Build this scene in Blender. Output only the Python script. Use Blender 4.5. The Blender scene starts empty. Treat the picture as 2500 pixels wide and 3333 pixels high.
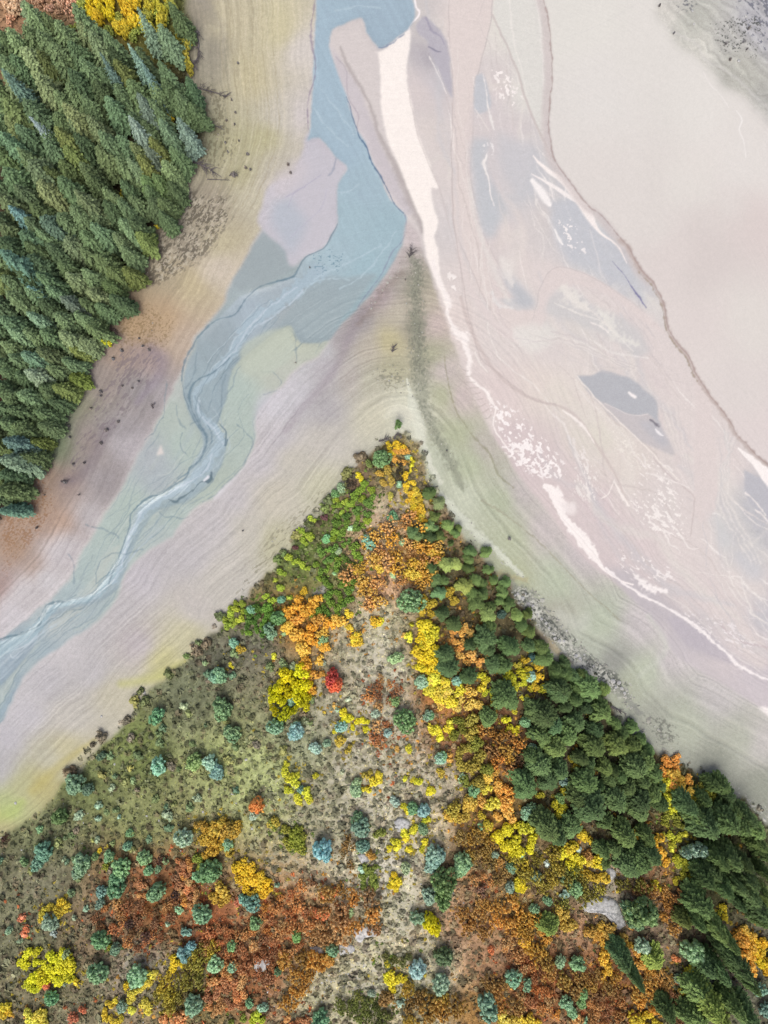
import bpy, math, random
import numpy as np

# ------------------------------------------------------------------ camera, sky, sun
S = 0.05                    # metres on the lake bed per photograph pixel
CX, CY = 1250.0, 1666.5
CAMH = 120.0
scn = bpy.context.scene
cam_d = bpy.data.cameras.new('camera')
cam_d.sensor_fit = 'VERTICAL'
cam_d.angle = 2 * math.atan(CY * S / CAMH)
cam_d.clip_end = 6000
cam = bpy.data.objects.new('camera', cam_d)
cam.location = (0, 0, CAMH)
scn.collection.objects.link(cam)
scn.camera = cam

SUN_EL, SUN_AZ = math.radians(67), math.radians(192)   # soft light from the bottom of the picture
world = bpy.data.worlds.new('World'); scn.world = world
world.use_nodes = True
wn = world.node_tree.nodes; wl = world.node_tree.links
sky = wn.new('ShaderNodeTexSky'); sky.sky_type = 'NISHITA'; sky.sun_disc = False
sky.sun_elevation = SUN_EL; sky.sun_rotation = SUN_AZ
sky.air_density = 0.6; sky.dust_density = 6.0; sky.ozone_density = 0.3
wl.new(sky.outputs[0], wn['Background'].inputs[0])
wn['Background'].inputs[1].default_value = 0.15
sun_d = bpy.data.lights.new('sun', 'SUN'); sun_d.energy = 1.05
sun_d.angle = math.radians(26); sun_d.color = (0.91, 1.0, 0.93)
sun = bpy.data.objects.new('sun', sun_d); scn.collection.objects.link(sun)
# direction from which light comes: azimuth measured clockwise from +Y
sx, sy, sz = math.sin(SUN_AZ) * math.cos(SUN_EL), math.cos(SUN_AZ) * math.cos(SUN_EL), math.sin(SUN_EL)
from mathutils import Vector
sun.rotation_euler = Vector((sx, sy, sz)).to_track_quat('Z', 'Y').to_euler()
scn.view_settings.view_transform = 'Standard'
scn.view_settings.look = 'None'
scn.view_settings.gamma = 1.0
scn.view_settings.exposure = 0.13

# ------------------------------------------------------------------ picture frames used for measuring
FR = {'W': (0, 0, 2500 / 1659), 'A': (0, 0, 1000 / 1659), 'B': (900, 0, 800 / 1659), 'C': (1500, 0, 1000 / 1659),
      'D': (0, 900, 1000 / 1659), 'E': (900, 800, 800 / 1659), 'F': (1500, 900, 1000 / 1659), 'G': (700, 1300, 800 / 1659),
      'H': (1300, 1600, 800 / 1659), 'I': (0, 2100, 800 / 1659), 'J': (700, 2000, 800 / 1659), 'K': (1400, 2100, 800 / 1659),
      'L': (1700, 2533, 800 / 1659), 'M': (0, 2533, 800 / 1659), 'N': (800, 2533, 900 / 1659)}
def fx(f, pts):
    ox, oy, k = FR[f]
    a = np.array(pts, dtype=float)
    a = a.copy(); a[..., 0] = ox + a[..., 0] * k; a[..., 1] = oy + a[..., 1] * k
    return a
def fp(f, x, y):
    ox, oy, k = FR[f]; return ox + x * k, oy + y * k
def lin(c):
    c = np.asarray(c, dtype=float) / 255.0
    return np.where(c <= 0.04045, c / 12.92, ((c + 0.055) / 1.055) ** 2.4)
ALB = 0.75

# ------------------------------------------------------------------ noise helpers
def lattice(seed, n=256):
    return np.random.RandomState(seed).rand(n, n).astype(np.float32)
_lat = {}
def vnoise(X, Y, seed):
    if seed not in _lat: _lat[seed] = lattice(seed)
    L = _lat[seed]
    xi = np.floor(X).astype(np.int32); yi = np.floor(Y).astype(np.int32)
    fxx = (X - xi).astype(np.float32); fyy = (Y - yi).astype(np.float32)
    fxx = fxx * fxx * (3 - 2 * fxx); fyy = fyy * fyy * (3 - 2 * fyy)
    x0 = xi & 255; x1 = (xi + 1) & 255; y0 = yi & 255; y1 = (yi + 1) & 255
    a = L[y0, x0]; b = L[y0, x1]; c = L[y1, x0]; d = L[y1, x1]
    return (a + (b - a) * fxx) * (1 - fyy) + (c + (d - c) * fxx) * fyy
def fbm(X, Y, seed, octv=4, gain=0.5):
    s = 0; a = 1; t = 0
    for o in range(octv):
        s = s + a * vnoise(X * 2 ** o + 17.3 * o, Y * 2 ** o - 9.1 * o, seed + o); t += a; a *= gain
    return s / t            # 0..1, mean .5
def catmull(p, n=6):
    p = np.asarray(p, float)
    q = np.vstack([2 * p[0] - p[1], p, 2 * p[-1] - p[-2]])
    out = []
    t = np.linspace(0, 1, n, endpoint=False)[:, None]
    for i in range(1, len(q) - 2):
        a, b, c, d = q[i - 1], q[i], q[i + 1], q[i + 2]
        out.append(0.5 * (2 * b + (c - a) * t + (2 * a - 5 * b + 4 * c - d) * t ** 2 + (3 * b - a - 3 * c + d) * t ** 3))
    out.append(q[-2][None])
    return np.vstack(out)
def pip(X, Y, poly):
    ins = np.zeros(X.shape, bool)
    n = len(poly)
    for i in range(n):
        x1, y1 = poly[i][:2]; x2, y2 = poly[(i + 1) % n][:2]
        if y1 == y2: continue
        c = ((y1 > Y) != (y2 > Y)) & (X < (x2 - x1) * (Y - y1) / (y2 - y1) + x1)
        ins ^= c
    return ins
def in_poly(x, y, poly):
    return bool(pip(np.array([x]), np.array([y]), poly)[0])
def polydist(X, Y, line):
    d = np.full(X.shape, 1e9)
    for i in range(len(line) - 1):
        ax, ay = line[i]; bx, by = line[i + 1]
        ux, uy = bx - ax, by - ay; l2 = ux * ux + uy * uy + 1e-9
        t = np.clip(((X - ax) * ux + (Y - ay) * uy) / l2, 0, 1)
        d = np.minimum(d, (X - ax - t * ux) ** 2 + (Y - ay - t * uy) ** 2)
    return np.sqrt(d)

# ------------------------------------------------------------------ grid in plan
STEP = 2.5
gu = np.arange(-130, 2631, STEP); gv = np.arange(-130, 3465, STEP)
NU, NV = len(gu), len(gv)
U, V = np.meshgrid(gu, gv)
U = U.astype(np.float32); V = V.astype(np.float32)
def upsample(small, k):
    # small sampled at every k-th cell
    h, w = small.shape
    yi = np.arange(NV) / k; xi = np.arange(NU) / k
    y0 = np.minimum(yi.astype(int), h - 2); x0 = np.minimum(xi.astype(int), w - 2)
    fy = np.clip(yi - y0, 0, 1)[:, None]; fxx = np.clip(xi - x0, 0, 1)[None]
    r0 = small[y0]; r1 = small[y0 + 1]
    a = r0[:, x0] * (1 - fxx) + r0[:, x0 + 1] * fxx
    b = r1[:, x0] * (1 - fxx) + r1[:, x0 + 1] * fxx
    return (a * (1 - fy) + b * fy).astype(np.float32)
def subgrid(k):
    su = np.arange(0, NU + k, k) * STEP + gu[0]; sv = np.arange(0, NV + k, k) * STEP + gv[0]
    return np.meshgrid(su, sv)

# outlines ------------------------------------------------------------
FOREST_EDGE = catmull(fx('W', [(398,-90),(400,0),(412,60),(405,130),(420,200),(440,260),(432,310),(410,350),(400,385),(375,420),(355,460),(330,500),(325,530),(300,570),(280,600),(262,650),(240,690),(222,740),(195,775),(175,820),(140,850),(115,890),(90,930),(70,1000),(40,1050),(20,1090),(0,1125),(-90,1220)]), 4)
FOREST = np.vstack([FOREST_EDGE, [(-400, 1900), (-400, -400)]])
PEN_L = fx('W', [(858,935),(820,965),(780,1000),(750,1040),(720,1080),(700,1110),(650,1150),(610,1210),(570,1250),(510,1300),(485,1330),(485,1350),(440,1395),(400,1430),(330,1490),(300,1530),(260,1580),(210,1620),(150,1680),(100,1740),(50,1780),(0,1810),(-90,1880)])
PEN_R = fx('W', [(1750,1880),(1659,1790),(1640,1765),(1600,1725),(1520,1680),(1450,1640),(1400,1620),(1350,1570),(1310,1520),(1290,1480),(1190,1420),(1150,1330),(1100,1270),(1040,1210),(1000,1160),(960,1100),(925,1020),(910,975),(880,940)])
PEN_L_S = catmull(PEN_L, 4); PEN_R_S = catmull(PEN_R, 4)
PEN_LINE = np.vstack([PEN_R_S, PEN_L_S])
PEN = np.vstack([PEN_LINE, [(-400, 5200), (3000, 5200)]])
SHORE_L = fx('W', [(683,-90),(683,0),(678,100),(676,200),(668,290),(645,370),(600,440),(565,500),(530,560),(495,620),(480,660),(430,720),(410,760),(395,800),(370,850),(350,890),(330,930),(300,980),(260,1060),(235,1100),(180,1190),(150,1250),(100,1300),(60,1335),(0,1385),(-90,1460)])
SHORE_L_S = catmull(SHORE_L, 4)
LEFT = np.vstack([SHORE_L_S, [(-400, 2300), (-400, -400)]])
SP_L = fx('W', [(880,480),(868,530),(842,580),(800,640),(740,700),(690,770),(640,800),(585,860),(555,900),(552,960),(520,1020),(470,1075),(420,1100),(370,1160),(310,1200),(270,1240),(255,1290),(215,1340),(150,1385),(100,1420),(50,1470),(20,1530),(0,1570),(-90,1650)])
SP_R = fx('W', [(1750,1640),(1659,1545),(1560,1478),(1460,1415),(1400,1330),(1330,1262),(1250,1195),(1180,1100),(1110,1010),(1060,930),(1020,850),(990,770),(960,680),(930,590),(900,500),(880,480)])
SPIT = np.vstack([catmull(SP_R, 4), catmull(SP_L, 4), [(-400, 5200), (3000, 5200)]])
LAKE_EDGE = catmull(np.vstack([fx('C', [(440,-150),(450,0),(480,120),(497,400),(485,560),(480,700),(510,860),(600,990),(700,1120),(760,1160),(870,1290),(930,1370),(980,1460),(1050,1540)]), fx('F', [(1105,160),(1120,270),(1180,370),(1235,430),(1280,530),(1350,640),(1450,770),(1510,870),(1600,960),(1659,1010),(1900,1230)])]), 4)
LAKE = np.vstack([LAKE_EDGE, [(3200, 1500), (3200, -400)]])
CORNER = fx('C', [(1060,-200),(1070,80),(1130,200),(1220,290),(1340,370),(1440,460),(1560,560),(1659,640),(1900,800),(1900,-200)])
BLUE = np.vstack([fx('W', [(683,-90),(683,0),(678,100),(676,200),(668,290),(664,305)]), fx('B', [(290,930),(400,1060),(470,1120),(468,1160),(420,1240),(410,1400),(415,1510),(370,1600),(310,1680),(200,1740),(120,1860),(30,1890)]),
    fx('W', [(590,615),(520,640),(470,690),(435,720),(420,760),(400,800),(395,850),(412,900),(430,930),(440,960),(415,1000),(395,1040),(350,1065),(300,1090),(282,1130),(262,1190),(240,1230),(200,1280),(150,1295),(100,1305),(85,1340),(50,1365),(0,1385),(-90,1400),(-90,1560),(0,1480),(40,1440),(70,1400),(110,1330),(200,1305),(255,1270),(280,1200),(310,1140),(345,1100),(400,1085),(445,1050),(480,1000),(490,950),(470,915),(490,860),(500,800),(540,760),(600,715),(630,705),(650,740),(715,735),(740,700),(800,640),(842,580),(868,530),(880,480)]),
    fx('B', [(860,1440),(770,1350),(700,1190),(640,1080),(600,960),(545,880),(470,640),(400,450),(360,320),(375,200),(450,170),(575,115),(610,220),(690,320),(740,310),(800,270),(890,190),(935,110),(930,30),(915,0),(905,-180)])])

# ------------------------------------------------------------------ ground height
def height_small(SU, SV):
    h = np.zeros(SU.shape)
    h += 0.35 * (fbm(SU / 420, SV / 420, 5, 3) - .5)
    inl = pip(SU, SV, LEFT); dl = polydist(SU, SV, SHORE_L_S)
    h += np.where(inl, 2.6 * (1 - np.exp(-(dl / 320) ** 1.2)), 0)
    inf = pip(SU, SV, FOREST); df = polydist(SU, SV, FOREST_EDGE)
    h += np.where(inf, 7.0 * (1 - np.exp(-df / 420)), 0)
    ins = pip(SU, SV, SPIT); ds = polydist(SU, SV, SPIT[:-2])
    h += np.where(ins, 2.6 * (1 - np.exp(-(ds / 260) ** 1.3)), 0)
    inp = pip(SU, SV, PEN); dp = polydist(SU, SV, PEN_LINE)
    h += np.where(inp, 9.0 * (1 - np.exp(-(dp / 420) ** 1.2)) + 0.9 * (fbm(SU / 160, SV / 160, 9, 3) - .5) * np.clip(dp / 60, 0, 1), 0)
    inc = pip(SU, SV, CORNER); dc = polydist(SU, SV, CORNER)
    h += np.where(inc, 3.0 * (1 - np.exp(-(dc / 250) ** 1.3)), 0)
    bl = pip(SU, SV, BLUE)
    h -= np.where(bl, 0.25, 0)
    return h
su8, sv8 = subgrid(4)
hs = height_small(su8, sv8)
Hs = hs.copy()
for _ in range(3):
    p = np.pad(Hs, 1, mode='edge')
    Hs = (p[:-2, 1:-1] + p[2:, 1:-1] + p[1:-1, :-2] + p[1:-1, 2:] + 2 * Hs) / 6
HG = upsample(Hs, 4)
def ground_px(u, v):
    i = min(max((v - gv[0]) / STEP, 0), NV - 1.001); j = min(max((u - gu[0]) / STEP, 0), NU - 1.001)
    return float(HG[int(i), int(j)])
def at(u, v, dz=0.0):
    """world point seen at picture point (u, v) that stands dz above the ground under it"""
    g = ground_px(u, v)
    x = y = 0
    for _ in range(5):
        k = S * (CAMH - g - dz) / CAMH
        x, y = (u - CX) * k, -(v - CY) * k
        kk = S * (CAMH - g) / CAMH
        g = ground_px(CX + x / kk, CY - y / kk)
    return x, y, g

# ------------------------------------------------------------------ ground colours
def idw(f, pts, k=8, power=3.2, warp=30, seed=40):
    SU, SV = subgrid(k)
    WU = SU + warp * 2 * (fbm(SU / 150, SV / 150, seed, 3) - .5); WV = SV + warp * 2 * (fbm(SU / 150, SV / 150, seed + 9, 3) - .5)
    P = np.array(pts, float); xy = fx(f, P[:, :2])
    num = [np.zeros(SU.shape) for _ in range(3)]; den = np.zeros(SU.shape)
    C = lin(P[:, 2:5])
    for i in range(len(P)):
        w = 1.0 / (((WU - xy[i, 0]) ** 2 + (WV - xy[i, 1]) ** 2) + 600.0) ** (power / 2)
        den += w
        for c in range(3): num[c] += w * C[i, c]
    return np.stack([upsample(num[c] / den, k) for c in range(3)], -1)
def blur(m, r):
    r = int(max(1, round(r / STEP)))
    for _ in range(2):
        for ax in (0, 1):
            p = np.pad(m, [(r + 1, r) if a == ax else (0, 0) for a in (0, 1)], mode='edge')
            c = np.cumsum(p, axis=ax, dtype=np.float64)
            n = m.shape[ax]
            hi = np.take(c, np.arange(2 * r + 1, 2 * r + 1 + n), axis=ax); lo = np.take(c, np.arange(0, n), axis=ax)
            m = ((hi - lo) / (2 * r + 1)).astype(np.float32)
    return m
w1 = (fbm(U / 38, V / 38, 71, 3) - .5) * 2; w2 = (fbm(U / 38, V / 38, 81, 3) - .5) * 2
def box(x0, x1, y0, y1):
    i0 = int(max(0, (y0 - gv[0]) // STEP)); i1 = int(min(NV, (y1 - gv[0]) // STEP + 2))
    j0 = int(max(0, (x0 - gu[0]) // STEP)); j1 = int(min(NU, (x1 - gu[0]) // STEP + 2))
    return i0, max(i0, i1), j0, max(j0, j1)
def mask_poly(poly, wob=5, feather=0):
    poly = np.asarray(poly); pad = wob * 2 + feather * 3 + 6
    i0, i1, j0, j1 = box(poly[:, 0].min() - pad, poly[:, 0].max() + pad, poly[:, 1].min() - pad, poly[:, 1].max() + pad)
    if i1 <= i0 or j1 <= j0: return None, None
    X = U[i0:i1, j0:j1] + wob * w1[i0:i1, j0:j1]; Y = V[i0:i1, j0:j1] + wob * w2[i0:i1, j0:j1]
    m = pip(X, Y, poly).astype(np.float32)
    if feather: m = blur(m, feather)
    return m, (i0, i1, j0, j1)
def fill(f, pts, col, alpha=1.0, wob=5, feather=3, smooth=3):
    p = fx(f, pts) if f else np.asarray(pts)
    if smooth: p = catmull(np.vstack([p, p[:1]]), smooth)[:-1]
    m, b = mask_poly(p, wob, feather)
    if m is None: return
    i0, i1, j0, j1 = b; m = (m * alpha)[..., None]
    c = col[i0:i1, j0:j1] if isinstance(col, np.ndarray) and col.ndim == 3 else lin(col)
    COL[i0:i1, j0:j1] = COL[i0:i1, j0:j1] * (1 - m) + c * m
def stroke(f, pts, col, w=4, alpha=1.0, soft=0.5, wob=4, ragged=0.0, seed=3, smooth=5):
    """pts may carry a third value, the width at that point (in the frame's own pixels)"""
    P = np.array([q if len(q) > 2 else (q[0], q[1], w / FR[f][2]) for q in pts], float)
    P = fx(f, P) * np.array([1, 1, 1]); P[:, 2] *= FR[f][2]
    P = catmull(P, smooth) if len(P) > 2 else P
    wmax = P[:, 2].max(); pad = wmax * (1 + soft) + wob * 2 + 4
    i0, i1, j0, j1 = box(P[:, 0].min() - pad, P[:, 0].max() + pad, P[:, 1].min() - pad, P[:, 1].max() + pad)
    if i1 <= i0 or j1 <= j0: return
    A = np.zeros((i1 - i0, j1 - j0), np.float32)
    for k in range(len(P) - 1):
        ax, ay, aw = P[k]; bx, by, bw = P[k + 1]
        pd = max(aw, bw) * (1 + soft) + wob * 2 + 4
        a0, a1, c0, c1 = box(min(ax, bx) - pd, max(ax, bx) + pd, min(ay, by) - pd, max(ay, by) + pd)
        a0 = max(a0, i0); a1 = min(a1, i1); c0 = max(c0, j0); c1 = min(c1, j1)
        if a1 <= a0 or c1 <= c0: continue
        X = U[a0:a1, c0:c1] + wob * w2[a0:a1, c0:c1]; Y = V[a0:a1, c0:c1] + wob * w1[a0:a1, c0:c1]
        ux, uy = bx - ax, by - ay; l2 = ux * ux + uy * uy + 1e-9
        t = np.clip(((X - ax) * ux + (Y - ay) * uy) / l2, 0, 1)
        d = np.sqrt((X - ax - t * ux) ** 2 + (Y - ay - t * uy) ** 2)
        hw = np.maximum((aw + (bw - aw) * t) / 2, 0.8)
        if ragged: hw = hw * (1 + ragged * (vnoise(X / 9, Y / 9, seed) * 2 - 1) * 1.3)
        a = np.clip((hw * (1 + soft) + 1.2 - d) / (hw * 2 * soft + 2.4), 0, 1)
        sub = A[a0 - i0:a1 - i0, c0 - j0:c1 - j0]
        np.maximum(sub, a, out=sub)
    A = (A * A * (3 - 2 * A) * alpha)[..., None]
    COL[i0:i1, j0:j1] = COL[i0:i1, j0:j1] * (1 - A) + lin(col) * A
def flecks(f, pts, col, scale=7, thr=0.66, ang=0.8, stretch=1.8, seed=200, alpha=1.0, feather=14):
    p = fx(f, pts); m, b = mask_poly(p, 8, feather)
    i0, i1, j0, j1 = b
    X = U[i0:i1, j0:j1]; Y = V[i0:i1, j0:j1]
    ca, sa = math.cos(ang), math.sin(ang)
    P = (X * ca + Y * sa) / (scale * stretch); Q = (-X * sa + Y * ca) / scale
    n = fbm(P, Q, seed, 2) * .75 + .25 * fbm(X / 70, Y / 70, seed + 5, 2)
    a = np.clip((n * (0.6 + .4 * m) - thr) / 0.03, 0, 1) * m * alpha
    COL[i0:i1, j0:j1] = COL[i0:i1, j0:j1] * (1 - a[..., None]) + lin(col) * a[..., None]

MF = [(930,60,205,200,198),(940,110,180,176,182),(960,180,200,196,200),(920,200,215,206,204),(1000,60,222,212,208),(1010,200,220,210,207),(1100,60,225,222,214),(1130,200,222,220,214),(1080,200,216,206,204),(1060,270,212,202,201),(1045,230,200,202,206),(940,300,218,210,206),(960,380,216,208,205),(1000,400,221,212,208),(1040,400,196,198,203),(1100,300,214,206,205),(1130,350,200,200,204),(1060,450,195,198,202),(1150,400,200,200,203),(1100,500,218,208,205),(1180,480,212,206,204),(1230,470,200,201,205),(1280,560,200,201,205),(1330,600,198,199,204),(1150,580,219,210,207),(1050,600,222,212,208),(1100,640,205,205,206),(1200,600,221,212,208),(1200,680,214,209,206),(1300,680,216,212,207),(1100,720,221,213,209),(1000,700,224,213,208),(1180,760,219,211,208),(1350,760,220,211,208),(1080,850,221,208,205),(1100,930,214,200,200),(1150,1000,213,199,199),(1200,860,224,217,208),(1150,850,224,214,207),(1280,950,222,217,206),(1220,1050,216,203,202),(1300,1100,215,202,202),(1350,1000,222,213,206),(1400,1200,217,205,204),(1300,1200,214,202,202),(1480,900,220,211,208),(1450,1050,218,210,207),(1480,1200,222,212,209),(1560,1000,222,213,210),(1560,1200,214,210,208),(1540,1130,218,214,210),(1630,1080,190,190,195),(1640,1150,192,192,196),(1600,1250,222,214,210),(1400,1320,195,188,192),(1520,1300,218,208,206),(1500,1380,198,192,196),(1600,1380,215,206,206),(1650,1330,200,198,202),(1640,1450,205,198,202),(1620,1400,215,206,206)]
LK = [(1300,200,225,222,217),(1400,100,226,223,217),(1250,50,226,224,217),(1500,200,227,224,218),(1300,400,223,218,213),(1500,400,226,222,216),(1620,350,226,222,217),(1450,550,220,212,208),(1550,550,216,208,204),(1640,480,220,210,206),(1400,450,222,217,212),(1500,700,221,213,209),(1620,700,224,219,213),(1600,850,221,214,210),(1640,950,222,213,210)]
CR = [(1440,20,185,183,178),(1500,50,165,166,160),(1560,80,160,160,158),(1640,60,162,162,168),(1600,160,160,160,154),(1640,220,155,155,152),(1500,110,185,184,178)]
LB = [(420,30,165,158,142),(450,120,165,160,145),(440,300,150,150,125),(500,50,200,192,165),(540,150,200,192,160),(600,60,205,198,165),(500,300,180,176,145),(560,300,188,184,150),(610,250,203,198,185),(650,100,212,206,200),(655,250,208,202,200),(600,370,190,185,170),(530,380,180,176,145),(460,440,158,150,135),(400,520,158,150,135),(480,520,190,182,155),(560,430,195,190,170),(620,400,205,198,195),(340,600,170,160,138),(420,620,192,180,150),(480,580,205,195,180),(300,700,185,160,130),(350,700,190,168,140),(260,760,170,152,140),(390,730,190,175,160),(320,770,165,150,148),(230,830,160,150,145),(300,850,155,145,152),(340,850,172,160,170),(180,880,150,148,130),(140,960,130,140,115),(200,960,158,148,145),(260,930,160,150,160),(280,960,185,175,188),(100,1020,160,140,125),(150,1040,160,145,140),(230,1040,165,152,160),(60,1100,175,150,130),(120,1130,178,155,140),(200,1120,192,182,190),(30,1180,170,145,125),(80,1230,172,155,145),(140,1200,200,190,200),(0,1280,165,145,140),(60,1290,200,192,200),(30,1340,205,198,210),(110,1260,205,200,210)]
WZ = [(600,460,175,182,190),(560,560,160,170,172),(600,600,158,172,175),(520,640,165,178,182),(470,700,155,170,175),(440,780,165,178,180),(400,820,185,192,188),(560,760,192,198,180),(600,740,195,200,178),(610,800,190,195,185),(520,850,180,195,188),(540,920,178,192,185),(370,900,180,192,185),(400,970,180,195,188),(330,980,178,185,190),(300,1080,180,195,188),(340,1020,175,185,190),(480,1050,180,192,182),(400,1130,180,195,190),(250,1150,180,195,190),(350,1170,180,192,192),(200,1240,175,190,188),(150,1280,170,185,188),(100,1380,165,182,190),(40,1400,155,172,182),(20,1460,150,170,182),(0,1500,158,176,186),(60,1440,175,188,190),(120,1360,190,198,198)]
BL = [(720,30,165,190,205),(830,50,162,185,200),(700,200,165,190,205),(740,330,165,190,205),(790,400,165,190,202),(760,480,165,192,202),(830,500,160,188,198),(780,580,160,190,200),(700,640,155,172,178),(680,700,160,178,182),(640,680,160,172,175),(760,650,160,185,190),(720,560,170,195,205),(600,620,165,180,188),(560,670,168,185,196),(460,720,152,168,175),(440,760,150,168,175),(430,820,155,175,182),(480,830,150,170,178),(420,900,150,170,178),(430,1030,160,180,186),(310,1100,158,178,182),(270,1200,158,178,184),(180,1290,160,178,184),(60,1370,155,172,182),(0,1440,150,170,182)]
SPC = [(880,510,205,195,195),(850,580,195,185,185),(820,640,180,168,170),(770,700,172,160,165),(740,740,178,165,172),(700,800,190,182,195),(640,850,200,198,212),(590,860,205,202,218),(640,780,195,198,208),(690,760,190,195,205),(870,600,170,165,155),(860,680,195,188,172),(800,760,192,185,172),(840,740,200,192,155),(760,820,192,186,180),(700,880,185,178,185),(850,800,185,182,155),(800,830,190,188,170),(880,860,215,215,195),(800,900,208,205,185),(700,950,200,196,188),(880,900,225,225,208),(600,950,195,188,200),(560,1000,200,192,202),(640,1000,200,196,185),(600,1080,205,200,185),(500,1080,200,192,200),(540,1150,200,196,185),(700,1060,200,198,175),(600,1170,195,192,165),(450,1130,200,192,198),(400,1200,195,188,195),(300,1250,198,190,205),(320,1180,195,188,200),(480,1250,200,196,188),(420,1320,200,195,190),(260,1300,195,188,195),(200,1360,198,192,198),(150,1400,205,198,205),(300,1400,195,188,190),(400,1380,200,196,165),(350,1430,200,196,150),(200,1450,198,192,198),(100,1470,195,190,200),(250,1500,200,195,175),(60,1550,200,195,208),(150,1560,200,196,188),(20,1600,195,190,205),(100,1640,195,192,172),(150,1620,198,192,160),(60,1700,190,190,150),(20,1740,185,195,140),(90,1700,190,182,130),(0,1650,190,188,190),(0,1780,190,185,140),
 (905,620,165,162,145),(890,700,150,148,132),(920,650,190,182,165),(940,700,205,190,185),(930,760,180,180,155),(960,800,205,195,190),(950,850,185,188,160),(990,850,208,195,192),(980,930,185,190,162),(1010,1000,188,195,168),(1050,960,195,190,180),(940,1000,200,205,185),(1000,1080,205,210,190),(1080,1080,188,195,170),(1100,1160,190,196,170),(1130,1060,205,198,195),(1180,1140,208,200,198),(1200,1250,192,200,178),(1100,1250,185,190,160),(1250,1200,208,200,200),(1300,1350,192,200,180),(1200,1330,185,185,170),(1280,1400,190,195,180),(1400,1450,195,202,182),(1380,1350,210,204,204),(1450,1430,212,206,206),(1350,1480,185,190,170),(1480,1560,190,195,178),(1600,1600,192,195,180),(1550,1500,208,204,202),(1640,1600,208,204,200),(1420,1560,175,178,165),(1550,1640,165,168,155),(1640,1700,165,168,155),(1330,1430,160,162,155)]
PVC = [(200,1700,95,98,65),(300,1620,100,105,65),(400,1500,95,95,75),(450,1420,85,82,70),(550,1400,95,90,78),(560,1650,142,143,100),(500,1650,134,136,92),(560,1700,146,147,104),(300,1760,110,110,75),(100,1800,95,95,70),(100,1900,100,98,80),(50,2000,95,95,75),(200,2000,110,95,75),(300,1900,120,85,60),(350,1960,115,80,50),(300,2100,130,120,105),(450,2000,120,75,50),(150,2150,105,100,80),(420,2150,100,90,60),(600,1980,135,100,70),(680,2000,150,120,85),(550,2100,110,75,50),(700,2150,155,150,125),(800,2100,160,155,130),(850,1950,165,160,135),(830,1830,185,180,155),(840,1880,200,195,180),(900,1800,170,162,140),(780,1750,150,145,125),(720,1700,135,132,110),(650,1600,130,128,105),(700,1530,135,128,112),(800,1600,150,145,125),(800,1400,165,160,140),(850,1450,170,165,145),(850,1530,160,150,130),(820,1350,165,160,135),(830,1260,190,155,125),(830,1150,185,165,140),(800,1200,180,150,120),(880,1180,170,130,80),(860,1100,150,140,120),(830,1000,120,110,75),(780,1030,100,85,70),(700,1130,90,88,60),(650,1200,80,90,50),(720,1250,95,95,60),(640,1350,140,100,50),(950,1250,80,75,55),(1000,1350,80,70,50),(950,1400,130,100,60),(1050,1450,70,60,45),(950,1500,140,95,55),(1000,1600,120,85,60),(1080,1580,100,70,50),(1100,1400,80,75,55),(1200,1550,55,55,42),(1300,1650,55,55,42),(1350,1750,60,58,42),(1150,1750,80,70,45),(950,1700,160,150,130),(1050,1750,120,90,50),(1020,1880,140,110,80),(1000,2000,150,120,95),(1050,2080,140,110,85),(950,2080,165,158,135),(1100,1950,130,105,70),(1200,1900,110,95,70),(1300,1920,150,140,125),(1250,2000,145,115,90),(1300,2100,125,85,55),(1150,2100,120,75,45),(1400,1900,125,95,70),(1400,1780,90,75,50),(1450,2000,110,95,80),(1500,1750,60,65,40),(1550,1900,60,62,42),(1620,1850,60,62,42),(1550,2100,90,85,75),(1500,2150,60,65,45),(1640,2100,80,80,70),(900,2150,160,155,125),(1030,2180,130,100,60)]
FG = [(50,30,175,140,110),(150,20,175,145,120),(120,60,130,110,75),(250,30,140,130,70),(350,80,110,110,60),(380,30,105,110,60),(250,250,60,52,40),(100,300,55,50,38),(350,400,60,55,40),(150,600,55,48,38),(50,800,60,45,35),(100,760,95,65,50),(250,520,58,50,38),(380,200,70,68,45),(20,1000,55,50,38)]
def calm(L, k=.6):
    out = []
    for x, y, r_, g_, b_ in L:
        if b_ >= g_ + 3 and r_ > 150:
            m = (r_ + g_ + b_) / 3; out.append((x, y, r_ + (m + 1 - r_) * k, g_ + (m - g_) * k, b_ + (m - 2 - b_) * k))
        else: out.append((x, y, r_, g_, b_))
    return out
SPC = calm(SPC); LB = calm(LB)
BL = [(x, y, r_ * .86 + 25, g_ * .86 + 25.5, b_ * .86 + 26.5) for x, y, r_, g_, b_ in BL]
CR = [(x, y, r_ + 22, g_ + 22, b_ + 20) for x, y, r_, g_, b_ in CR]
def lift(c): m = max(c); return tuple(min(235, q * (1.12 if m > 145 else 1.10) * (1 + .42 * max(0, (175 - m)) / 175)) for q in c)
PVC = [(x, y, *lift((r_ * (.97 if x < 720 and y < 1850 else 1), g_ * (1.005 if x < 720 and y < 1850 else 1), b_))) for x, y, r_, g_, b_ in PVC]
COL = idw('W', MF, warp=45, seed=40)

# mud flat: faint braided streaks running down the valley
flow = fbm(U / 150 + V / 420, V / 520 - U / 700, 60, 3)
st = fbm((U * .93 - V * .30) / 9 + 14 * flow, (V * .93 + U * .30) / 170 + 3 * flow, 61, 3)
COL *= (1 + 0.05 * (st - .5) * 2)[..., None]
pale = np.clip((fbm((U * .8 - V * .45) / 60 + 6 * flow, (V * .8 + U * .45) / 240, 65, 4) - .56) * 5, 0, 1)
COL = COL * (1 - .35 * pale[..., None]) + lin((228, 224, 216)) * .35 * pale[..., None]
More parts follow.
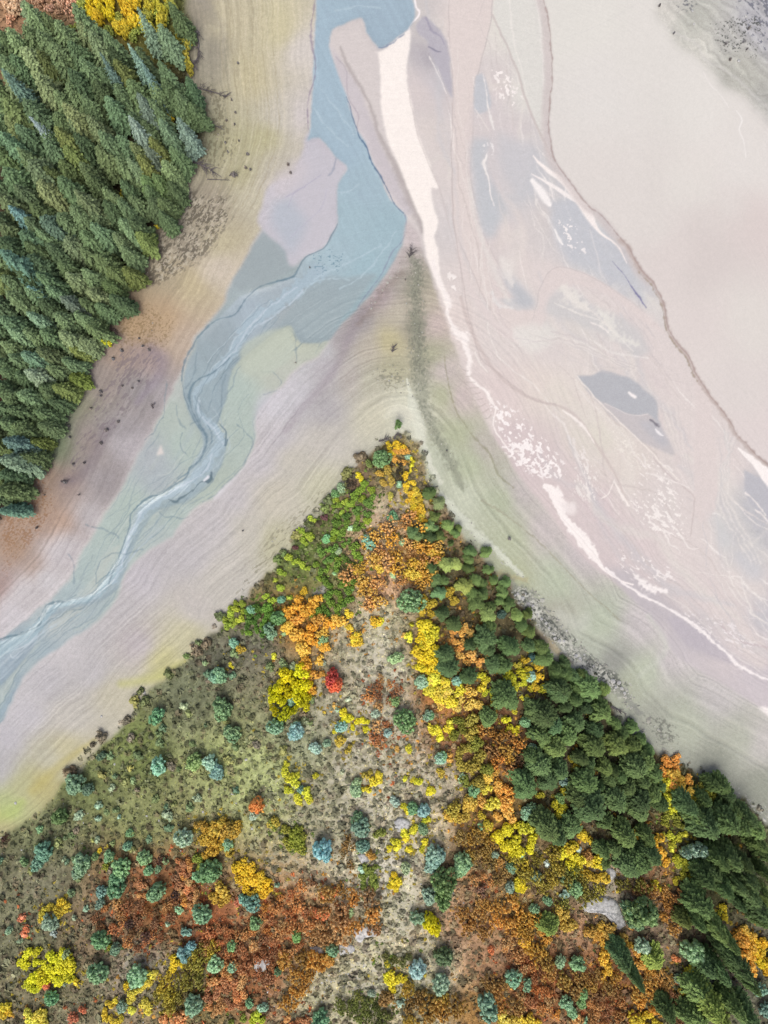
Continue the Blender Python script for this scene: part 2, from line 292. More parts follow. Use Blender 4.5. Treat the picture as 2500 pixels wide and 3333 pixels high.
# smooth channels of milky water
P_ = lambda f, a: [tuple(q) for q in fx(f, a)]
chan = np.vstack([fx('B', [(1165,-180),(1165,250),(1182,450),(1195,650),(1185,850),(1180,1000),(1185,1300),(1195,1500),(1240,1650),(1300,1780),(1370,1950),(1440,2090)]), fx('F', [(180,220),(380,400),(440,200),(300,180),(200,120)]), fx('B', [(1650,2010),(1560,1900),(1480,1750),(1400,1580),(1350,1400),(1310,1200),(1320,1000),(1330,800),(1335,600),(1370,450),(1420,260),(1450,130),(1455,-180)])])
fill(None, chan, (222, 212, 208), wob=3, feather=2)
stroke('B', [(1165,-10),(1165,250),(1182,450),(1195,650),(1185,850),(1180,1000),(1185,1300),(1195,1500),(1240,1650),(1300,1780),(1370,1950),(1440,2090)], (198,188,186), 3, .8)
stroke('B', [(1455,-10),(1450,130),(1420,260),(1370,450),(1335,600),(1330,800),(1320,1000),(1310,1200),(1350,1400),(1400,1580),(1480,1750),(1560,1900),(1650,2010)], (192,183,182), 3, .8)
stroke('W', [(1180,600,70),(1270,640,60),(1370,690,60),(1440,790,75),(1495,900,85),(1500,1050,80),(1510,1200,85),(1570,1330,70),(1640,1420,50)], (221,212,209), alpha=.85, soft=.35, wob=10)
stroke('W', [(1200,590,3),(1270,605,3),(1340,650,3),(1400,710,3)], (205,197,196), alpha=.6)
def between(La, Lb, frac, t):
    def samp(L, tt):
        L = np.asarray(L, float); d = np.r_[0, np.cumsum(np.hypot(*np.diff(L, axis=0).T))]; d /= d[-1]
        return np.stack([np.interp(tt, d, L[:, 0]), np.interp(tt, d, L[:, 1])], 1)
    return samp(La, t) * (1 - frac[:, None]) + samp(Lb, t) * frac[:, None]
FR['_'] = (0, 0, 1.0)
def braid(La, Lb, n, cols, seed, wid=(1.5, 5), alpha=(.25, .6), lens=(.08, .3), f=(0.03, .97), big=False, wan=.10):
    R_ = np.random.RandomState(seed)
    for i in range(n):
        t0 = R_.uniform(-.02, .98); ln = R_.uniform(*lens); k_ = max(5, int(ln * 40)); t = np.clip(np.linspace(t0, t0 + ln, k_), 0, 1)
        fr_ = np.clip(R_.uniform(*f) + wan * min(1, ln * 3.2) * (np.interp(np.linspace(0, 1, k_), np.linspace(0, 1, 5), R_.normal(size=5))) * .6, 0.01, .99)
        P = between(La, Lb, fr_, t); w_ = R_.uniform(*wid) * np.sin(np.linspace(.12, 3.02, k_)) ** .6
        stroke('_', [(a[0], a[1], max(1.2, b)) for a, b in zip(P, w_)], cols[R_.randint(len(cols))], alpha=R_.uniform(*alpha), soft=1.2 if big else .5, ragged=.25 if big else .5, wob=10 if big else 7, smooth=2)
FLOW_A = fx('W', [(905,-20),(925,150),(950,300),(985,450),(1000,600),(1020,740),(1080,860),(1180,1040),(1260,1160),(1400,1300),(1520,1380),(1680,1480)])
FLOW_B = fx('W', [(1180,-20),(1190,150),(1185,270),(1200,350),(1290,470),(1400,600),(1440,700),(1490,780),(1560,880),(1620,960),(1670,1020),(1720,1080)])
braid(FLOW_A, FLOW_B, 26, [(206,203,205),(226,217,212),(214,204,203),(226,223,216),(200,200,204)], 900, (14, 46), (.25, .55), (.12, .35), big=True)
braid(FLOW_A, FLOW_B, 90, [(236,231,226),(241,236,232),(202,193,192),(228,221,216),(196,190,192),(206,196,192)], 901, (1.8, 5.5), (.3, .75), (.05, .28))
braid(FLOW_A, FLOW_B, 26, [(244,239,235)], 902, (2.5, 6), (.4, .8), (.03, .09))
braid(fx('W', [(1500,900),(1500,1050),(1520,1250),(1600,1400)]), fx('W', [(1600,980),(1610,1100),(1650,1250),(1720,1350)]), 26, [(236,231,226),(204,200,202)], 903, (1.8, 4.5), (.4, .8), (.2, .6))
FR['Q'] = (1250, 0, 1250 / 1659)
fill('Q', [(300,950),(360,1180),(430,1310),(530,1420),(640,1385),(690,1210),(760,1155),(900,1195),(1060,1300),(1230,1450),(1320,1580),(1345,1720),(1340,2211),(1430,2211),(1440,2000),(1420,1800),(1380,1650),(1300,1500),(1130,1400),(1000,1290),(880,1240),(780,1230),(720,1290),(690,1400),(600,1480),(500,1440),(420,1350),(340,1200)], (221,211,208), .9, 4, 3)
fill('Q', [(690,1350),(740,1250),(830,1265),(920,1330),(1060,1390),(1140,1500),(1090,1545),(950,1450),(800,1390)], (205,204,204), .8, 10, 7)
stroke('Q', [(640,1385,3),(690,1210,4),(760,1155,4),(900,1195,4),(1060,1300,3),(1130,1345,3)], (202,193,192), alpha=.8)
stroke('Q', [(770,1245,20),(820,1290,40),(880,1330,16)], (229,227,220), alpha=.8, soft=.9, ragged=.7)
stroke('Q', [(930,1340,24),(970,1390,46),(1010,1450,30),(1100,1490,16)], (230,228,221), alpha=.8, soft=.9, ragged=.7)
stroke('Q', [(740,1310,5),(860,1360,7),(960,1400,5),(1080,1520,4)], (232,228,223), alpha=.8, ragged=.5)
fill('Q', [(560,1410),(660,1400),(740,1440),(720,1490),(640,1520),(580,1470)], (227,225,219), .75, 12, 9)
for k_ in range(6):
    stroke('Q', [(580 + 30 * k_, 1500 - 14 * k_), (700 + 40 * k_, 1470 + 4 * k_), (860 + 30 * k_, 1510 + 8 * k_), (1050 + 12 * k_, 1600 - 2 * k_)], (207, 199, 198) if k_ % 2 else (230, 225, 220), 4, .7, ragged=.5, wob=9)
fill('Q', [(380,440),(470,420),(560,560),(640,700),(560,840),(470,800),(400,650)], (212,205,205), .6, 10, 8)
stroke('Q', [(300,440,3),(292,700,3),(296,900,4),(330,1150,4),(400,1500,6),(480,1600,7),(640,1722,7),(740,1745,5)], (196,184,181), alpha=.75)
# grey wet patches
fill('C', [(78,410),(120,400),(150,500),(155,585),(75,600)], (194,198,204), .9, 4, 3)
fill('C', [(60,740),(160,760),(130,860),(150,1000),(200,1150),(200,1250),(150,1280),(110,1230),(60,950)], (194,198,203), .85, 10, 10)
fill('C', [(190,700),(380,800),(430,1000),(330,1070),(230,960)], (200,201,205), .7, 14, 16)
fill('C', [(480,1090),(600,1080),(700,1180),(850,1330),(950,1500),(1000,1655),(900,1560),(730,1480),(570,1400),(505,1250)], (196,199,205), .85, 10, 9)
fill('C', [(180,1430),(330,1540),(400,1640),(350,1659),(250,1570)], (196,198,203), .6, 12, 10)
fill('F', [(220,0),(320,60),(390,130),(340,160),(260,90)], (190,193,198), .8, 10, 8)
fill('F', [(625,537),(700,535),(760,508),(830,520),(930,560),(985,610),(1055,670),(1060,760),(1090,830),(1160,960),(1060,930),(960,880),(890,810),(830,770),(760,700),(700,640)], (200,195,196), 1, 3, 2)
fill('F', [(625,537),(700,535),(760,508),(830,520),(930,560),(985,610),(1055,670),(1062,760),(1080,810),(1020,745),(950,750),(880,735),(800,690),(730,660)], (184,186,191), 1, 3, 2)
fill('F', [(960,780),(1060,790),(1130,900),(1060,900)], (190,190,196), .7, 6, 8)
fill('F', [(1530,1040),(1600,1080),(1659,1120),(1900,1300),(1900,1500),(1659,1290),(1590,1260),(1535,1160)], (190,190,196), 1, 4, 3)
fill('F', [(1340,1280),(1400,1300),(1480,1400),(1440,1480),(1380,1420)], (203,205,207), .7, 14, 16)
fill('F', [(1480,1500),(1560,1480),(1640,1600),(1560,1640)], (203,204,208), .7, 14, 14)
fill('F', [(780,1570),(900,1580),(1000,1659),(1150,1800),(1300,1900),(1050,1850),(880,1720)], (196,190,194), .9, 12, 12)
fill('W', [(1440,1330),(1500,1350),(1600,1430),(1540,1420),(1480,1390)], (190,184,192), .8, 10, 8)
fill('B', [(1000,100),(1100,200),(1150,280),(1175,450),(1192,660),(1140,590),(1060,400),(1020,280),(940,180)], (184,181,190), .95, 6, 3)
stroke('B', [(1030,380,8),(1080,480,5),(1150,630,5)], (240,236,234), alpha=.8, ragged=.5)
stroke('B', [(1010,120,14),(1050,200,16),(1110,250,8),(1130,300,4)], (150,146,165), alpha=.6, ragged=.4)
stroke('B', [(1030,320,8),(1080,345,10),(1110,350,4)], (120,118,140), alpha=.7, ragged=.4)
stroke('C', [(820,1410,3),(880,1480,5),(920,1540,7),(960,1600,9),(1000,1659,6)], (118,116,158), alpha=.9, ragged=.5)
stroke('F', [(1020,770,8),(1060,800,16),(1070,810,6)], (110,108,120), alpha=.8, ragged=.6)
fill('B', [(1480,-50),(1540,0),(1640,0),(1700,260),(1700,500),(1620,420),(1540,300),(1480,160),(1460,60)], (222,221,214), .8, 6, 4)
fill('C', [(180,0),(410,0),(440,200),(445,500),(450,780),(380,600),(300,380),(180,90)], (221,220,214), .9, 4, 3)
stroke('C', [(250,-60,8),(270,80,10),(290,250,8),(320,350,6),(370,560,3)], (233,230,224), alpha=.8, ragged=.4)
stroke('C', [(400,-60,6),(430,150,10),(440,300,8),(445,460,5)], (232,229,224), alpha=.8, ragged=.4)
stroke('C', [(170,80),(240,230),(310,400),(370,590),(430,720),(490,850)], (200,190,187), 7, .8)
stroke('C', [(140,200),(210,300),(290,400)], (226,221,216), 4, .7)
# bar between the blue water and the bright strip
fill('B', [(575,115),(620,220),(665,320),(695,400),(700,600),(720,800),(800,1060),(950,1400),(985,1500),(1000,1650),(940,1650),(870,1560),(880,1480),(780,1370),(640,1090),(600,960),(540,860),(450,600),(400,450),(360,320),(380,195),(450,170)], (213,206,204), 1, 3, 2)
fill('B', [(370,300),(430,400),(560,600),(660,860),(760,1080),(870,1330),(930,1440),(860,1440),(740,1260),(640,1070),(560,880),(470,640),(400,460)], (199,193,198), .85, 5, 6)
fill('B', [(470,480),(560,620),(600,800),(640,1000),(560,900),(500,700)], (206,200,203), .6, 5, 5)
stroke('B', [(430,320,14),(480,450,22),(600,640,20),(660,800,22),(700,930,26),(780,1080,40),(860,1230,60),(910,1350,70),(950,1440,50),(985,1560,30)], (168,160,158), alpha=.65, soft=.9, ragged=.3)
stroke('B', [(400,380),(470,480),(475,600),(500,700),(550,780),(545,870)], (172,164,172), 4, .6)
# bright strip
fill('B', [(660,350),(720,340),(800,270),(890,195),(905,230),(895,350),(880,450),(890,600),(920,750),(950,900),(1000,1030),(1060,1180),(1090,1270),(1040,1270),(1060,1400),(1090,1500),(1065,1600),(1095,1700),(1095,1800),(1120,1900),(1170,2030),(1150,2074),(1080,1900),(1030,1780),(1000,1650),(985,1500),(940,1400),(900,1300),(860,1200),(800,1060),(760,960),(720,800),(705,650),(700,480),(690,370)], (249,242,236), 1, 4, 2)
stroke('B', [(930,-60,12),(940,40,14),(960,100,12),(900,165,10),(890,200,16)], (246,240,240), ragged=.3)
stroke('B', [(885,600),(920,750),(950,900),(1000,1030),(1060,1180),(1110,1300),(1150,1450),(1200,1650),(1240,1800),(1260,2000)], (200,190,188), 3, .5)
stroke('E', [(1060,120,40),(1090,220,30),(1140,330,30),(1165,400,40),(1150,440,20),(1190,540,35),(1225,590,60),(1265,610,70),(1280,680,40),(1305,760,34),(1300,850,24),(1340,930,16),(1420,990,22),(1440,1040,24),(1475,1100,12),(1460,1200,9),(1500,1290,9),(1560,1370,8),(1659,1390,6)], (246,239,235), ragged=.35, wob=6)
# dark curving channel line
stroke('F', [(0,110,18),(60,300,18),(130,430,18),(230,560,16),(380,655,14),(560,710,14),(650,790,16),(720,890,16),(800,1010,12),(850,1100,10),(905,1230,6)], (203,190,186), alpha=.7, soft=.6)
stroke('F', [(550,722,6),(640,790,16),(690,850,10),(720,900,5)], (244,237,232), ragged=.3)
stroke('F', [(830,1110,6),(870,1180,16),(905,1240,10)], (244,237,232), ragged=.3)
stroke('F', [(830,1100,5),(800,1170,7),(760,1200,5)], (240,233,228))
stroke('F', [(610,870,10),(620,950,14),(650,1040,8),(680,1120,5),(690,1220,4)], (232,226,222), alpha=.8, ragged=.5)
stroke('F', [(625,537),(760,690),(900,830),(1030,950),(1080,1010),(1180,1100)], (240,233,226), 4, .9)
stroke('F', [(1040,980),(1120,1070),(1250,1180),(1260,1230),(1240,1400)], (199,186,184), 4, .7)
stroke('F', [(780,690),(880,735),(950,752),(1010,740)], (222,216,214), 3, .9)
stroke('F', [(910,630,12),(940,650,18),(945,655,6)], (245,240,238))
stroke('F', [(1050,820,8),(1070,845,14),(1090,860,6)], (240,237,238))
for a, b, c, d in ((1000,1060,1230,1140),(1090,1020,1140,1050),(700,250,800,300),(980,960,1000,1030),(1540,1170,1645,1290),(1590,1260,1659,1330)):
    stroke('F', [(a, b), ((a + c) / 2 + 6, (b + d) / 2 - 4), (c, d)], (238, 232, 228), 5, .9, ragged=.4)
stroke('F', [(1700,1120,90),(1659,1075,70),(1600,1010,50),(1540,965,22),(1500,930,10)], (249,243,240), soft=.15)
stroke('F', [(455,1130,30),(500,1160,60),(540,1240,60),(555,1300,36),(620,1380,56),(700,1480,60),(735,1530,36),(780,1590,10),(860,1640,8),(930,1659,8)], (250,243,240), soft=.15, ragged=.25)
stroke('F', [(560,1230,40),(590,1260,60),(600,1230,30)], (240,232,230), alpha=.8)
stroke('W', [(1310,1228,6),(1350,1262,4),(1400,1292,6),(1440,1312,4),(1500,1350,7),(1560,1402,5),(1600,1440,7),(1659,1468,4),(1700,1480,4)], (247,241,240), ragged=.5)
stroke('W', [(1370,1240,5),(1400,1268,14),(1440,1275,6)], (246,240,238), ragged=.6)
stroke('W', [(1555,1350,5),(1600,1385,4),(1659,1400,4)], (200,186,188), alpha=.7)
stroke('W', [(1630,1530,5),(1659,1540,22),(1700,1560,20)], (249,243,240))
flecks('F', [(130,640),(260,680),(480,880),(600,1060),(520,1120),(340,1060),(240,900),(150,760)], (249,243,241), 7, .55, 1.0, 1.7, 210)
flecks('F', [(150,900),(420,880),(520,1100),(460,1120),(250,1000)], (249,243,241), 6, .56, .1, 1.7, 231)
flecks('F', [(620,860),(760,1050),(740,1250),(600,1180)], (236,230,226), 4, .58, 1.2, 3, 220)
flecks('F', [(950,950),(1100,980),(1250,1300),(1240,1450),(1000,1380),(900,1240)], (242,236,232), 5, .60, .7, 2.4, 230)
flecks('F', [(700,700),(900,800),(1050,1000),(1000,1100),(850,1000)], (232,226,218), 4, .60, .7, 2, 233)
flecks('C', [(140,350),(240,340),(360,560),(330,620),(200,560)], (246,240,237), 7, .57, .9, 1.5, 240)
flecks('C', [(500,1180),(660,1190),(690,1440),(560,1330)], (245,240,238), 7, .58, .9, 1.5, 250)
flecks('E', [(1120,120),(1240,180),(1270,420),(1170,330)], (246,240,236), 8, .56, 1.2, 1.5, 260)
flecks('C', [(120,740),(200,760),(180,860),(110,900)], (236,233,232), 5, .56, 1.2, 2.5, 261)
flecks('F', [(760,1440),(1100,1500),(1200,1659),(900,1640)], (240,234,232), 5, .60, .6, 3, 262)
flecks('W', [(1440,1300),(1600,1340),(1659,1420),(1540,1400)], (232,226,226), 5, .60, .5, 3, 263)
stroke('C', [(120,400,5),(135,470,6),(150,590,8),(165,650,14),(180,700,6)], (234,230,227), ragged=.5)
stroke('C', [(145,830,6),(125,890,18),(150,960,8),(160,1050,6),(180,1110,6)], (238,234,231), ragged=.4)
stroke('C', [(75,590),(110,640),(150,700)], (228,222,218), 3)
stroke('C', [(45,960,10),(60,1100,12),(100,1250,20),(150,1380,26),(200,1500,30),(260,1620,20)], (226,222,217), alpha=.6, soft=.8, ragged=.4)
stroke('C', [(220,1400,30),(250,1460,60),(280,1540,20)], (232,227,222), alpha=.7, soft=.9, ragged=.5)
stroke('C', [(390,840,6),(470,920,22),(540,970,30),(620,1060,36),(690,1160,40),(740,1240,16),(850,1330,8),(900,1420,5)], (246,239,235), soft=.3)
stroke('C', [(380,940,4),(480,995,16),(560,1045,20),(620,1080,20)], (244,238,235), soft=.3)
stroke('C', [(385,975,22),(430,1030,40),(468,1090,34),(482,1112,10)], (245,241,239), soft=.4)
stroke('C', [(510,1240,6),(530,1290,16),(550,1320,8)], (243,240,238))
stroke('C', [(700,1240,5),(740,1400,8),(765,1500,5)], (220,218,218), alpha=.7)
stroke('F', [(560,60,30),(600,130,60),(700,180,20),(810,280,16)], (231,226,220), alpha=.7, soft=1, ragged=.6)
stroke('F', [(170,80,16),(200,150,20),(280,170,8)], (228,227,225), alpha=.7, soft=1, ragged=.6)
stroke('F', [(300,300,50),(340,350,40),(420,360,10)], (229,225,220), alpha=.7, soft=1, ragged=.6)
stroke('F', [(700,340,8),(830,410,10),(1010,440,8)], (232,228,224), alpha=.7, ragged=.4)
for k_ in range(7):
    stroke('F', [(300 + 60 * k_, 330 - 22 * k_), (480 + 50 * k_, 390 - 5 * k_), (640 + 45 * k_, 470 + 6 * k_), (860 + 20 * k_, 540 - 20 * k_)], (205 + 3 * (k_ % 3), 199 + 3 * (k_ % 3), 199), 3, .45, ragged=.5, wob=9)
    stroke('F', [(1080 + 14 * k_, 700), (1130 + 14 * k_, 850 + 8 * k_), (1190 + 6 * k_, 1010), (1245 + 3 * k_, 1150)], (229, 224, 219) if k_ % 2 else (206, 200, 200), 4, .4, ragged=.5, wob=8)
    stroke('F', [(1420 + 12 * k_, 830 + 10 * k_), (1450 - 8 * k_, 1050), (1380 + 12 * k_, 1200), (1450 + 16 * k_, 1380), (1560 + 15 * k_, 1560)], (231, 226, 221) if k_ % 2 else (205, 202, 202), 5, .5, ragged=.6, wob=12)
stroke('E', [(1340,720),(1380,800),(1420,850)], (236,229,224), 5)
for k_ in range(9):   # small gullies in the muddy bank
    stroke('E', [(1205 + 22 * k_, 835 + 42 * k_), (1245 + 22 * k_, 840 + 40 * k_), (1300 + 18 * k_, 850 + 36 * k_)], (178, 166, 160), 3, .55, wob=6)
    stroke('E', [(1010, 290 + 14 * k_), (1050, 300 + 12 * k_), (1085, 305 + 12 * k_)], (170, 158, 148), 3, .4, wob=6)
# lake
LKC = idw('W', LK, warp=60, seed=44)
m_lake, b_ = mask_poly(LAKE, 3, 2); i0, i1, j0, j1 = b_
mm = m_lake[..., None]; COL[i0:i1, j0:j1] = COL[i0:i1, j0:j1] * (1 - mm) + LKC[i0:i1, j0:j1] * (1 + .025 * ((fbm(U[i0:i1, j0:j1] / 120, V[i0:i1, j0:j1] / 400, 90, 3) - .5)[..., None]) * 2) * mm
lake_pts = [tuple((q - 0)) for q in LAKE_EDGE]
def stroke_px(pts, col, w, **k): 
    FR['_'] = (0, 0, 1.0); stroke('_', [tuple(q) + ((w,) if len(q) == 2 else ()) for q in pts], col, smooth=2, **k)
stroke_px([(x - 14, y) for x, y in LAKE_EDGE[:52]], (206, 196, 194), 26, alpha=.7, soft=.7)
stroke_px([(x - 4, y + 3) for x, y in LAKE_EDGE[40:]], (192, 178, 172), 15, alpha=.8, soft=.5, ragged=.4)
stroke_px([(x - 2, y) for x, y in LAKE_EDGE[:]], (172, 155, 150), 4.5, alpha=.8, soft=.6, ragged=.6)
stroke_px([(x - 9, y + 7) for x, y in LAKE_EDGE[48:74]], (160, 148, 130), 5, alpha=.7, soft=.6, ragged=.9)
stroke('C', [(1310,390,3),(1350,460,4),(1400,510,4),(1450,580,3)], (240,236,232))
stroke('C', [(1490,600,4),(1520,650,8),(1505,700,6),(1530,760,5),(1540,850,3)], (243,240,236))
stroke('C', [(560,210),(740,140),(950,20)], (216,214,210), 2, .6)
# rocky far bank in the corner
CRC = idw('W', CR, warp=40, seed=45)
m_cor, b_ = mask_poly(CORNER, 30, 16); i0, i1, j0, j1 = b_
dc = (V - U * .95)[i0:i1, j0:j1] + 30 * w1[i0:i1, j0:j1]
band = 1 + .34 * (fbm(dc / 16, (U + V)[i0:i1, j0:j1] / 500, 95, 4, .7) - .5) * 2
mm = m_cor[..., None]; COL[i0:i1, j0:j1] = COL[i0:i1, j0:j1] * (1 - mm) + CRC[i0:i1, j0:j1] * band[..., None] * mm
flecks('C', [(1180,-100),(1300,20),(1260,80),(1170,80),(1070,-100)], (120,122,128), 5, .57, .5, 1.5, 270)
flecks('C', [(1450,-100),(1800,-100),(1800,500),(1500,160)], (128,130,140), 6, .58, .8, 2, 271)
flecks('C', [(1300,80),(1660,80),(1640,340),(1400,300)], (100,102,100), 4, .63, .8, 1.5, 272)
stroke('C', [(1140,170),(1260,230),(1330,330),(1430,380),(1540,470),(1659,590)], (205,203,200), 8, .5, ragged=.5)
# ---------------- left bank
LBC = idw('W', LB, warp=35, seed=46)
dL = upsample(polydist(*subgrid(8), FOREST_EDGE), 8); dP = upsample(polydist(*subgrid(8), PEN_LINE), 8)
dSh = upsample(polydist(*subgrid(8), SHORE_L_S), 8)
dl_ = dL * .5 - dSh * .5 + 6 * w1 + 20 * (fbm(U / 260, V / 260, 31, 2) - .5)
sl = fbm(dl_ / 5.6, (U + V) / 420, 97, 3, .6)
m_l, b_ = mask_poly(LEFT, 10, 7); i0, i1, j0, j1 = b_
mm = m_l[..., None]
tx = (1 + (.10 + .30 * fbm(U[i0:i1, j0:j1] / 110, V[i0:i1, j0:j1] / 160, 501, 2)) * (sl[i0:i1, j0:j1] - .5) * 2 * np.clip(1.3 - dL[i0:i1, j0:j1] / 420, .3, 1) + .06 * (fbm(U[i0:i1, j0:j1] / 5, V[i0:i1, j0:j1] / 5, 99, 2) - .5) * 2)[..., None]
COL[i0:i1, j0:j1] = COL[i0:i1, j0:j1] * (1 - mm) + LBC[i0:i1, j0:j1] * tx * mm
for y_ in range(12):
    stroke('W', [(470 + 12 * y_, -20), (480 + 11 * y_, 120), (492 + 11 * y_, 260), (470 + 10.5 * y_, 380), (420 + 12 * y_, 480 - 3 * y_)], (222, 214, 190) if y_ % 2 else (160, 150, 120), 3, .35, ragged=.7, wob=7)
stroke('A', [(1080,-20,50),(1140,60,60),(1190,140,40),(1210,220,20)], (150,146,140), alpha=.35, soft=1, ragged=.4)
flecks('A', [(940,1020),(1250,1050),(1250,1200),(1100,1400),(850,1550),(700,1600),(780,1400),(900,1200)], (98,92,82), 7, .50, -.9, 1.6, 300, .75)
flecks('A', [(1010,380),(1200,480),(1300,800),(1200,960),(1050,920),(1100,700)], (118,112,92), 5, .545, 1.4, 2.0, 301, .6)
flecks('A', [(940,1020),(1250,1050),(1250,1200),(1100,1400),(850,1550),(780,1400)], (202,194,176), 4, .57, -.9, 2, 302, .7)
fill('D', [(380,100),(600,0),(900,100),(1000,250),(900,400),(700,330),(640,200)], (186,160,126), .3, 20, 30)
flecks('D', [(640,80),(1000,200),(900,420),(600,400)], (140,120,90), 4, .57, .3, 1.2, 303, .6)
flecks('D', [(60,1100),(260,1050),(330,1250),(150,1500),(0,1659),(0,1200)], (150,110,75), 4, .56, .3, 1.2, 304, .6)
flecks('D', [(640,380),(900,380),(900,500),(830,600),(560,900),(380,1150),(300,1080)], (128,118,125), 5, .58, -.9, 3, 305, .6)
stroke('D', [(820,390,50),(880,450,70),(850,540,60),(790,620,40),(740,680,30)], (142,132,148), alpha=.45, soft=1)
stroke('D', [(620,780,30),(560,860,50),(520,960,60),(440,1070,60),(340,1120,40)], (132,122,130), alpha=.5, soft=1)
fill('D', [(350,640),(420,640),(400,760),(340,900),(260,1000),(230,930)], (122,138,108), .6, 14, 14)
# ---------------- wet margin and blue water
WZC = idw('W', WZ, warp=40, seed=47)
WETP = np.vstack([SHORE_L_S[14:], catmull(SP_L, 4)[::-1][:], fx('W', [(880,480),(760,400),(668,290)])])
m_w, b_ = mask_poly(WETP, 6, 4); i0, i1, j0, j1 = b_
mm = m_w[..., None]
sw = fbm(U / 46 + 1.6 * w2, V / 46 + 1.6 * w1, 120, 4)
iso = np.exp(-((np.abs((sw * 9) % 1 - .5)) / .07) ** 2)
COL[i0:i1, j0:j1] = COL[i0:i1, j0:j1] * (1 - mm) + WZC[i0:i1, j0:j1] * (1 + .08 * (sw[i0:i1, j0:j1] - .5)[..., None] * 2 - .07 * iso[i0:i1, j0:j1, None]) * mm
fill('W', [(500,610),(560,520),(600,470),(640,560),(600,600),(530,630)], (160,172,176), .9, 5, 4)
fill('B', [(215,880),(290,930),(400,1060),(470,1120),(468,1150),(420,1240),(410,1400),(415,1510),(370,1600),(310,1680),(200,1740),(120,1800),(80,1780),(60,1700),(-40,1600),(-130,1500),(-100,1380),(-40,1250),(80,1200),(150,1080),(190,960)], (200,197,205), .93, 6, 6)
fill('B', [(-60,1380),(60,1320),(160,1420),(200,1560),(120,1700),(60,1680),(0,1560)], (176,188,200), .6, 16, 16)
fill('B', [(0,1200),(150,1060),(220,1150),(120,1280),(0,1350)], (206,200,204), .7, 12, 14)
stroke('B', [(400,1070,10),(380,1150,14),(350,1180,10)], (158,165,180), alpha=.7, ragged=.5)
stroke('B', [(60,1330),(160,1280),(300,1180)], (180,178,195), 4, .7)
stroke('B', [(80,1400),(120,1300),(200,1260)], (180,178,195), 3, .6)
stroke('B', [(340,1280),(300,1400),(200,1500),(100,1600)], (185,183,200), 3, .6)
WA = SHORE_L[9:]; WB = SP_L[3:]
braid(WA, WB, 14, [(188,198,190),(168,182,188),(196,200,192)], 910, (14, 40), (.25, .5), (.12, .3), big=True)
braid(WA, WB, 70, [(140,158,166),(150,166,172),(200,208,204),(130,150,158)], 911, (1.6, 4.5), (.3, .7), (.05, .25), wan=.16)
BLC = idw('W', BL, warp=30, seed=48)
cur = fbm((U * .45 + V * .9) / 130 + 2 * flow, (U * .9 - V * .45) / 9, 130, 4, .6)
m_b, b_ = mask_poly(catmull(np.vstack([BLUE, BLUE[:1]]), 2)[:-1], 3, 2); i0, i1, j0, j1 = b_
BLUE_MASK = np.zeros(U.shape, np.float32); BLUE_MASK[i0:i1, j0:j1] = m_b
mm = m_b[..., None]
COL[i0:i1, j0:j1] = COL[i0:i1, j0:j1] * (1 - mm) + BLC[i0:i1, j0:j1] * (1 + .07 * (cur[i0:i1, j0:j1] - .5)[..., None] * 2) * mm
fill('W', [(640,650),(700,600),(740,600),(800,590),(820,610),(790,650),(740,700),(715,733),(650,738),(630,706),(600,712)], (158,173,178), .75, 6, 5)
fill('W', [(780,640),(800,610),(830,580),(800,640),(740,700),(720,720),(740,690)], (160,190,198), .5, 6, 6)
stroke('D', [(1720,-20,84),(1659,20,77),(1500,150,62),(1350,250,62),(1290,350,56),(1230,440,49),(1120,550,39),(1060,620,30),(1070,720,32),(1130,790,42),(1190,870,49),(1170,940,49),(1110,1020,56),(1010,1120,46),(900,1190,35),(800,1250,42),(745,1320,35),(700,1420,28),(660,1520,28),(620,1640,30)], (170,190,202), alpha=.85, soft=.3, ragged=.4, wob=8)
stroke('W', [(245,1240,16),(205,1288,12),(150,1302,10),(115,1312,12),(90,1345,20),(60,1375,24),(0,1402,30)], (160,184,194), alpha=.9, ragged=.3)
braid(fx('W', [(560,650),(440,780),(400,870),(440,960),(340,1060),(260,1210),(120,1310),(0,1390)]), fx('W', [(660,640),(500,790),(460,860),(500,960),(420,1080),(300,1190),(200,1310),(40,1440)]), 46, [(192,206,214),(120,144,156),(148,168,178),(130,152,162)], 921, (1.5, 4.5), (.4, .8), (.05, .25), wan=.2)
for a in ([(1600,60),(1450,170),(1330,290),(1280,380),(1170,500)], [(1640,80),(1500,200),(1400,260),(1340,310)], [(1080,650),(1080,740),(1150,820),(1200,900)], [(1150,960),(1100,1050),(1000,1120),(880,1190)], [(760,1280),(720,1350),(690,1450),(650,1560)]):
    stroke('D', a, (196,210,222), 5, .6, ragged=.8, wob=8)
DK = (108, 134, 148)
stroke('B', [(415,1510,4),(370,1595,8),(310,1680,6),(200,1740,8),(120,1860,10),(60,1885,12),(0,1895,10)], DK, alpha=.85, soft=.6)
stroke('D', [(1600,0,3),(1560,10,8),(1420,50,5),(1340,110,5),(1270,200,8),(1180,230,7),(1120,270,10),(1050,360,6),(1000,450,10),(980,560,7)], DK, alpha=.8, soft=.8, ragged=.6)
stroke('D', [(1240,440,5),(1160,510,7),(1060,560,8),(1025,620,12),(1030,700,8),(1060,770,7),(1110,850,12),(1115,910,14),(1080,990,10),(1025,1030,12),(1000,1090,7),(900,1150,6),(860,1180,6),(790,1200,10),(715,1270,7),(700,1330,6),(690,1390,7),(640,1520,6),(600,1620,8),(590,1659,6)], DK, alpha=.85, soft=.7, ragged=.5)
stroke('D', [(980,560,4),(1000,650,5),(1040,760,6),(1090,830,5)], DK, alpha=.7, ragged=.5)
stroke('D', [(1230,880,5),(1215,910,10),(1220,840,6),(1180,790,4)], (90,115,130), alpha=.8, ragged=.5)
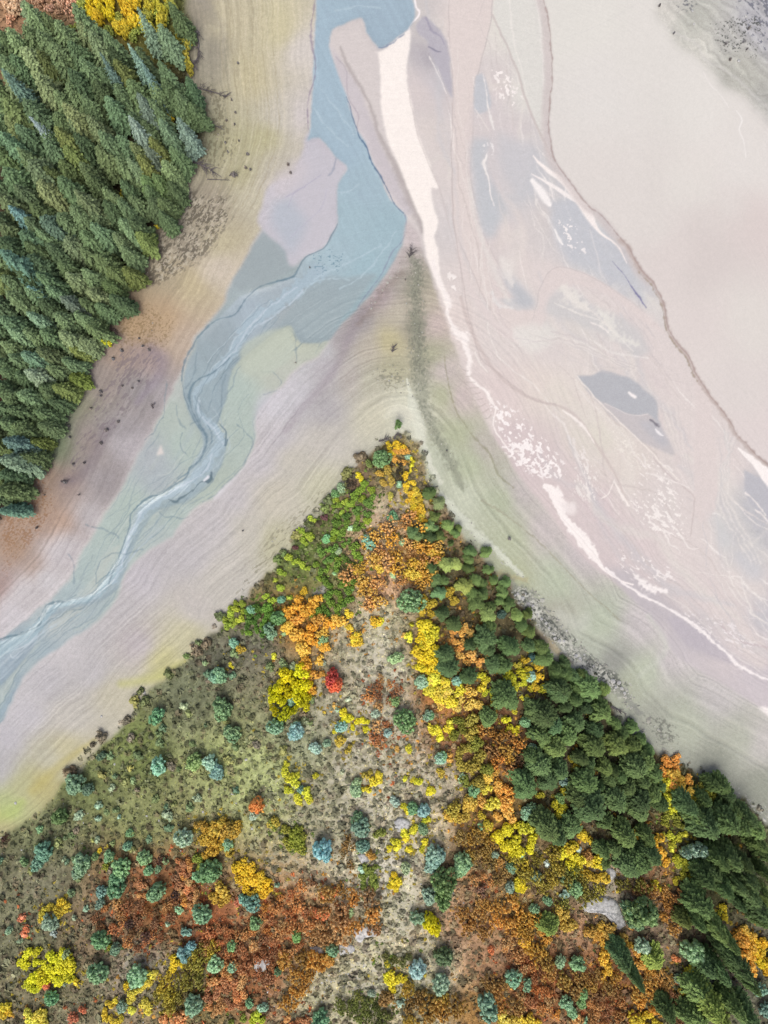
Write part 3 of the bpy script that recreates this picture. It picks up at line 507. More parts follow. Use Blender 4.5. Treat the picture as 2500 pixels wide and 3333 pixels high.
stroke('D', [(1140,1060,12),(1130,1100,16),(1080,1110,6),(1040,1160,5)], (84,108,120), alpha=.8, ragged=.6)
stroke('D', [(1120,1080,14),(1100,1100,10)], (226,230,236))
stroke('D', [(910,1200,4),(950,1215,12),(980,1195,10),(1040,1150,5)], (95,118,128), alpha=.8, ragged=.6)
stroke('W', [(155,1300,4),(110,1302,5),(92,1330,7),(85,1350,5),(50,1368,4),(0,1380,4)], (105,130,142), alpha=.8, ragged=.6)
for a in ([(1220,530),(1200,620),(1190,700),(1170,780)], [(980,840),(975,920),(1015,985)], [(860,1270),(920,1300),(1000,1310),(1040,1290)], [(1280,800),(1340,850),(1362,900),(1340,970),(1290,1050),(1180,1160),(1100,1220)], [(400,1659),(395,1560),(370,1500)], [(520,1659),(530,1560),(600,1500),(700,1490),(780,1470)], [(1060,640),(1090,750),(1020,800)], [(900,560),(890,650),(880,740),(830,830),(780,880)], [(950,700),(960,780),(1000,820)], [(470,1340),(540,1360),(620,1390),(640,1430)], [(1560,280),(1590,330),(1600,450)], [(1420,640),(1500,620),(1560,660)], [(1060,400),(1050,520),(1000,600)], [(1380,520),(1460,510),(1510,560),(1490,600)], [(700,1590),(720,1659)]):
    stroke('D', a, (118, 140, 152), 4, .5, ragged=.7, wob=9)
fill('D', [(1390,900),(1400,935),(1370,1000),(1290,1085),(1235,1160),(1190,1205),(1150,1192),(1290,1060),(1365,960)], (216,213,218), .9, 3, 3)
fill('D', [(1390,650),(1460,620),(1540,660),(1600,640),(1659,700),(1600,820),(1480,870),(1400,850),(1380,760)], (206,202,216), .6, 10, 12)
fill('D', [(870,905),(845,965),(885,960)], (222,216,212), 1, 1, 1, 0)
fill('D', [(1320,360),(1400,310),(1560,270),(1590,330),(1560,450),(1440,530),(1330,510),(1290,430)], (190,199,186), .8, 8, 5)
stroke('B', [(218,870,6),(210,760,8),(220,660,6),(250,550,10),(268,450,6),(235,300,12),(238,150,10),(265,-20,10)], (150,138,158), alpha=.75, soft=.8, ragged=.6)
stroke('B', [(470,650,3),(545,880,6),(590,960,10),(620,1020,7),(640,1090,11),(700,1190,9),(760,1310,8),(810,1390,8),(860,1440,5)], (82,112,142), alpha=.9, soft=.5, ragged=.4)
stroke('B', [(870,1450,6),(880,1510,6),(860,1600,6),(790,1690,10),(740,1780,8),(690,1880,6),(600,2000,5),(550,2074,6)], (140,145,168), alpha=.7, soft=.8, ragged=.6)
stroke('B', [(690,325,6),(740,318,10),(800,280,8),(860,230,5)], (120,140,170), alpha=.7, ragged=.9)
stroke('B', [(250,300,5),(280,500,5),(240,700,4)], (185,205,218), alpha=.6, wob=8)
for a in ([(300,600),(420,760),(520,900)], [(240,720),(330,840),(480,980)], [(420,1300),(500,1290),(560,1240)], [(260,1880),(420,1800),(700,1650)], [(420,1960),(600,1830),(820,1560)], [(400,60),(560,40),(700,60)], [(180,1990),(260,1900),(480,1880)]):
    stroke('B', a, (188,208,218), 5, .5, ragged=.6, wob=9)
flecks('B', [(200,1700),(450,1650),(500,1850),(250,1900)], (110,145,160), 4, .62, 0, 1.5, 310, .8)
# ---------------- spit and shores of the peninsula
SPCC = idw('W', SPC, warp=22, seed=49, power=3.6)
dp_ = dP + 5 * w2 + 14 * (fbm(U / 230, V / 230, 33, 2) - .5)
sp = fbm(dp_ / 5.2, (U - V) / 520, 98, 3, .6)
m_s, b_ = mask_poly(SPIT, 6, 5); i0, i1, j0, j1 = b_
mm = m_s[..., None]
tx = (1 + np.clip(-.06 + .38 * fbm(U[i0:i1, j0:j1] / 120, V[i0:i1, j0:j1] / 120, 511, 3), .02, .3) * (sp[i0:i1, j0:j1] - .5) * 2 + .05 * (fbm(U[i0:i1, j0:j1] / 5, V[i0:i1, j0:j1] / 5, 99, 2) - .5) * 2)[..., None]
COL[i0:i1, j0:j1] = COL[i0:i1, j0:j1] * (1 - mm) + SPCC[i0:i1, j0:j1] * tx * mm
stroke('E', [(640,400,30),(560,480,60),(500,600,60),(450,720,50),(400,820,50),(300,950,60),(150,1120,60),(60,1250,40)], (152,140,150), alpha=.36, soft=1)
stroke('E', [(850,180,40),(740,290,50),(660,400,50),(560,520,40)], (146,134,128), alpha=.5, soft=1, ragged=.5)
stroke('E', [(905,60,36),(950,150,60),(935,300,76),(945,420,90),(950,560,90),(960,700,100),(970,850,116),(975,950,116),(995,1100,100),(1045,1200,86),(1100,1320,80),(1150,1420,76),(1200,1500,64),(1260,1640,50)], (142,146,130), alpha=.62, soft=.7, ragged=.5)
flecks('E', [(880,0),(1000,60),(1020,400),(1040,900),(1080,1200),(1250,1500),(1180,1560),(1000,1250),(900,1000),(880,700),(880,300)], (108,112,100), 4.5, .54, 1.4, 1.4, 320, .45)
flecks('E', [(640,800),(850,780),(900,900),(880,1000),(700,1000),(620,900)], (130,130,115), 5, .53, .4, 1.6, 321, .6)
flecks('E', [(880,60),(840,200),(640,440),(600,400),(780,180)], (120,112,106), 4.5, .53, -.8, 1.5, 322, .7)
stroke('E', [(880,900,10),(900,1000,26),(930,1120,60),(960,1250,70),(1000,1360,40),(1040,1480,36),(1100,1590,40)], (226,228,212), alpha=.85, soft=.5, ragged=.4)
stroke('E', [(740,1150,30),(820,1100,60),(900,1160,60)], (228,226,208), alpha=.7, soft=.8)
stroke('H', [(290,20,30),(380,130,50),(460,220,50),(560,320,46),(660,400,40),(740,480,36),(830,570,26)], (224,228,212), alpha=.9, soft=.5, ragged=.5)
stroke('H', [(560,540,30),(700,560,40),(860,600,26)], (190,180,140), alpha=.6, soft=.8, ragged=.5)
stroke('H', [(740,620,60),(850,720,110),(960,850,110),(1080,960,100),(1180,1080,90),(1300,1180,80),(1420,1270,80),(1520,1380,60),(1620,1500,50)], (150,152,146), alpha=.75, soft=.6, ragged=.5)
flecks('H', [(760,620),(900,640),(1100,880),(1300,1100),(1560,1290),(1560,1400),(1380,1320),(1150,1180),(950,950),(780,780)], (88,92,88), 5, .52, .85, 1.8, 330, .85)
flecks('H', [(740,640),(860,640),(1060,900),(1260,1120),(1520,1290),(1540,1440),(1360,1320),(1150,1180),(920,930),(770,780)], (226,226,216), 5, .52, .85, 1.6, 331, .9)
stroke('H', [(930,950,30),(1010,1020,50),(1080,1090,40),(1160,1150,16)], (198,182,150), alpha=.8, soft=.6)
flecks('K', [(1350,400),(1659,500),(1700,720),(1520,650)], (110,112,105), 5, .53, .7, 1.5, 332, .7)
flecks('L', [(1380,20),(1480,100),(1659,200),(1800,350),(1659,300),(1500,220)], (215,215,205), 5, .57, .7, 1.5, 333, .8)
flecks('G', [(380,900),(760,560),(900,450),(960,380),(1000,440),(700,760),(500,1000),(200,1300),(60,1400)], (138,136,116), 4, .56, -.75, 3.5, 334, .6)
stroke('W', [(1400,1330,10),(1440,1400,12),(1380,1460,8)], (214,218,206), alpha=.4, soft=1)
stroke('H', [(1080,830,60),(1200,900,110),(1260,850,60)], (212,215,204), alpha=.5, soft=1)
stroke('H', [(560,60,20),(700,150,14),(900,300,10),(1080,480,8),(1300,700,8),(1500,880,8)], (168,166,146), alpha=.6, ragged=.6)
stroke('E', [(1130,740,8),(1150,880,8),(1200,1080,10),(1260,1190,8),(1360,1320,12),(1440,1400,14),(1500,1540,10),(1600,1640,8)], (150,150,122), alpha=.65, soft=.8, ragged=.6)
stroke('I', [(0,1150,90),(80,1130,80),(150,1060,50)], (186,204,120), alpha=.5, soft=1)
stroke('I', [(220,980,60),(330,880,60),(420,800,50),(640,640,26)], (196,186,120), alpha=.55, soft=1)
stroke('I', [(820,260,50),(1000,230,70),(1180,160,60),(1330,60,50)], (200,200,128), alpha=.6, soft=1)
# ---------------- hillside under the scrub
PVCC = idw('W', PVC, warp=26, seed=50, power=3.4)
m_p, b_ = mask_poly(PEN, 24, 5); i0, i1, j0, j1 = b_
PEN_MASK = np.zeros(U.shape, np.float32); PEN_MASK[i0:i1, j0:j1] = m_p
X_, Y_ = U[i0:i1, j0:j1], V[i0:i1, j0:j1]
n1 = fbm(X_ / 13, Y_ / 13, 140, 4, .8); n2 = fbm(X_ / 60, Y_ / 60, 150, 3)
tx = (1 + .75 * (n1 - .5) * 2 + .25 * (n2 - .5) * 2)[..., None]
mm = m_p[..., None]; COL[i0:i1, j0:j1] = COL[i0:i1, j0:j1] * (1 - mm) + PVCC[i0:i1, j0:j1] * tx * 1.2 * mm
flecks('W', [(760,1320),(860,1300),(880,1500),(960,1700),(900,1800),(950,2000),(1000,2212),(700,2212),(800,1900),(700,1700),(760,1500)], (214,208,190), 8, .50, .4, 1.3, 340, .7, 30)
flecks('W', [(560,1640),(760,1660),(760,1900),(640,1950),(520,1850)], (190,186,165), 7, .55, .4, 1.3, 341, .5, 30)
flecks('W', [(1250,1880),(1400,1850),(1420,1960),(1280,1980)], (206,198,182), 8, .52, .4, 1.3, 342, .6, 30)
flecks('W', [(800,1100),(870,1080),(850,1180),(900,1240),(830,1320),(760,1260)], (222,190,160), 7, .53, .4, 1.3, 343, .7, 20)
flecks('W', [(250,2060),(400,2040),(420,2130),(250,2150)], (170,166,155), 6, .54, .2, 1.3, 344, .7, 20)
fill('G', [(650,1300),(760,1250),(760,1290),(680,1340)], (186,184,178), .9, 5, 4)
fill('N', [(770,430),(860,370),(900,440),(960,520),(930,620),(850,700),(780,680),(780,600),(830,560),(790,500)], (216,210,194), .85, 10, 6)
fill('N', [(880,700),(960,680),(1000,800),(960,900),(880,850)], (196,192,170), .8, 14, 10)
# ---------------- forest floor
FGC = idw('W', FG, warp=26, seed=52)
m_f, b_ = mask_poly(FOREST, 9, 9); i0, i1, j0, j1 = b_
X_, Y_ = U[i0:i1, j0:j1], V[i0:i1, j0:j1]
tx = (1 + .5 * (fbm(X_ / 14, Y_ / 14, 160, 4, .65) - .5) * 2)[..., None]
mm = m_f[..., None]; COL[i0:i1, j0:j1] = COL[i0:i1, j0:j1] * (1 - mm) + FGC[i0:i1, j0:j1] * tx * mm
# overall fine mottling of real ground
COL *= (1 + .05 * (fbm(U / 3.1, V / 3.1, 170, 2) - .5) * 2)[..., None]
COL = np.clip(COL, 0, 1) * ALB

# small relief: banks, hummocks
HG = HG + (0.10 * (sp - .5) * (blur(PEN_MASK * 0 + 1, 3)) + 0.0).astype(np.float32) * (m_s.mean() * 0 + 1) * np.where(dP < 500, 1, .3)
lake_full = np.zeros(U.shape, np.float32)
ml, bb = mask_poly(LAKE, 3, 2); lake_full[bb[0]:bb[1], bb[2]:bb[3]] = ml
cor_full = np.zeros(U.shape, np.float32); cor_full[:] = 0
mc, bb = mask_poly(CORNER, 14, 14); cor_full[bb[0]:bb[1], bb[2]:bb[3]] = mc

# ------------------------------------------------------------------ materials
def mat_base(name):
    m = bpy.data.materials.new(name); m.use_nodes = True
    nt = m.node_tree; b = nt.nodes['Principled BSDF']
    return m, nt, b
def ground_mat(name, rough=0.95, bump=0.4, speck=0.16, spec=0.15, scale=7.0):
    m, nt, b = mat_base(name); N = nt.nodes; L = nt.links
    at_ = N.new('ShaderNodeVertexColor'); at_.layer_name = 'albedo'
    tc = N.new('ShaderNodeTexCoord')
    n1 = N.new('ShaderNodeTexNoise'); n1.inputs['Scale'].default_value = scale; n1.inputs['Detail'].default_value = 3; n1.inputs['Roughness'].default_value = .7
    n2 = N.new('ShaderNodeTexNoise'); n2.inputs['Scale'].default_value = scale * .22; n2.inputs['Detail'].default_value = 2
    L.new(tc.outputs['Object'], n1.inputs['Vector']); L.new(tc.outputs['Object'], n2.inputs['Vector'])
    mr = N.new('ShaderNodeMapRange'); mr.inputs[1].default_value = .25; mr.inputs[2].default_value = .75
    mr.inputs[3].default_value = 1 - speck; mr.inputs[4].default_value = 1 + speck
    L.new(n1.outputs['Fac'], mr.inputs[0])
    mr2 = N.new('ShaderNodeMapRange'); mr2.inputs[1].default_value = .25; mr2.inputs[2].default_value = .75
    mr2.inputs[3].default_value = 1 - speck * .4; mr2.inputs[4].default_value = 1 + speck * .4
    L.new(n2.outputs['Fac'], mr2.inputs[0])
    mm_ = N.new('ShaderNodeMath'); mm_.operation = 'MULTIPLY'; L.new(mr.outputs[0], mm_.inputs[0]); L.new(mr2.outputs[0], mm_.inputs[1])
    vm = N.new('ShaderNodeVectorMath'); vm.operation = 'SCALE'
    L.new(at_.outputs['Color'], vm.inputs[0]); L.new(mm_.outputs[0], vm.inputs['Scale'])
    L.new(vm.outputs[0], b.inputs['Base Color'])
    b.inputs['Roughness'].default_value = rough; b.inputs['Specular IOR Level'].default_value = spec
    if bump:
        bp = N.new('ShaderNodeBump'); bp.inputs['Strength'].default_value = bump; bp.inputs['Distance'].default_value = .08
        L.new(n1.outputs['Fac'], bp.inputs['Height']); L.new(bp.outputs[0], b.inputs['Normal'])
    return m
M_GROUND = ground_mat('dry_shore_soil')
M_MUD = ground_mat('wet_mud', .8, .2, .075, .2, 5)
M_WATER = ground_mat('glacial_water', .25, .1, .09, .35, 7)
M_LAKE = ground_mat('milky_water', .3, .05, .045, .35, 6)

def foliage_mat(name, var=.35, scale=2.2, trans=.15):
    m, nt, b = mat_base(name); N = nt.nodes; L = nt.links
    oi = N.new('ShaderNodeObjectInfo'); tc = N.new('ShaderNodeTexCoord')
    n1 = N.new('ShaderNodeTexNoise'); n1.inputs['Scale'].default_value = scale; n1.inputs['Detail'].default_value = 3; n1.inputs['Roughness'].default_value = .7
    L.new(tc.outputs['Object'], n1.inputs['Vector'])
    mr = N.new('ShaderNodeMapRange'); mr.inputs[1].default_value = .3; mr.inputs[2].default_value = .7
    mr.inputs[3].default_value = 1 - var; mr.inputs[4].default_value = 1 + var
    L.new(n1.outputs['Fac'], mr.inputs[0])
    geo = N.new('ShaderNodeNewGeometry')
    mr3 = N.new('ShaderNodeMapRange'); mr3.inputs[3].default_value = .72; mr3.inputs[4].default_value = 1.28
    L.new(geo.outputs['Random Per Island'], mr3.inputs[0])
    mu = N.new('ShaderNodeMath'); mu.operation = 'MULTIPLY'; L.new(mr.outputs[0], mu.inputs[0]); L.new(mr3.outputs[0], mu.inputs[1])
    vm = N.new('ShaderNodeVectorMath'); vm.operation = 'SCALE'
    L.new(oi.outputs['Color'], vm.inputs[0]); L.new(mu.outputs[0], vm.inputs['Scale'])
    L.new(vm.outputs[0], b.inputs['Base Color'])
    b.inputs['Roughness'].default_value = .75; b.inputs['Specular IOR Level'].default_value = .25
    return m
M_NEEDLE = foliage_mat('conifer_needles', .3, 3)
M_LEAF = foliage_mat('leaves', .25, 5)
def plain_mat(name, col, var=.3, scale=3, rough=.9):
    m, nt, b = mat_base(name); N = nt.nodes; L = nt.links
    tc = N.new('ShaderNodeTexCoord'); n1 = N.new('ShaderNodeTexNoise'); n1.inputs['Scale'].default_value = scale; n1.inputs['Detail'].default_value = 4
    L.new(tc.outputs['Object'], n1.inputs['Vector'])
    cr = N.new('ShaderNodeValToRGB'); c = np.array(col)
    cr.color_ramp.elements[0].position = .3; cr.color_ramp.elements[0].color = (*(c * (1 - var)), 1)
    cr.color_ramp.elements[1].position = .7; cr.color_ramp.elements[1].color = (*np.minimum(c * (1 + var), 1), 1)
    L.new(n1.outputs['Fac'], cr.inputs[0]); L.new(cr.outputs[0], b.inputs['Base Color'])
    b.inputs['Roughness'].default_value = rough
    return m
M_BARK = plain_mat('bark', (.12, .09, .07)); M_DEAD = plain_mat('weathered_wood', (.13, .115, .12))
M_ROCK = plain_mat('pale_rock', (.43, .43, .43), .4, 2.6); M_PEB = plain_mat('pebble', (.34, .34, .31), .5, .6)

# ------------------------------------------------------------------ mesh helpers
LINK = scn.collection.objects.link
def mesh_np(name, verts, quads=None, tris=None, mat=None, smooth=False, color=None):
    me = bpy.data.meshes.new(name)
    verts = np.asarray(verts, np.float32)
    nq = 0 if quads is None else len(quads); nt_ = 0 if tris is None else len(tris)
    me.vertices.add(len(verts)); me.vertices.foreach_set('co', verts.ravel())
    loops = []
    if nq: loops.append(np.asarray(quads, np.int32).ravel())
    if nt_: loops.append(np.asarray(tris, np.int32).ravel())
    lp = np.concatenate(loops)
    me.loops.add(len(lp)); me.loops.foreach_set('vertex_index', lp)
    st_ = np.concatenate([np.arange(nq) * 4, nq * 4 + np.arange(nt_) * 3]).astype(np.int32)
    me.polygons.add(nq + nt_); me.polygons.foreach_set('loop_start', st_)
    if smooth: me.polygons.foreach_set('use_smooth', np.ones(nq + nt_, bool))
    if color is not None:
        ca = me.color_attributes.new('albedo', 'FLOAT_COLOR', 'POINT')
        c4 = np.ones((len(verts), 4), np.float32); c4[:, :3] = color
        ca.data.foreach_set('color', c4.ravel())
    me.update(calc_edges=True)
    if mat: me.materials.append(mat)
    return me
def add(name, me, parent=None, **props):
    o = bpy.data.objects.new(name, me); LINK(o)
    if parent: o.parent = parent
    for k, v in props.items(): o[k] = v
    return o

# ------------------------------------------------------------------ the ground surface, split where its kind changes
ext = [-30000, -12000, -5000, -2600, -1400, -700, -320]
gu2 = np.concatenate([[gu[0] + e + 0.0 for e in ext], gu, [gu[-1] - e for e in ext[::-1]]])
gv2 = np.concatenate([[gv[0] + e for e in ext], gv, [gv[-1] - e for e in ext[::-1]]])
ne = len(ext)
def padn(a):
    return np.pad(a, [(ne, ne), (ne, ne)] + [(0, 0)] * (a.ndim - 2), mode='edge')
HH = padn(HG); CC = padn(COL)
UU, VV = np.meshgrid(gu2, gv2)
kk = S * (CAMH - HH) / CAMH
VX = (UU - CX) * kk; VY = -(VV - CY) * kk
NV2, NU2 = UU.shape
reg = np.zeros((NV2, NU2), np.int8)          # 0 dry ground, 1 mud flat, 2 stream, 3 lake
spit_full = np.zeros(U.shape, np.float32); ms_, bb = mask_poly(SPIT, 6, 5); spit_full[bb[0]:bb[1], bb[2]:bb[3]] = ms_
left_full = np.zeros(U.shape, np.float32); ms_, bb = mask_poly(LEFT, 10, 7); left_full[bb[0]:bb[1], bb[2]:bb[3]] = ms_
r = np.ones(U.shape, np.int8)
r[lake_full > .5] = 3; r[cor_full > .5] = 0; r[left_full > .5] = 0; r[spit_full > .5] = 0
r[(BLUE_MASK > .5) & (spit_full < .5)] = 2
reg = padn(r)
fr = reg[:-1, :-1]
idx = np.arange(NV2 * NU2, dtype=np.int64).reshape(NV2, NU2)
q = np.stack([idx[1:, :-1], idx[1:, 1:], idx[:-1, 1:], idx[:-1, :-1]], -1)
verts = np.stack([VX, VY, HH], -1).reshape(-1, 3); cols = CC.reshape(-1, 3)
for rid, nm, mt in ((0, 'ground', M_GROUND), (1, 'mud_flat', M_MUD), (2, 'stream', M_WATER), (3, 'lake', M_LAKE)):
    Q = q[fr == rid].reshape(-1, 4)
    used, inv = np.unique(Q, return_inverse=True)
    me = mesh_np(nm, verts[used], inv.reshape(-1, 4), None, mt, True, cols[used])
    add(nm, me, kind='structure')
del q, verts, cols, VX, VY, kk, UU, VV

# ------------------------------------------------------------------ leaf cards and lobes
RS = np.random.RandomState(7)
def cards(c, n, s, asp=1.0):
    """rhombic leaf clumps: centres, normals, sizes"""
    n = n / (np.linalg.norm(n, axis=1, keepdims=True) + 1e-9)
    r_ = RS.normal(size=n.shape); t = np.cross(n, r_); t /= (np.linalg.norm(t, axis=1, keepdims=True) + 1e-9)
    b = np.cross(n, t); s = s[:, None]
    v = np.stack([c + t * s, c + b * s * .62 * asp, c - t * s, c - b * s * .62 * asp], 1)
    return v.reshape(-1, 3), np.arange(len(c) * 4).reshape(-1, 4)
def ico():
    p = (1 + 5 ** .5) / 2
    v = [(-1,p,0),(1,p,0),(-1,-p,0),(1,-p,0),(0,-1,p),(0,1,p),(0,-1,-p),(0,1,-p),(p,0,-1),(p,0,1),(-p,0,-1),(-p,0,1)]
    f = [(0,11,5),(0,5,1),(0,1,7),(0,7,10),(0,10,11),(1,5,9),(5,11,4),(11,10,2),(10,7,6),(7,1,8),(3,9,4),(3,4,2),(3,2,6),(3,6,8),(3,8,9),(4,9,5),(2,4,11),(6,2,10),(8,6,7),(9,8,1)]
    v = [np.array(a) / np.linalg.norm(a) for a in v]; out = []; cache = {}
    def mid(a, b):
        k = (min(a, b), max(a, b))
        if k not in cache:
            m = v[a] + v[b]; v.append(m / np.linalg.norm(m)); cache[k] = len(v) - 1
        return cache[k]
    for a, b, c in f:
        x, y, z = mid(a, b), mid(b, c), mid(c, a); out += [(a, x, z), (b, y, x), (c, z, y), (x, y, z)]
    return np.array(v), np.array(out)
ICO_V, ICO_F = ico()
def lobes_mesh(name, C, R, ncard, csize, flat=1.0, rough=.22, core=.8):
    vs, ts, qs = [], [], []; nv = 0
    for c, r_ in zip(C, R):
        v = ICO_V * (1 + rough * RS.normal(size=(len(ICO_V), 1))) * r_ * core * np.array([1, 1, flat]) + c
        vs.append(v); ts.append(ICO_F + nv); nv += len(v)
    k = ncard
    cc = np.repeat(C, k, 0); rr = np.repeat(R, k)
    d = RS.normal(size=(len(cc), 3)); d[:, 2] = np.abs(d[:, 2]) * 1.1 - .25; d /= np.linalg.norm(d, axis=1, keepdims=True)
    p = cc + d * (rr * RS.uniform(.8, 1.12, len(cc)))[:, None] * np.array([1, 1, flat])
    nn = d + RS.normal(size=d.shape) * .45
    v, q_ = cards(p, nn, csize * rr * RS.uniform(.7, 1.35, len(cc)))
    vs.append(v); qs = q_ + nv
    return mesh_np(name, np.vstack(vs), qs, np.vstack(ts), M_LEAF)
def conifer_mesh(name, H=10., R=1.9, power=.85, dens=1.0, rnd=0.0, droop=.1, base=.06, csz=.2):
    C, Nn, Sz = [], [], []
    nl = int(26 * dens ** .5)
    bulge = RS.uniform(0, 6.28, 3); ba = RS.uniform(.04, .14, 3)
    for i in range(nl):
        t = (i + RS.rand() * .6) / nl
        prof = ((1 - t) ** power) * (1 - rnd) + rnd * math.sqrt(max(0, 1 - (t * .97) ** 2.4))
        if t < .1: prof *= .75 + 2.5 * t
        r_ = R * prof + .05; z = H * (base + (1 - base) * t)
        nb = max(4, int((5 + 9 * prof) * dens ** .5)); a0 = RS.rand() * 6.28
        for j in range(nb):
            az = a0 + 6.283 * j / nb + RS.normal() * .18
            L = r_ * RS.choice([RS.uniform(.62, .85), RS.uniform(.85, 1.18)]) * (1 + sum(ba[k] * math.sin((k + 2) * az + bulge[k] + t * 3) for k in range(3)))
            ns = max(2, int(L / .24 * dens ** .5))
            d = np.linspace(.3, 1, ns)
            w = L * .22 * (1.15 - d)
            for s_ in (-1, 0, 1):
                lat = s_ * w * RS.uniform(.6, 1.2)
                x = math.cos(az) * L * d - math.sin(az) * lat; y = math.sin(az) * L * d + math.cos(az) * lat
                zz = z + (L * .25) * (1 - d) - droop * L * d ** 2 + RS.normal(size=ns) * .05
                C.append(np.stack([x, y, zz], 1))
                Nn.append(np.stack([math.cos(az) * .55 + RS.normal(size=ns) * .3, math.sin(az) * .55 + RS.normal(size=ns) * .3, .8 + RS.rand(ns) * .3], 1))
                Sz.append(np.full(ns, csz) * RS.uniform(.7, 1.3, ns) * (.7 + .4 * prof))
    # leader
    k = 10; zt = np.linspace(.93, 1.02, k) * H
    C.append(np.stack([RS.normal(size=k) * .05, RS.normal(size=k) * .05, zt], 1)); Nn.append(RS.normal(size=(k, 3))); Sz.append(np.full(k, csz * .5))
    v, q_ = cards(np.vstack(C), np.vstack(Nn), np.concatenate(Sz), 1.1)
    # inner mass of twigs and old needles
    rings, seg = 9, 9; cv = []
    for i in range(rings):
        t = i / (rings - 1); prof = ((1 - t) ** power) * (1 - rnd) + rnd * math.sqrt(max(0, 1 - (t * .97) ** 2.4))
        for j in range(seg):
            a = 6.283 * j / seg; rr = R * prof * .58 * RS.uniform(.75, 1.2) + .02
            cv.append((math.cos(a) * rr, math.sin(a) * rr, H * (base + (1 - base) * t * .95)))
    nv = len(v); tq = [(nv + i * seg + j, nv + i * seg + (j + 1) % seg, nv + (i + 1) * seg + (j + 1) % seg, nv + (i + 1) * seg + j) for i in range(rings - 1) for j in range(seg)]
    return mesh_np(name, np.vstack([v, cv]), np.vstack([q_, tq]), None, M_NEEDLE)
def tube(path, radii, seg=6):
    path = np.asarray(path, float); vs, qs = [], []
    for i, p in enumerate(path):
        d = path[min(i + 1, len(path) - 1)] - path[max(i - 1, 0)]; d /= np.linalg.norm(d) + 1e-9
        a = np.cross(d, [0.3, .9, .2]); a /= np.linalg.norm(a); b = np.cross(d, a)
        for j in range(seg):
            an = 6.283 * j / seg; vs.append(p + (a * math.cos(an) + b * math.sin(an)) * radii[i])
    for i in range(len(path) - 1):
        for j in range(seg):
            qs.append((i * seg + j, i * seg + (j + 1) % seg, (i + 1) * seg + (j + 1) % seg, (i + 1) * seg + j))
    return np.array(vs), np.array(qs)
def tubes_mesh(name, items, mat):
    vs, qs, nv = [], [], 0
    for p, r_ in items:
        v, q_ = tube(p, r_); vs.append(v); qs.append(q_ + nv); nv += len(v)
    return mesh_np(name, np.vstack(vs), np.vstack(qs), None, mat, True)
def trunk_mesh(name, H, r0):
    it = [([(0, 0, -.4), (0.03, 0, H * .3), (0, .04, H * .65), (0, 0, H * .97)], [r0 * 1.2, r0, r0 * .6, r0 * .12])]
    for i in range(10):
        a = RS.rand() * 6.28; z = H * (.08 + .07 * i); L = (1 - z / H) * 1.2
        it.append(([(0, 0, z), (math.cos(a) * L * .5, math.sin(a) * L * .5, z + .08), (math.cos(a) * L, math.sin(a) * L, z)], [r0 * .3, r0 * .2, r0 * .08]))
    return tubes_mesh(name, it, M_BARK)
def stems_mesh(name, n, H, spread):
    it = []
    for i in range(n):
        a = RS.rand() * 6.28; r_ = spread * RS.uniform(.3, 1)
        it.append(([(0, 0, -.3), (math.cos(a) * r_ * .35, math.sin(a) * r_ * .35, H * .45), (math.cos(a) * r_, math.sin(a) * r_, H)], [.06, .045, .015]))
    return tubes_mesh(name, it, M_BARK)

SPRUCE = [conifer_mesh('spruce_crown', 10, 2.0, .80, 1.5, .26, .10) for _ in range(6)]
SLIM = [conifer_mesh('slim_spruce_crown', 10, 1.25, .85, 1.1, .05, .14, csz=.17) for _ in range(2)]
PINE = [conifer_mesh('pine_crown', 8, 2.1, .8, 1.6, rn, .05, .12, csz=.17) for rn in (.72, .6, .5, .66, .4, .75)]
TRUNK = trunk_mesh('trunk', 9.5, .17)
# broad-leaved clumps: unit radius, lumpy outline of many small lobes
def clump(name, seed, nsub=5, nl=95, lr=.135, height=.75, spread=.62, nc=9):
    R_ = np.random.RandomState(seed)
    subs = [(math.cos(a) * spread * R_.uniform(.2, 1), math.sin(a) * spread * R_.uniform(.2, 1), R_.uniform(.32, .5)) for a in R_.rand(nsub) * 6.283] + [(0, 0, .45)]
    C, Rr = [], []
    while len(C) < nl:
        s_ = subs[R_.randint(len(subs))]
        d = R_.normal(size=3); d[2] = abs(d[2]); d /= np.linalg.norm(d)
        p = np.array([s_[0] + d[0] * s_[2], s_[1] + d[1] * s_[2], height * (.25 + .75 * d[2]) * (s_[2] / .45) + .08])
        if any(np.linalg.norm((p - c)[:2]) < lr * .75 for c in C[-60:]) and R_.rand() < .8: continue
        C.append(p); Rr.append(lr * R_.uniform(.65, 1.3))
    return lobes_mesh(name, np.array(C), np.array(Rr), nc, .42)
LEAFY = [clump('leafy_clump', 30 + i) for i in range(6)]
LOOSE = [clump('loose_clump', 50 + i, 7, 60, .11, .5, .8, 8) for i in range(6)]
JUNI = [clump('juniper_clump', 70 + i, 4, 90, .13, 1.0, .42, 11) for i in range(5)]
SMALLC = [clump('small_clump', 90 + i, 2, 16, .26, .7, .35, 8) for i in range(3)]
BIGTR = [clump('dense_crown', 110 + i, 5, 150, .105, 1.15, .45, 10) for i in range(3)]
STEMS = stems_mesh('stems', 7, .5, .5)

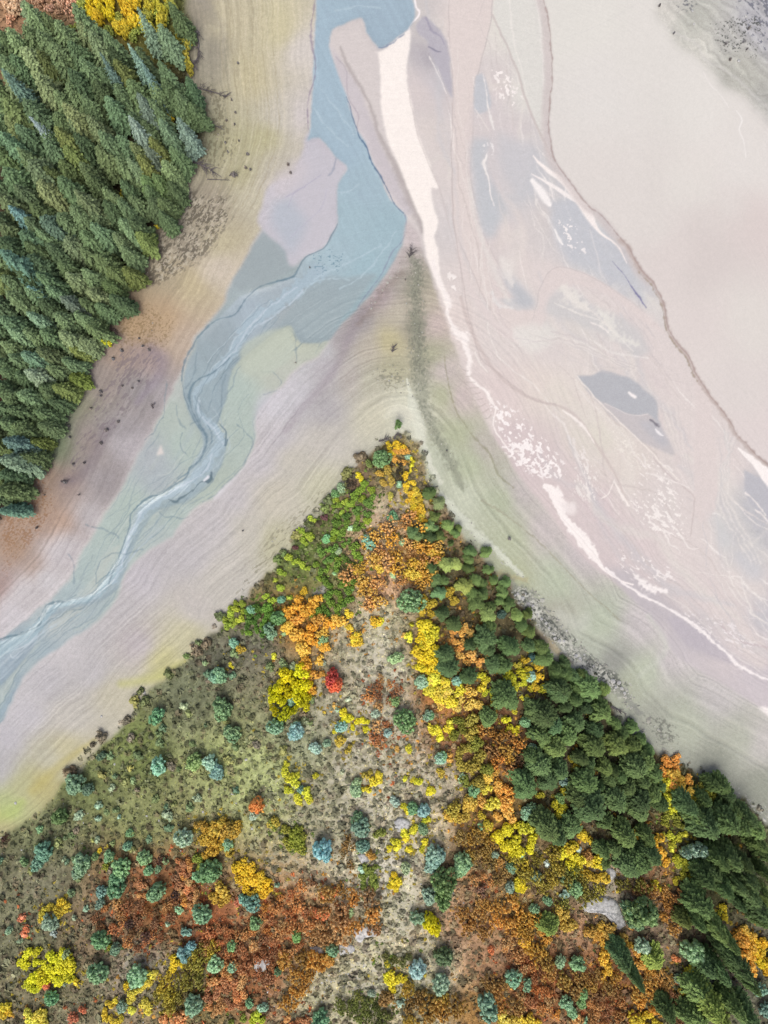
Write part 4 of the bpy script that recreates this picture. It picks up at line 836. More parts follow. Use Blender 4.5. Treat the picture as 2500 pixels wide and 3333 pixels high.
# ------------------------------------------------------------------ things, landmarks and labels
THINGS = []; GENERIC = []
LM = [('crimson shrub', *fp('J', 785, 440)), ('largest yellow thicket', *fp('J', 520, 500)), ('bright blue shrub', *fp('J', 725, 1570)),
      ('lone orange-red shrub', *fp('J', 280, 1280)), ('square amber shrub', *fp('N', 1120, 880)), ('white slab above the path', *fp('N', 930, 270)),
      ('white slab at lower right', *fp('L', 550, 880)), ('tree at the headland tip', *fp('E', 825, 1200)), ('big sage-green dome tree', *fp('G', 1325, 1370)),
      ('turquoise shrub', *fp('I', 1065, 815)), ('yellow shrub at forest edge', *fp('D', 565, 340)), ('lime-yellow lower-left thicket', *fp('M', 330, 1310)),
      ('yellow L-shaped shrub', *fp('N', 890, 1220)), ('golden lower-right thicket', *fp('L', 330, 590)), ('ragged teal tree', *fp('L', 1160, 480)),
      ('broad two-tone tree', *fp('L', 800, 890)), ('pair of round teal shrubs', *fp('J', 460, 760)), ('yellow thicket with teal centre', *fp('J', 570, 1130)),
      ('yellow arch thicket', *fp('J', 920, 700)), ('yellow streamside column', *fp('G', 1330, 620)), ('largest green thicket', *fp('G', 900, 950)),
      ('large orange thicket', *fp('G', 600, 1500)), ('bright orange band', *fp('K', 160, 330)), ('yellow thicket beside the pines', *fp('K', 600, 1300)),
      ('pale mint shrub', *fp('I', 1230, 1290)), ('slim blue spruce', *fp('A', 560, 330)), ('silvery spruce', *fp('A', 200, 690)),
      ('golden trees at top left', *fp('A', 560, 60)), ('yellow bush inside the forest', *fp('A', 910, 640)), ('large oval green tree', *fp('N', 1195, 650)),
      ('long leaning green spruce', *fp('L', 720, 1300)), ('star-shaped sage shrub', *fp('L', 1140, 1150)), ('golden right-edge thicket', *fp('L', 1600, 1180)),
      ('rust-red field of scrub', *fp('M', 950, 1000)), ('amber ring thicket', *fp('M', 770, 1580)), ('blue-green shrub over gold scrub', *fp('M', 1260, 1160)),
      ('olive-gold column', *fp('K', 270, 700)), ('purple-grey rocks on shore', *fp('K', 1290, 440)), ('yellow shrub nearest the tip', *fp('G', 980, 525)),
      ('golden-brown fan thicket', *fp('M', 1480, 390)), ('dark pair of teal shrubs', *fp('I', 540, 940)), ('blue-tipped tree at left edge', *fp('D', 40, 920))]
LM_XY = np.array([(a[1], a[2]) for a in LM])
ORD = ['nearest', 'second', 'third', 'fourth', 'fifth', 'sixth', 'seventh', 'eighth', 'ninth', 'tenth', 'eleventh', 'twelfth', 'thirteenth', 'fourteenth', 'fifteenth', 'sixteenth', 'seventeenth', 'eighteenth', 'nineteenth', 'twentieth']
ORD += ['twenty-' + a for a in ('first', 'second', 'third', 'fourth', 'fifth', 'sixth', 'seventh', 'eighth', 'ninth')] + ['thirtieth'] + ['thirty-' + a for a in ('first', 'second', 'third', 'fourth', 'fifth', 'sixth', 'seventh', 'eighth', 'ninth')]
LM += [('grey slab under gold thicket', *fp('K', 1215, 1545)), ('golden shrubs by grey slab', *fp('K', 1100, 1520)), ('small triangular white slab', *fp('N', 430, 1040)), ('pale slab below ochre scrub', *fp('N', 710, 935)), ('purplish bush cluster', *fp('N', 1420, 650)), ('pair of sage junipers', *fp('L', 310, 1238)), ('large grey boulder', *fp('N', 95, 1115))]
LM_XY = np.array([(a[1], a[2]) for a in LM])
def direction(dx, dy):
    a = math.degrees(math.atan2(-dy, dx)) % 360
    return ['right of', 'above-right of', 'above', 'above-left of', 'left of', 'below-left of', 'below', 'below-right of'][int((a + 22.5) // 45) % 8]
def register(root, desc, u, v): GENERIC.append((root, desc, u, v))
def finish_labels():
    buckets = {}
    for root, desc, u, v in GENERIC:
        d = np.hypot(LM_XY[:, 0] - u, LM_XY[:, 1] - v); i = int(np.argmin(d)) 
        if d[i] < 14: i = int(np.argsort(d)[1])
        key = (desc, i, direction(u - LM_XY[i, 0], v - LM_XY[i, 1]))
        buckets.setdefault(key, []).append((d[i], root))
    for (desc, i, dr), lst in buckets.items():
        lst.sort(key=lambda a: a[0])
        for n, (_, root) in enumerate(lst):
            place = '%s the %s' % (dr, LM[i][0])
            if len(lst) == 1: root['label'] = '%s just %s' % (desc, place)
            elif n == 0: root['label'] = 'nearest %s %s' % (desc, place)
            elif n == len(lst) - 1: root['label'] = 'farthest %s %s' % (desc, place)
            else: root['label'] = '%s-nearest %s %s' % (ORD[min(n, 38)], desc, place)
def srgb_alb(c, gain):
    # leaves light each other, which deepens their colour: start from a weaker one
    l = lin(c)
    if l[1] > l[0] * 1.02: l = l * np.array([1.04, 1.0, .72 if l[2] < l[1] * .9 else .84])
    red = l[1] < l[0] * .24
    if l[0] > l[1] > l[2] and not red and l[1] < l[0] * .42: l[1] = l[1] * 1.12
    if l[1] > .5 * l[0] and l[2] < .2 * l[1] and l[0] > .5: gain = gain * .84
    m = l.max(); e = .47 if (l[2] > l[0] and l[1] > l[0]) else (.64 if red else .62 if l[1] < .45 * l[0] else .68)
    return tuple(np.clip(m * gain * (l / m) ** e, 0, .9)) + (1.0,)
FG_GAIN = 1.62
def plant(name, cat, group, mesh, u, v, r_px, zs, col, kz=.6, desc=None, label=None, part='foliage', stem='stems', stem_me=None, mh=1.0, mr=1.0, jit=.10, gain=None):
    """u, v: where the picture shows the point of the plant kz of the way up; r_px: crown radius in picture pixels"""
    R = random.random
    height = mh * zs
    x, y, g = at(u, v, height * kz)
    root = bpy.data.objects.new(name, None); LINK(root)
    root.empty_display_size = .3
    root.location = (x, y, g - .03)
    s_ = r_px * S / mr
    root.rotation_euler = (random.gauss(0, .02), random.gauss(0, .02), R() * 6.283)
    root.scale = (s_ * random.uniform(.95, 1.05), s_ * random.uniform(.95, 1.05), zs)
    root['category'] = cat
    if group: root['group'] = group
    f = add(part, mesh, root)
    j = 1 + random.gauss(0, jit); hue = random.gauss(0, min(.05, jit * .4))
    c = np.array(srgb_alb(col, gain or FG_GAIN)[:3]) * j * np.array([1 + hue, 1, 1 - hue])
    f.color = (*np.clip(c, 0.003, .95), 1)
    add(stem, stem_me or STEMS, root)
    if label: root['label'] = label
    else: register(root, desc, u, v)
    THINGS.append(root)
    return root
random.seed(11)
# ================================================================== LEFT FOREST
G_FOREST = 'conifers of the forest at upper left'
spots = []      # (u, v) of tips already used
def spruce(f, x, y, r=36, h=11, col=(92, 122, 84), kind='S', label=None, desc=None):
    u, v = fp(f, x, y)
    r *= .94; h = h * (random.uniform(.95, 1.05) if (kind == 'T' or label) else random.uniform(.72, .95)); slim = kind == 'T'
    me = random.choice(SLIM if slim else SPRUCE)
    if desc is None:
        desc = 'olive-green spruce' if col[0] > 105 else ('blue-green spruce' if col[2] > 110 else ('grey-green spruce' if col[2] > 92 else 'green spruce'))
    spots.append((u, v, r))
    plant('spruce_tree', 'tree', G_FOREST, me, u, v, r, h / 10, col, 1.0, desc, label, 'crown', 'trunk', TRUNK, 10.0, 1.25 if slim else 2.0, jit=.15, gain=1.2)
G1 = (98, 130, 92); G2 = (82, 112, 76); G3 = (112, 138, 100); GO = (104, 122, 66); GB = (98, 134, 118); TE = (88, 150, 146); BL2 = (128, 158, 160)
for (x, y, r, h, c) in [(105,10,46,13,G3),(30,150,40,12,G1),(130,25,40,12,G1),(395,30,46,13,G1),(935,0,34,11,G2),(870,130,38,12,(104,138,112)),(870,325,36,12,G1),(120,250,54,12,G3),(270,232,52,12,G1),(190,392,48,11,G3),(375,372,46,11,G2),(505,440,44,11,G2),(135,540,52,12,G1),(30,405,44,11,G3),(360,460,40,11,G1),(352,555,42,13,G3),(735,508,34,13,GB),(810,538,36,12,G1),(620,322,44,11,GO),(570,530,38,11,G1),(860,642,34,12,(100,136,110)),(968,642,32,12,GB),(945,488,36,11,G1),(1030,560,38,9,G2),(880,430,42,10,G2),(785,785,30,11,GB),(920,783,36,12,G2),(525,793,40,12,G1),(635,858,36,11,G1),(685,855,30,12,(112,146,112)),(705,770,34,10,(110,132,88)),(810,742,34,10,GO),(765,850,38,11,GO),(165,868,56,11,G3),(250,768,44,10,G1),(22,930,56,12,G2),(205,988,46,11,G3),(225,1168,48,11,(82,132,106)),(402,1010,38,14,G3),(470,945,36,11,G2),(385,1110,40,11,G1),(565,1103,42,12,G2),(562,1012,36,11,G1),(110,1250,46,11,G1),(140,1320,40,11,G2),(142,1388,44,11,G1),(0,1280,42,11,G2),(520,1375,46,12,G2),(742,1253,36,10,(108,130,66)),(665,1438,34,9,(100,124,66)),(357,1465,38,11,G3),(310,1405,40,11,G2),(475,1565,42,11,G3),(332,1600,36,12,GB),(250,1550,38,11,G1),(30,1575,44,11,G1),(500,1210,40,11,G1),(435,1260,40,11,G2),(345,1290,40,10,(112,138,104)),(300,690,44,11,GO),(345,790,42,10,(98,118,60)),(0,530,56,13,(120,144,84)),(15,620,46,12,(116,140,90)),(170,1100,42,11,G2),(442,1460,36,11,G1),(800,1060,38,10,G1),(858,1062,36,10,G2),(910,985,34,10,G2),(300,100,44,12,G1),(235,60,44,12,G2),(480,170,42,12,G3),(560,170,42,12,G1),(420,110,44,12,G3),(740,260,34,11,G1),(1000,420,30,11,G2),(700,600,34,11,G1),(640,730,40,11,G1),(480,640,42,12,G3),(440,880,40,10,G1),(760,940,34,10,(96,126,72)),(820,930,34,11,(92,122,72)),(700,1060,38,10,G1),(640,1080,36,11,G1),(700,1180,38,10,G2),(640,1180,38,11,G1),(860,1140,30,9,G2),(780,1000,34,10,G2),(660,980,36,10,G2),(0,160,42,12,G2),(210,160,46,12,G1)]:
    spruce('A', x, y, r, h, c)
spruce('A', 520, 275, 22, 13, TE, 'T', 'slim blue-tipped spruce standing out above the olive and green trees')
spruce('A', 765, 345, 22, 12, TE, 'T', 'slim turquoise spruce right of the other blue spires')
spruce('A', 695, 235, 26, 13, (96, 148, 132), 'T', 'slim blue-green spire between two slim turquoise spruces')
spruce('A', 163, 628, 22, 12, BL2, 'T', 'narrow silvery-blue spruce above a dark gap in the forest')
spruce('A', 742, 38, 28, 11, (112, 146, 132), 'T', 'slim grey-blue spruce among the golden trees')
spruce('A', 684, 632, 30, 12, (112, 148, 138), 'S', 'silver-blue spruce in the middle of the forest near its right edge')
spruce('A', 0, 368, 30, 13, (84, 140, 128), 'S', 'teal spruce cut by the left edge of the picture')
spruce('A', -5, 1370, 46, 14, (70, 138, 122), 'S', 'large teal spruce at the left edge halfway down the forest')
spruce('A', 50, 1112, 28, 9, (84, 150, 150), 'S', 'small bright teal spruce half hidden by green neighbours')
spruce('A', 145, 1538, 26, 10, (84, 148, 140), 'T', 'small slim teal spruce low in the forest')
for (x, y, r, h, c) in [(130,48,36,11,G1),(150,208,34,13,(120,160,132)),(285,200,40,11,G1),(40,285,36,11,(100,140,112)),(215,292,40,11,G2),(322,320,42,11,G3),(10,360,38,11,G1),(110,415,42,13,(112,146,112)),(30,425,36,11,G1),(140,515,42,12,(96,140,118)),(0,500,40,11,G2),(0,622,50,12,G2),(60,802,46,11,G2),(-10,790,46,12,G2),(60,900,44,11,G1),(100,640,46,11,G1),(200,602,44,11,G2),(292,590,34,9,(104,132,72)),(385,540,36,6,(92,118,48)),(0,1060,40,10,G2),(-10,1150,42,10,G2),(180,725,38,10,G2),(90,530,40,11,G2),(430,340,34,9,G3),(380,380,30,9,(100,126,66)),(110,970,34,9,G2),(40,700,42,11,G2),(250,490,36,10,G1),(330,440,30,9,G1),(400,200,34,10,G1),(430,120,36,10,G2),(520,150,34,10,G2),(160,880,32,9,(90,116,56)),(200,800,32,9,G1),(260,660,32,9,G2),(560,30,36,10,(92,120,70)),(590,100,34,10,G2),(0,220,40,11,G1)]:
    spruce('D', x, y, r, h, c)
spruce('D', 0, 885, 40, 12, (92, 140, 128), 'S', 'teal spruce with blue-green tips at the lower left edge of the forest')
spruce('D', -5, 975, 44, 12, (84, 130, 108), 'S', 'dark teal spruce just under the brighter teal one at the left edge')
spruce('D', -5, 1262, 30, 9, (76, 138, 112), 'S', 'last spruce at the bottom of the forest, cut by the picture edge')
# fill the gaps between the measured trees
tries = 0
gap = [fx('A', [(440,760),(620,900),(640,1000),(440,960)]) , fx('A', [(60,380),(180,480),(200,700),(80,560)]), fx('A', [(-40,0),(60,0),(60,110),(-40,140)]), fx('A', [(-60,-60),(440,-60),(400,90),(-60,60)]), fx('A', [(430,-60),(1000,-60),(1000,330),(700,260),(440,140)]), fx('D', [(240,380),(340,400),(340,480),(260,460)])]
while tries < 4000 and len(spots) < 215:
    tries += 1
    u = random.uniform(-60, 700); v = random.uniform(60, 1720)
    if not in_poly(u + 26, v + 40, FOREST_EDGE_IN if 'FOREST_EDGE_IN' in globals() else FOREST): continue
    if polydist(np.array([u + 20.]), np.array([v + 40.]), FOREST_EDGE)[0] < 34: continue
    if any(in_poly(u, v, g_) for g_ in gap): continue
    if any((u - a) ** 2 + (v - b) ** 2 < 48 ** 2 for a, b, _ in spots): continue
    c = random.choice([G1, G2, G2, G1, (88, 112, 66), (92, 118, 84)])
    spruce('W', u * 1659 / 2500, v * 1659 / 2500, random.uniform(32, 44), random.uniform(9, 11.5), c)

# ================================================================== SHRUBS
def shrub(f, x, y, r, col, kind='leafy', h=None, label=None, desc=None, name=None, group=None, k=None):
    """r in frame pixels"""
    u, v = fp(f, x, y); rp = r * FR[f][2]
    spec = {'leafy': (LEAFY, 1.0, .75), 'loose': (LOOSE, 1.0, .5), 'juni': (JUNI, .8, 1.0), 'small': (SMALLC, .62, .7), 'big': (BIGTR, .85, 1.2)}[kind]
    me = random.choice(spec[0]); rw = rp * S
    hh = h if h else max(.6, rw * (1.5 if kind in ('juni', 'big') else 1.05)) 
    nm, ct, gr = {'leafy': ('leafy_shrub', 'shrub', 'autumn shrubs on the headland'), 'loose': ('low_shrub', 'shrub', 'low autumn scrub on the headland'), 'juni': ('juniper_shrub', 'shrub', 'blue-green junipers on the headland'), 'small': ('small_bush', 'bush', 'small round bushes on the headland'), 'big': ('broad_tree', 'tree', 'broad green trees on the headland')}[kind]
    return plant(name or nm, ct, group or gr, me, u, v, rp, hh / spec[2], col, .45, desc, label, 'crown' if kind == 'big' else 'foliage', 'trunk' if kind == 'big' else 'stems', STEMS, spec[2], spec[1])
def colour_word(c):
    r, g, b = c
    if g > r and b > r * .95: return 'teal' if r < 130 else 'pale sage'
    if g > r * 1.1: return 'green'
    if r > g * 1.55: return 'rust-red' if g < 85 else 'orange'
    if r > g * 1.25: return 'orange'
    if g > r * .92: return 'olive' if r < 140 else 'yellow-green'
    return 'golden' if r > 170 else 'ochre'
def patch(f, poly, cols, r=26, kind='leafy', gapf=.78, desc=None, name=None, group=None, nmax=60, edge=.35, h=None):
    P = fx(f, poly); k = FR[f][2]; n = 0; got = []
    if name in (NY, NO): r *= 1.42
    if name == NR and kind == 'loose': gapf = .8
    x0, y0 = P.min(0); x1, y1 = P.max(0)
    for _ in range(900):
        if n >= nmax: break
        u = random.uniform(x0, x1); v = random.uniform(y0, y1); rr = r * random.uniform(.72, 1.25)
        if not in_poly(u, v, P): continue
        if polydist(np.array([u]), np.array([v]), np.vstack([P, P[:1]]))[0] < rr * edge: continue
        if any((u - a) ** 2 + (v - b) ** 2 < (gapf * (rr + c_)) ** 2 for a, b, c_ in got): continue
        got.append((u, v, rr)); n += 1
        c = random.choice(cols)
        if name == NR: c = random.choice([(168, 88, 58), (180, 104, 62), (150, 80, 56), (184, 128, 84), c]); c = (c[0] * 1.02 + 4, c[1] * 1.12 + 2, c[2] * 1.0)
        shrub(f, (u - FR[f][0]) / k, (v - FR[f][1]) / k, rr / k, c, kind, h, None, desc or ({NR: 'rust-red', 'brown_shrub': 'brown'}.get(name, colour_word(c)) + (' shrub' if kind != 'loose' else ' scrub bush')), name, group)
SC = 1; YL = (214, 202, 28); YG = (176, 184, 40); AM = (234, 182, 24); OR = (224, 148, 40); OC = (176, 132, 50); RO = (200, 110, 52); RR = (170, 86, 50); GRN = (98, 140, 44); OL = (140, 140, 44)
TEA = (112, 164, 142); TEB = (104, 168, 160); SG = (130, 168, 138); DKT = (78, 122, 92)
NY, NO, NR, NG = 'yellow_shrub', 'orange_shrub', 'rust_shrub', 'green_shrub'
GY, GO_, GR_, GG = 'yellow autumn shrubs on the headland', 'orange autumn shrubs on the headland', 'rust-red scrub on the headland', 'green shrubs on the headland'
# single shrubs with their own labels
shrub('J', 785, 425, 62, (172, 52, 44), 'leafy', 3, 'crimson shrub standing alone on the pale ground', name='crimson_shrub', group=None)
shrub('J', 800, 470, 62, (196, 80, 46), 'leafy', 2.6, 'red-orange lower half of the crimson clump', name='crimson_shrub')
for i_, (x, y, r) in enumerate([(590,390,62),(480,410,60),(610,470,52),(560,560,60),(450,470,50),(400,560,48),(400,640,40),(480,660,50),(610,600,46),(590,330,26),(540,450,50),(540,640,40),(380,510,30),(500,520,46),(560,500,46),(450,570,40),(430,500,40),(620,540,40)]):
    shrub('J', x, y, r, (214, 204, 20) if y < 600 else (190, 186, 20), 'leafy', 2.4, None, 'lemon-yellow shrub', NY, GY)
shrub('J', 720, 1570, 70, (92, 168, 190), 'juni', 3.6, 'bright blue shrub, the bluest on the headland', name='blue_juniper')
shrub('J', 760, 1630, 38, (92, 164, 184), 'juni', 2, 'blue lobe hanging below the brightest blue shrub', name='blue_juniper')
shrub('J', 275, 1282, 60, (214, 104, 40), 'leafy', 2.2, 'lone orange-red shrub on the olive grass', name=NO, group=GO_)
shrub('N', 1105, 850, 46, (240, 170, 16), 'leafy', 2.6, 'upper half of the square amber shrub on pale ground', name=NY, group=GY)
shrub('N', 1130, 900, 48, (240, 160, 16), 'leafy', 2.6, 'lower half of the square amber shrub on pale ground', name=NY, group=GY)
shrub('I', 1065, 815, 62, (96, 176, 156), 'juni', 2.8, 'turquoise shrub alone in the dark olive scrub at left', name='teal_juniper')
shrub('I', 1228, 1290, 74, (128, 180, 156), 'juni', 3.0, 'large round pale mint shrub left of a golden-brown thicket', name='teal_juniper')
shrub('J', 390, 755, 66, (120, 166, 142), 'juni', 2.8, 'left one of the pair of round teal shrubs under the yellow thicket', name='teal_juniper')
shrub('J', 545, 780, 68, (108, 164, 160), 'juni', 2.8, 'right one of the pair of round teal shrubs under the yellow thicket', name='teal_juniper')
shrub('D', 565, 335, 30, (216, 214, 30), 'leafy', 3.2, 'lone bright yellow shrub at the edge of the forest', name=NY)
shrub('D', 590, 362, 18, (210, 210, 30), 'small', 1.6, 'small yellow bush hugging the lone yellow shrub', name=NY)
shrub('E', 825, 1205, 34, (110, 158, 88), 'leafy', 3.4, 'small green tree at the very tip of the headland', name='small_tree')
shrub('G', 1130, 405, 70, (92, 138, 92), 'big', 3.4, 'dark green tree left of the yellow bush near the tip', name='broad_tree')
shrub('G', 1040, 435, 34, (120, 142, 76), 'leafy', 2, 'olive shrub below the dark green tree near the tip', name=NG)
shrub('G', 1325, 1368, 92, (108, 150, 104), 'big', 5, 'big sage-green dome tree in the middle of the headland', name='broad_tree')
shrub('J', 1278, 722, 80, (104, 146, 90), 'big', 3.6, 'round green tree right of the rust-red scrub', name='broad_tree')
shrub('N', 1195, 620, 78, (104, 140, 84), 'big', 5, 'large oval green tree between two teal shrubs low on the headland', name='broad_tree')
shrub('N', 1185, 720, 58, (104, 142, 86), 'big', 4, 'lower lobe of the large oval green tree', name='broad_tree')
shrub('L', 810, 890, 118, (96, 132, 84), 'big', 6, 'broad dark green tree right of the white slab', name='broad_tree')
shrub('L', 700, 860, 50, (112, 150, 116), 'juni', 3, 'pale sage shrub in front of the broad tree by the white slab', name='teal_juniper')
shrub('L', 745, 960, 54, (112, 150, 112), 'juni', 3, 'sage shrub on the lower left side of the broad tree', name='teal_juniper')
shrub('L', 1175, 475, 62, (108, 158, 146), 'juni', 3.4, 'ragged teal tree beside the dark pines at right', name='teal_juniper')
shrub('L', 1095, 505, 40, (110, 158, 140), 'juni', 2.6, 'teal shrub left of the ragged teal tree', name='teal_juniper')
shrub('L', 1165, 575, 34, (106, 152, 144), 'juni', 2.2, 'small teal shrub under the ragged teal tree', name='teal_juniper')
shrub('L', 1140, 1150, 84, (112, 158, 126), 'juni', 3.6, 'large star-shaped sage shrub at lower right', name='teal_juniper')
shrub('L', 812, 1130, 56, (116, 160, 138), 'juni', 2.4, 'sage shrub with spiky outline below the broad tree', name='teal_juniper')
# junipers
for f, L_ in (('J', [(515,585,36,TEB),(845,760,50,TEB),(1205,578,40,(100,140,88)),(1215,290,50,(140,184,138)),(1395,450,48,(132,164,148)),(1165,800,34,(110,160,158)),(1080,665,40,(146,168,158)),(685,905,48,(128,168,158)),(755,870,32,(128,162,140)),(955,1185,48,SG),(950,1130,36,SG),(582,1185,32,(84,140,124)),(1215,1258,36,(120,172,172)),(1335,1300,44,(96,150,110)),(1400,1320,52,(96,154,156)),(975,1430,66,(86,134,112)),(960,1370,44,(84,124,96)),(1000,1570,46,(84,144,130)),(725,1180,0,TEA),(255,1360,34,(136,176,164)),(88,1555,46,(120,168,138)),(1440,680,40,(104,154,128)),(1520,965,44,(116,168,140)),(1400,1440,44,(112,150,120)),(1490,1620,66,(98,150,140)),(1650,1640,40,SG),(120,800,58,(110,150,112)),(50,640,70,(98,142,104)),(10,420,60,(86,150,116)),(20,1060,50,(84,150,150)),(465,330,36,(122,150,108)),(130,190,44,(96,166,136)),(800,950,0,TEA),(598,1600,14,(110,160,150)),(1130,900,0,TEA),(858,1065,16,(150,170,160)),(900,570,18,(160,180,166)),(740,325,14,(150,170,160)),(700,322,16,(140,160,150)),(825,645,16,(140,170,160))]),
              ('G', [(850,590,44,(112,148,124)),(1240,570,22,(112,156,132)),(1190,790,42,(84,136,100)),(1038,960,52,(84,158,134)),(915,870,20,(140,196,156)),(750,940,36,(104,170,116)),(1265,965,22,(140,176,146)),(910,1290,28,(108,172,112)),(805,1175,13,(140,190,140)),(720,1630,42,(112,160,122)),(240,1415,40,(84,152,112)),(370,1570,56,(80,144,116)),(450,1355,32,(84,160,120)),(475,1580,20,(120,166,130)),(430,1470,58,(84,136,84)),(830,1030,30,(136,164,140)),(1305,390,20,(104,168,140)),(1200,1190,20,(140,176,140)),(815,640,34,(84,128,76))]),
              ('I', [(1490,212,64,(92,162,114)),(1065,480,60,(84,138,100)),(1505,420,70,(98,140,100)),(1565,595,60,(104,142,102)),(1315,790,66,(104,138,86)),(1420,800,56,(108,170,156)),(1470,850,50,(112,170,160)),(505,940,76,(74,128,100)),(605,965,50,(76,120,92)),(400,1150,64,(82,118,72)),(670,1080,24,(100,160,140)),(880,1262,30,(98,146,100)),(860,1352,40,(108,150,122)),(270,1240,26,(96,144,108)),(1385,120,20,(120,150,110)),(690,750,36,(80,110,92)),(165,1455,34,(92,132,98)),(455,1465,16,(110,140,115)),(640,1425,32,(92,128,90)),(805,1155,14,(120,170,150)),(1065,1515,30,(108,146,112)),(440,1300,14,(110,140,110))]),
              ('M', [(300,500,66,(72,138,112)),(250,580,60,(88,148,118)),(550,560,70,(84,144,110)),(530,620,50,(96,150,118)),(735,520,44,(104,150,112)),(815,590,66,(104,152,108)),(800,710,80,(92,140,102)),(975,540,54,(104,150,112)),(1000,620,40,(98,148,116)),(1050,765,72,(96,136,100)),(1535,450,42,(128,174,138)),(1425,630,84,(82,130,92)),(1332,660,42,(106,160,124)),(1355,900,76,(112,158,124)),(685,755,42,(92,148,140)),(670,850,42,(108,154,134)),(1207,885,34,(128,174,140)),(690,1080,70,(92,144,100)),(790,1150,44,(84,134,102)),(650,1300,78,(108,154,118)),(935,1330,74,(116,164,130)),(1240,1180,56,(88,150,152)),(1300,1130,40,(92,156,160)),(1260,1040,34,(104,160,138)),(1570,1130,42,(96,146,96)),(1445,1255,58,(120,168,138)),(1560,1275,36,(120,164,136)),(1300,1530,72,(88,144,112)),(830,1540,42,(100,144,124)),(345,1470,56,(92,142,98)),(350,975,60,(108,152,130)),(445,1190,36,(116,146,112)),(60,1025,30,(116,156,136)),(480,770,30,(104,140,114)),(580,880,20,(128,160,140)),(0,560,30,(76,128,96)),(140,1095,20,(116,146,124)),(365,1045,24,(130,150,146)),(505,940,16,(124,150,140)),(440,1385,14,(130,150,140)),(1130,980,16,(130,160,140)),(1640,810,40,(84,154,136)),(1330,1350,0,SG)]),
              ('N', [(1130,480,60,(98,150,140)),(1110,540,36,(110,160,150)),(1290,510,64,(112,156,118)),(1295,560,40,(104,150,110)),(960,545,40,(140,164,138)),(1100,710,50,(104,144,126)),(1035,840,48,(120,156,132)),(1025,1140,60,(116,164,166)),(1190,1060,60,(86,116,84)),(1165,1240,64,(104,152,128)),(930,1350,24,(122,164,150)),(1600,1190,52,(112,160,132)),(1460,1360,74,(92,144,112)),(1495,455,26,(112,160,148)),(1590,535,34,(110,150,128)),(1580,655,36,(104,148,138)),(1420,290,24,(104,156,120)),(525,1035,44,(100,146,118)),(310,945,36,(96,148,84)),(190,1160,28,(84,124,90)),(100,1370,32,(112,166,134)),(450,1445,60,(92,140,104)),(700,550,20,(116,164,140)),(625,810,20,(140,176,130)),(345,440,16,(118,180,180)),(185,640,14,(116,150,130)),(760,1290,26,(130,150,140)),(30,740,54,(84,146,126)),(690,400,40,(86,148,136)),(1650,450,30,SG),(55,870,40,(96,136,92)),(20,1350,30,(100,150,110)),(20,570,14,SG)]),
              ('H', [(140,1280,46,(124,164,140)),(385,1275,40,(100,166,146)),(890,1250,44,(120,174,160)),(850,1550,42,(96,148,112)),(885,1120,34,(48,100,98)),(690,825,38,(52,92,82)),(20,340,20,(120,160,130)),(200,1510,38,(96,146,104))]),
              ('K', [(70,755,44,(112,166,132)),(180,235,38,(104,172,150)),(640,520,38,(104,158,120)),(690,690,38,(104,160,130)),(645,1130,46,(120,164,140)),(690,1090,40,(104,144,112)),(295,985,48,(104,158,118)),(212,900,28,(140,176,150)),(350,1230,24,(124,174,138)),(905,925,40,(92,146,140)),(990,1370,26,(110,140,136)),(900,1330,24,(128,160,146)),(785,1470,20,(150,172,170)),(210,1480,60,(112,162,126)),(435,1415,26,(112,156,140)),(545,1500,34,(110,158,128)),(715,1560,40,(92,132,112)),(985,1620,50,(104,150,112)),(540,1640,34,(92,140,120)),(900,1590,26,(110,150,120)),(1555,1305,22,(160,174,170)),(880,1040,42,(92,128,74))]),
              ('L', [(260,1225,48,SG),(365,1250,56,(104,150,112)),(85,880,42,(108,148,112)),(172,820,36,(112,158,120)),(362,745,56,(108,156,112)),(282,790,28,(116,164,156)),(35,1390,40,(112,154,124)),(400,1450,44,(92,140,92)),(400,1510,40,(98,146,98)),(300,1520,50,(112,162,132)),(340,1580,40,(112,162,128)),(415,1640,28,(110,160,130)),(1050,1350,30,(128,160,138)),(1610,1420,52,(92,150,128)),(1640,1560,52,(92,150,140)),(95,665,42,(86,128,108)),(165,575,18,(160,180,178)),(935,400,22,(150,164,160)),(640,520,44,(104,136,96)),(300,690,24,SG),(1580,1220,0,SG)])):
    for x, y, r, c in L_:
        if r < 4: continue
        kd = 'small' if r * FR[f][2] < 14 else 'juni'
        wd = {'teal': 'teal juniper', 'pale sage': 'pale sage juniper', 'green': 'sea-green juniper'}.get(colour_word(c), 'grey-green juniper')
        if kd == 'small': wd = wd.replace('juniper', 'bush')
        shrub(f, x, y, r, c, kd, None, None, wd, 'juniper_shrub')
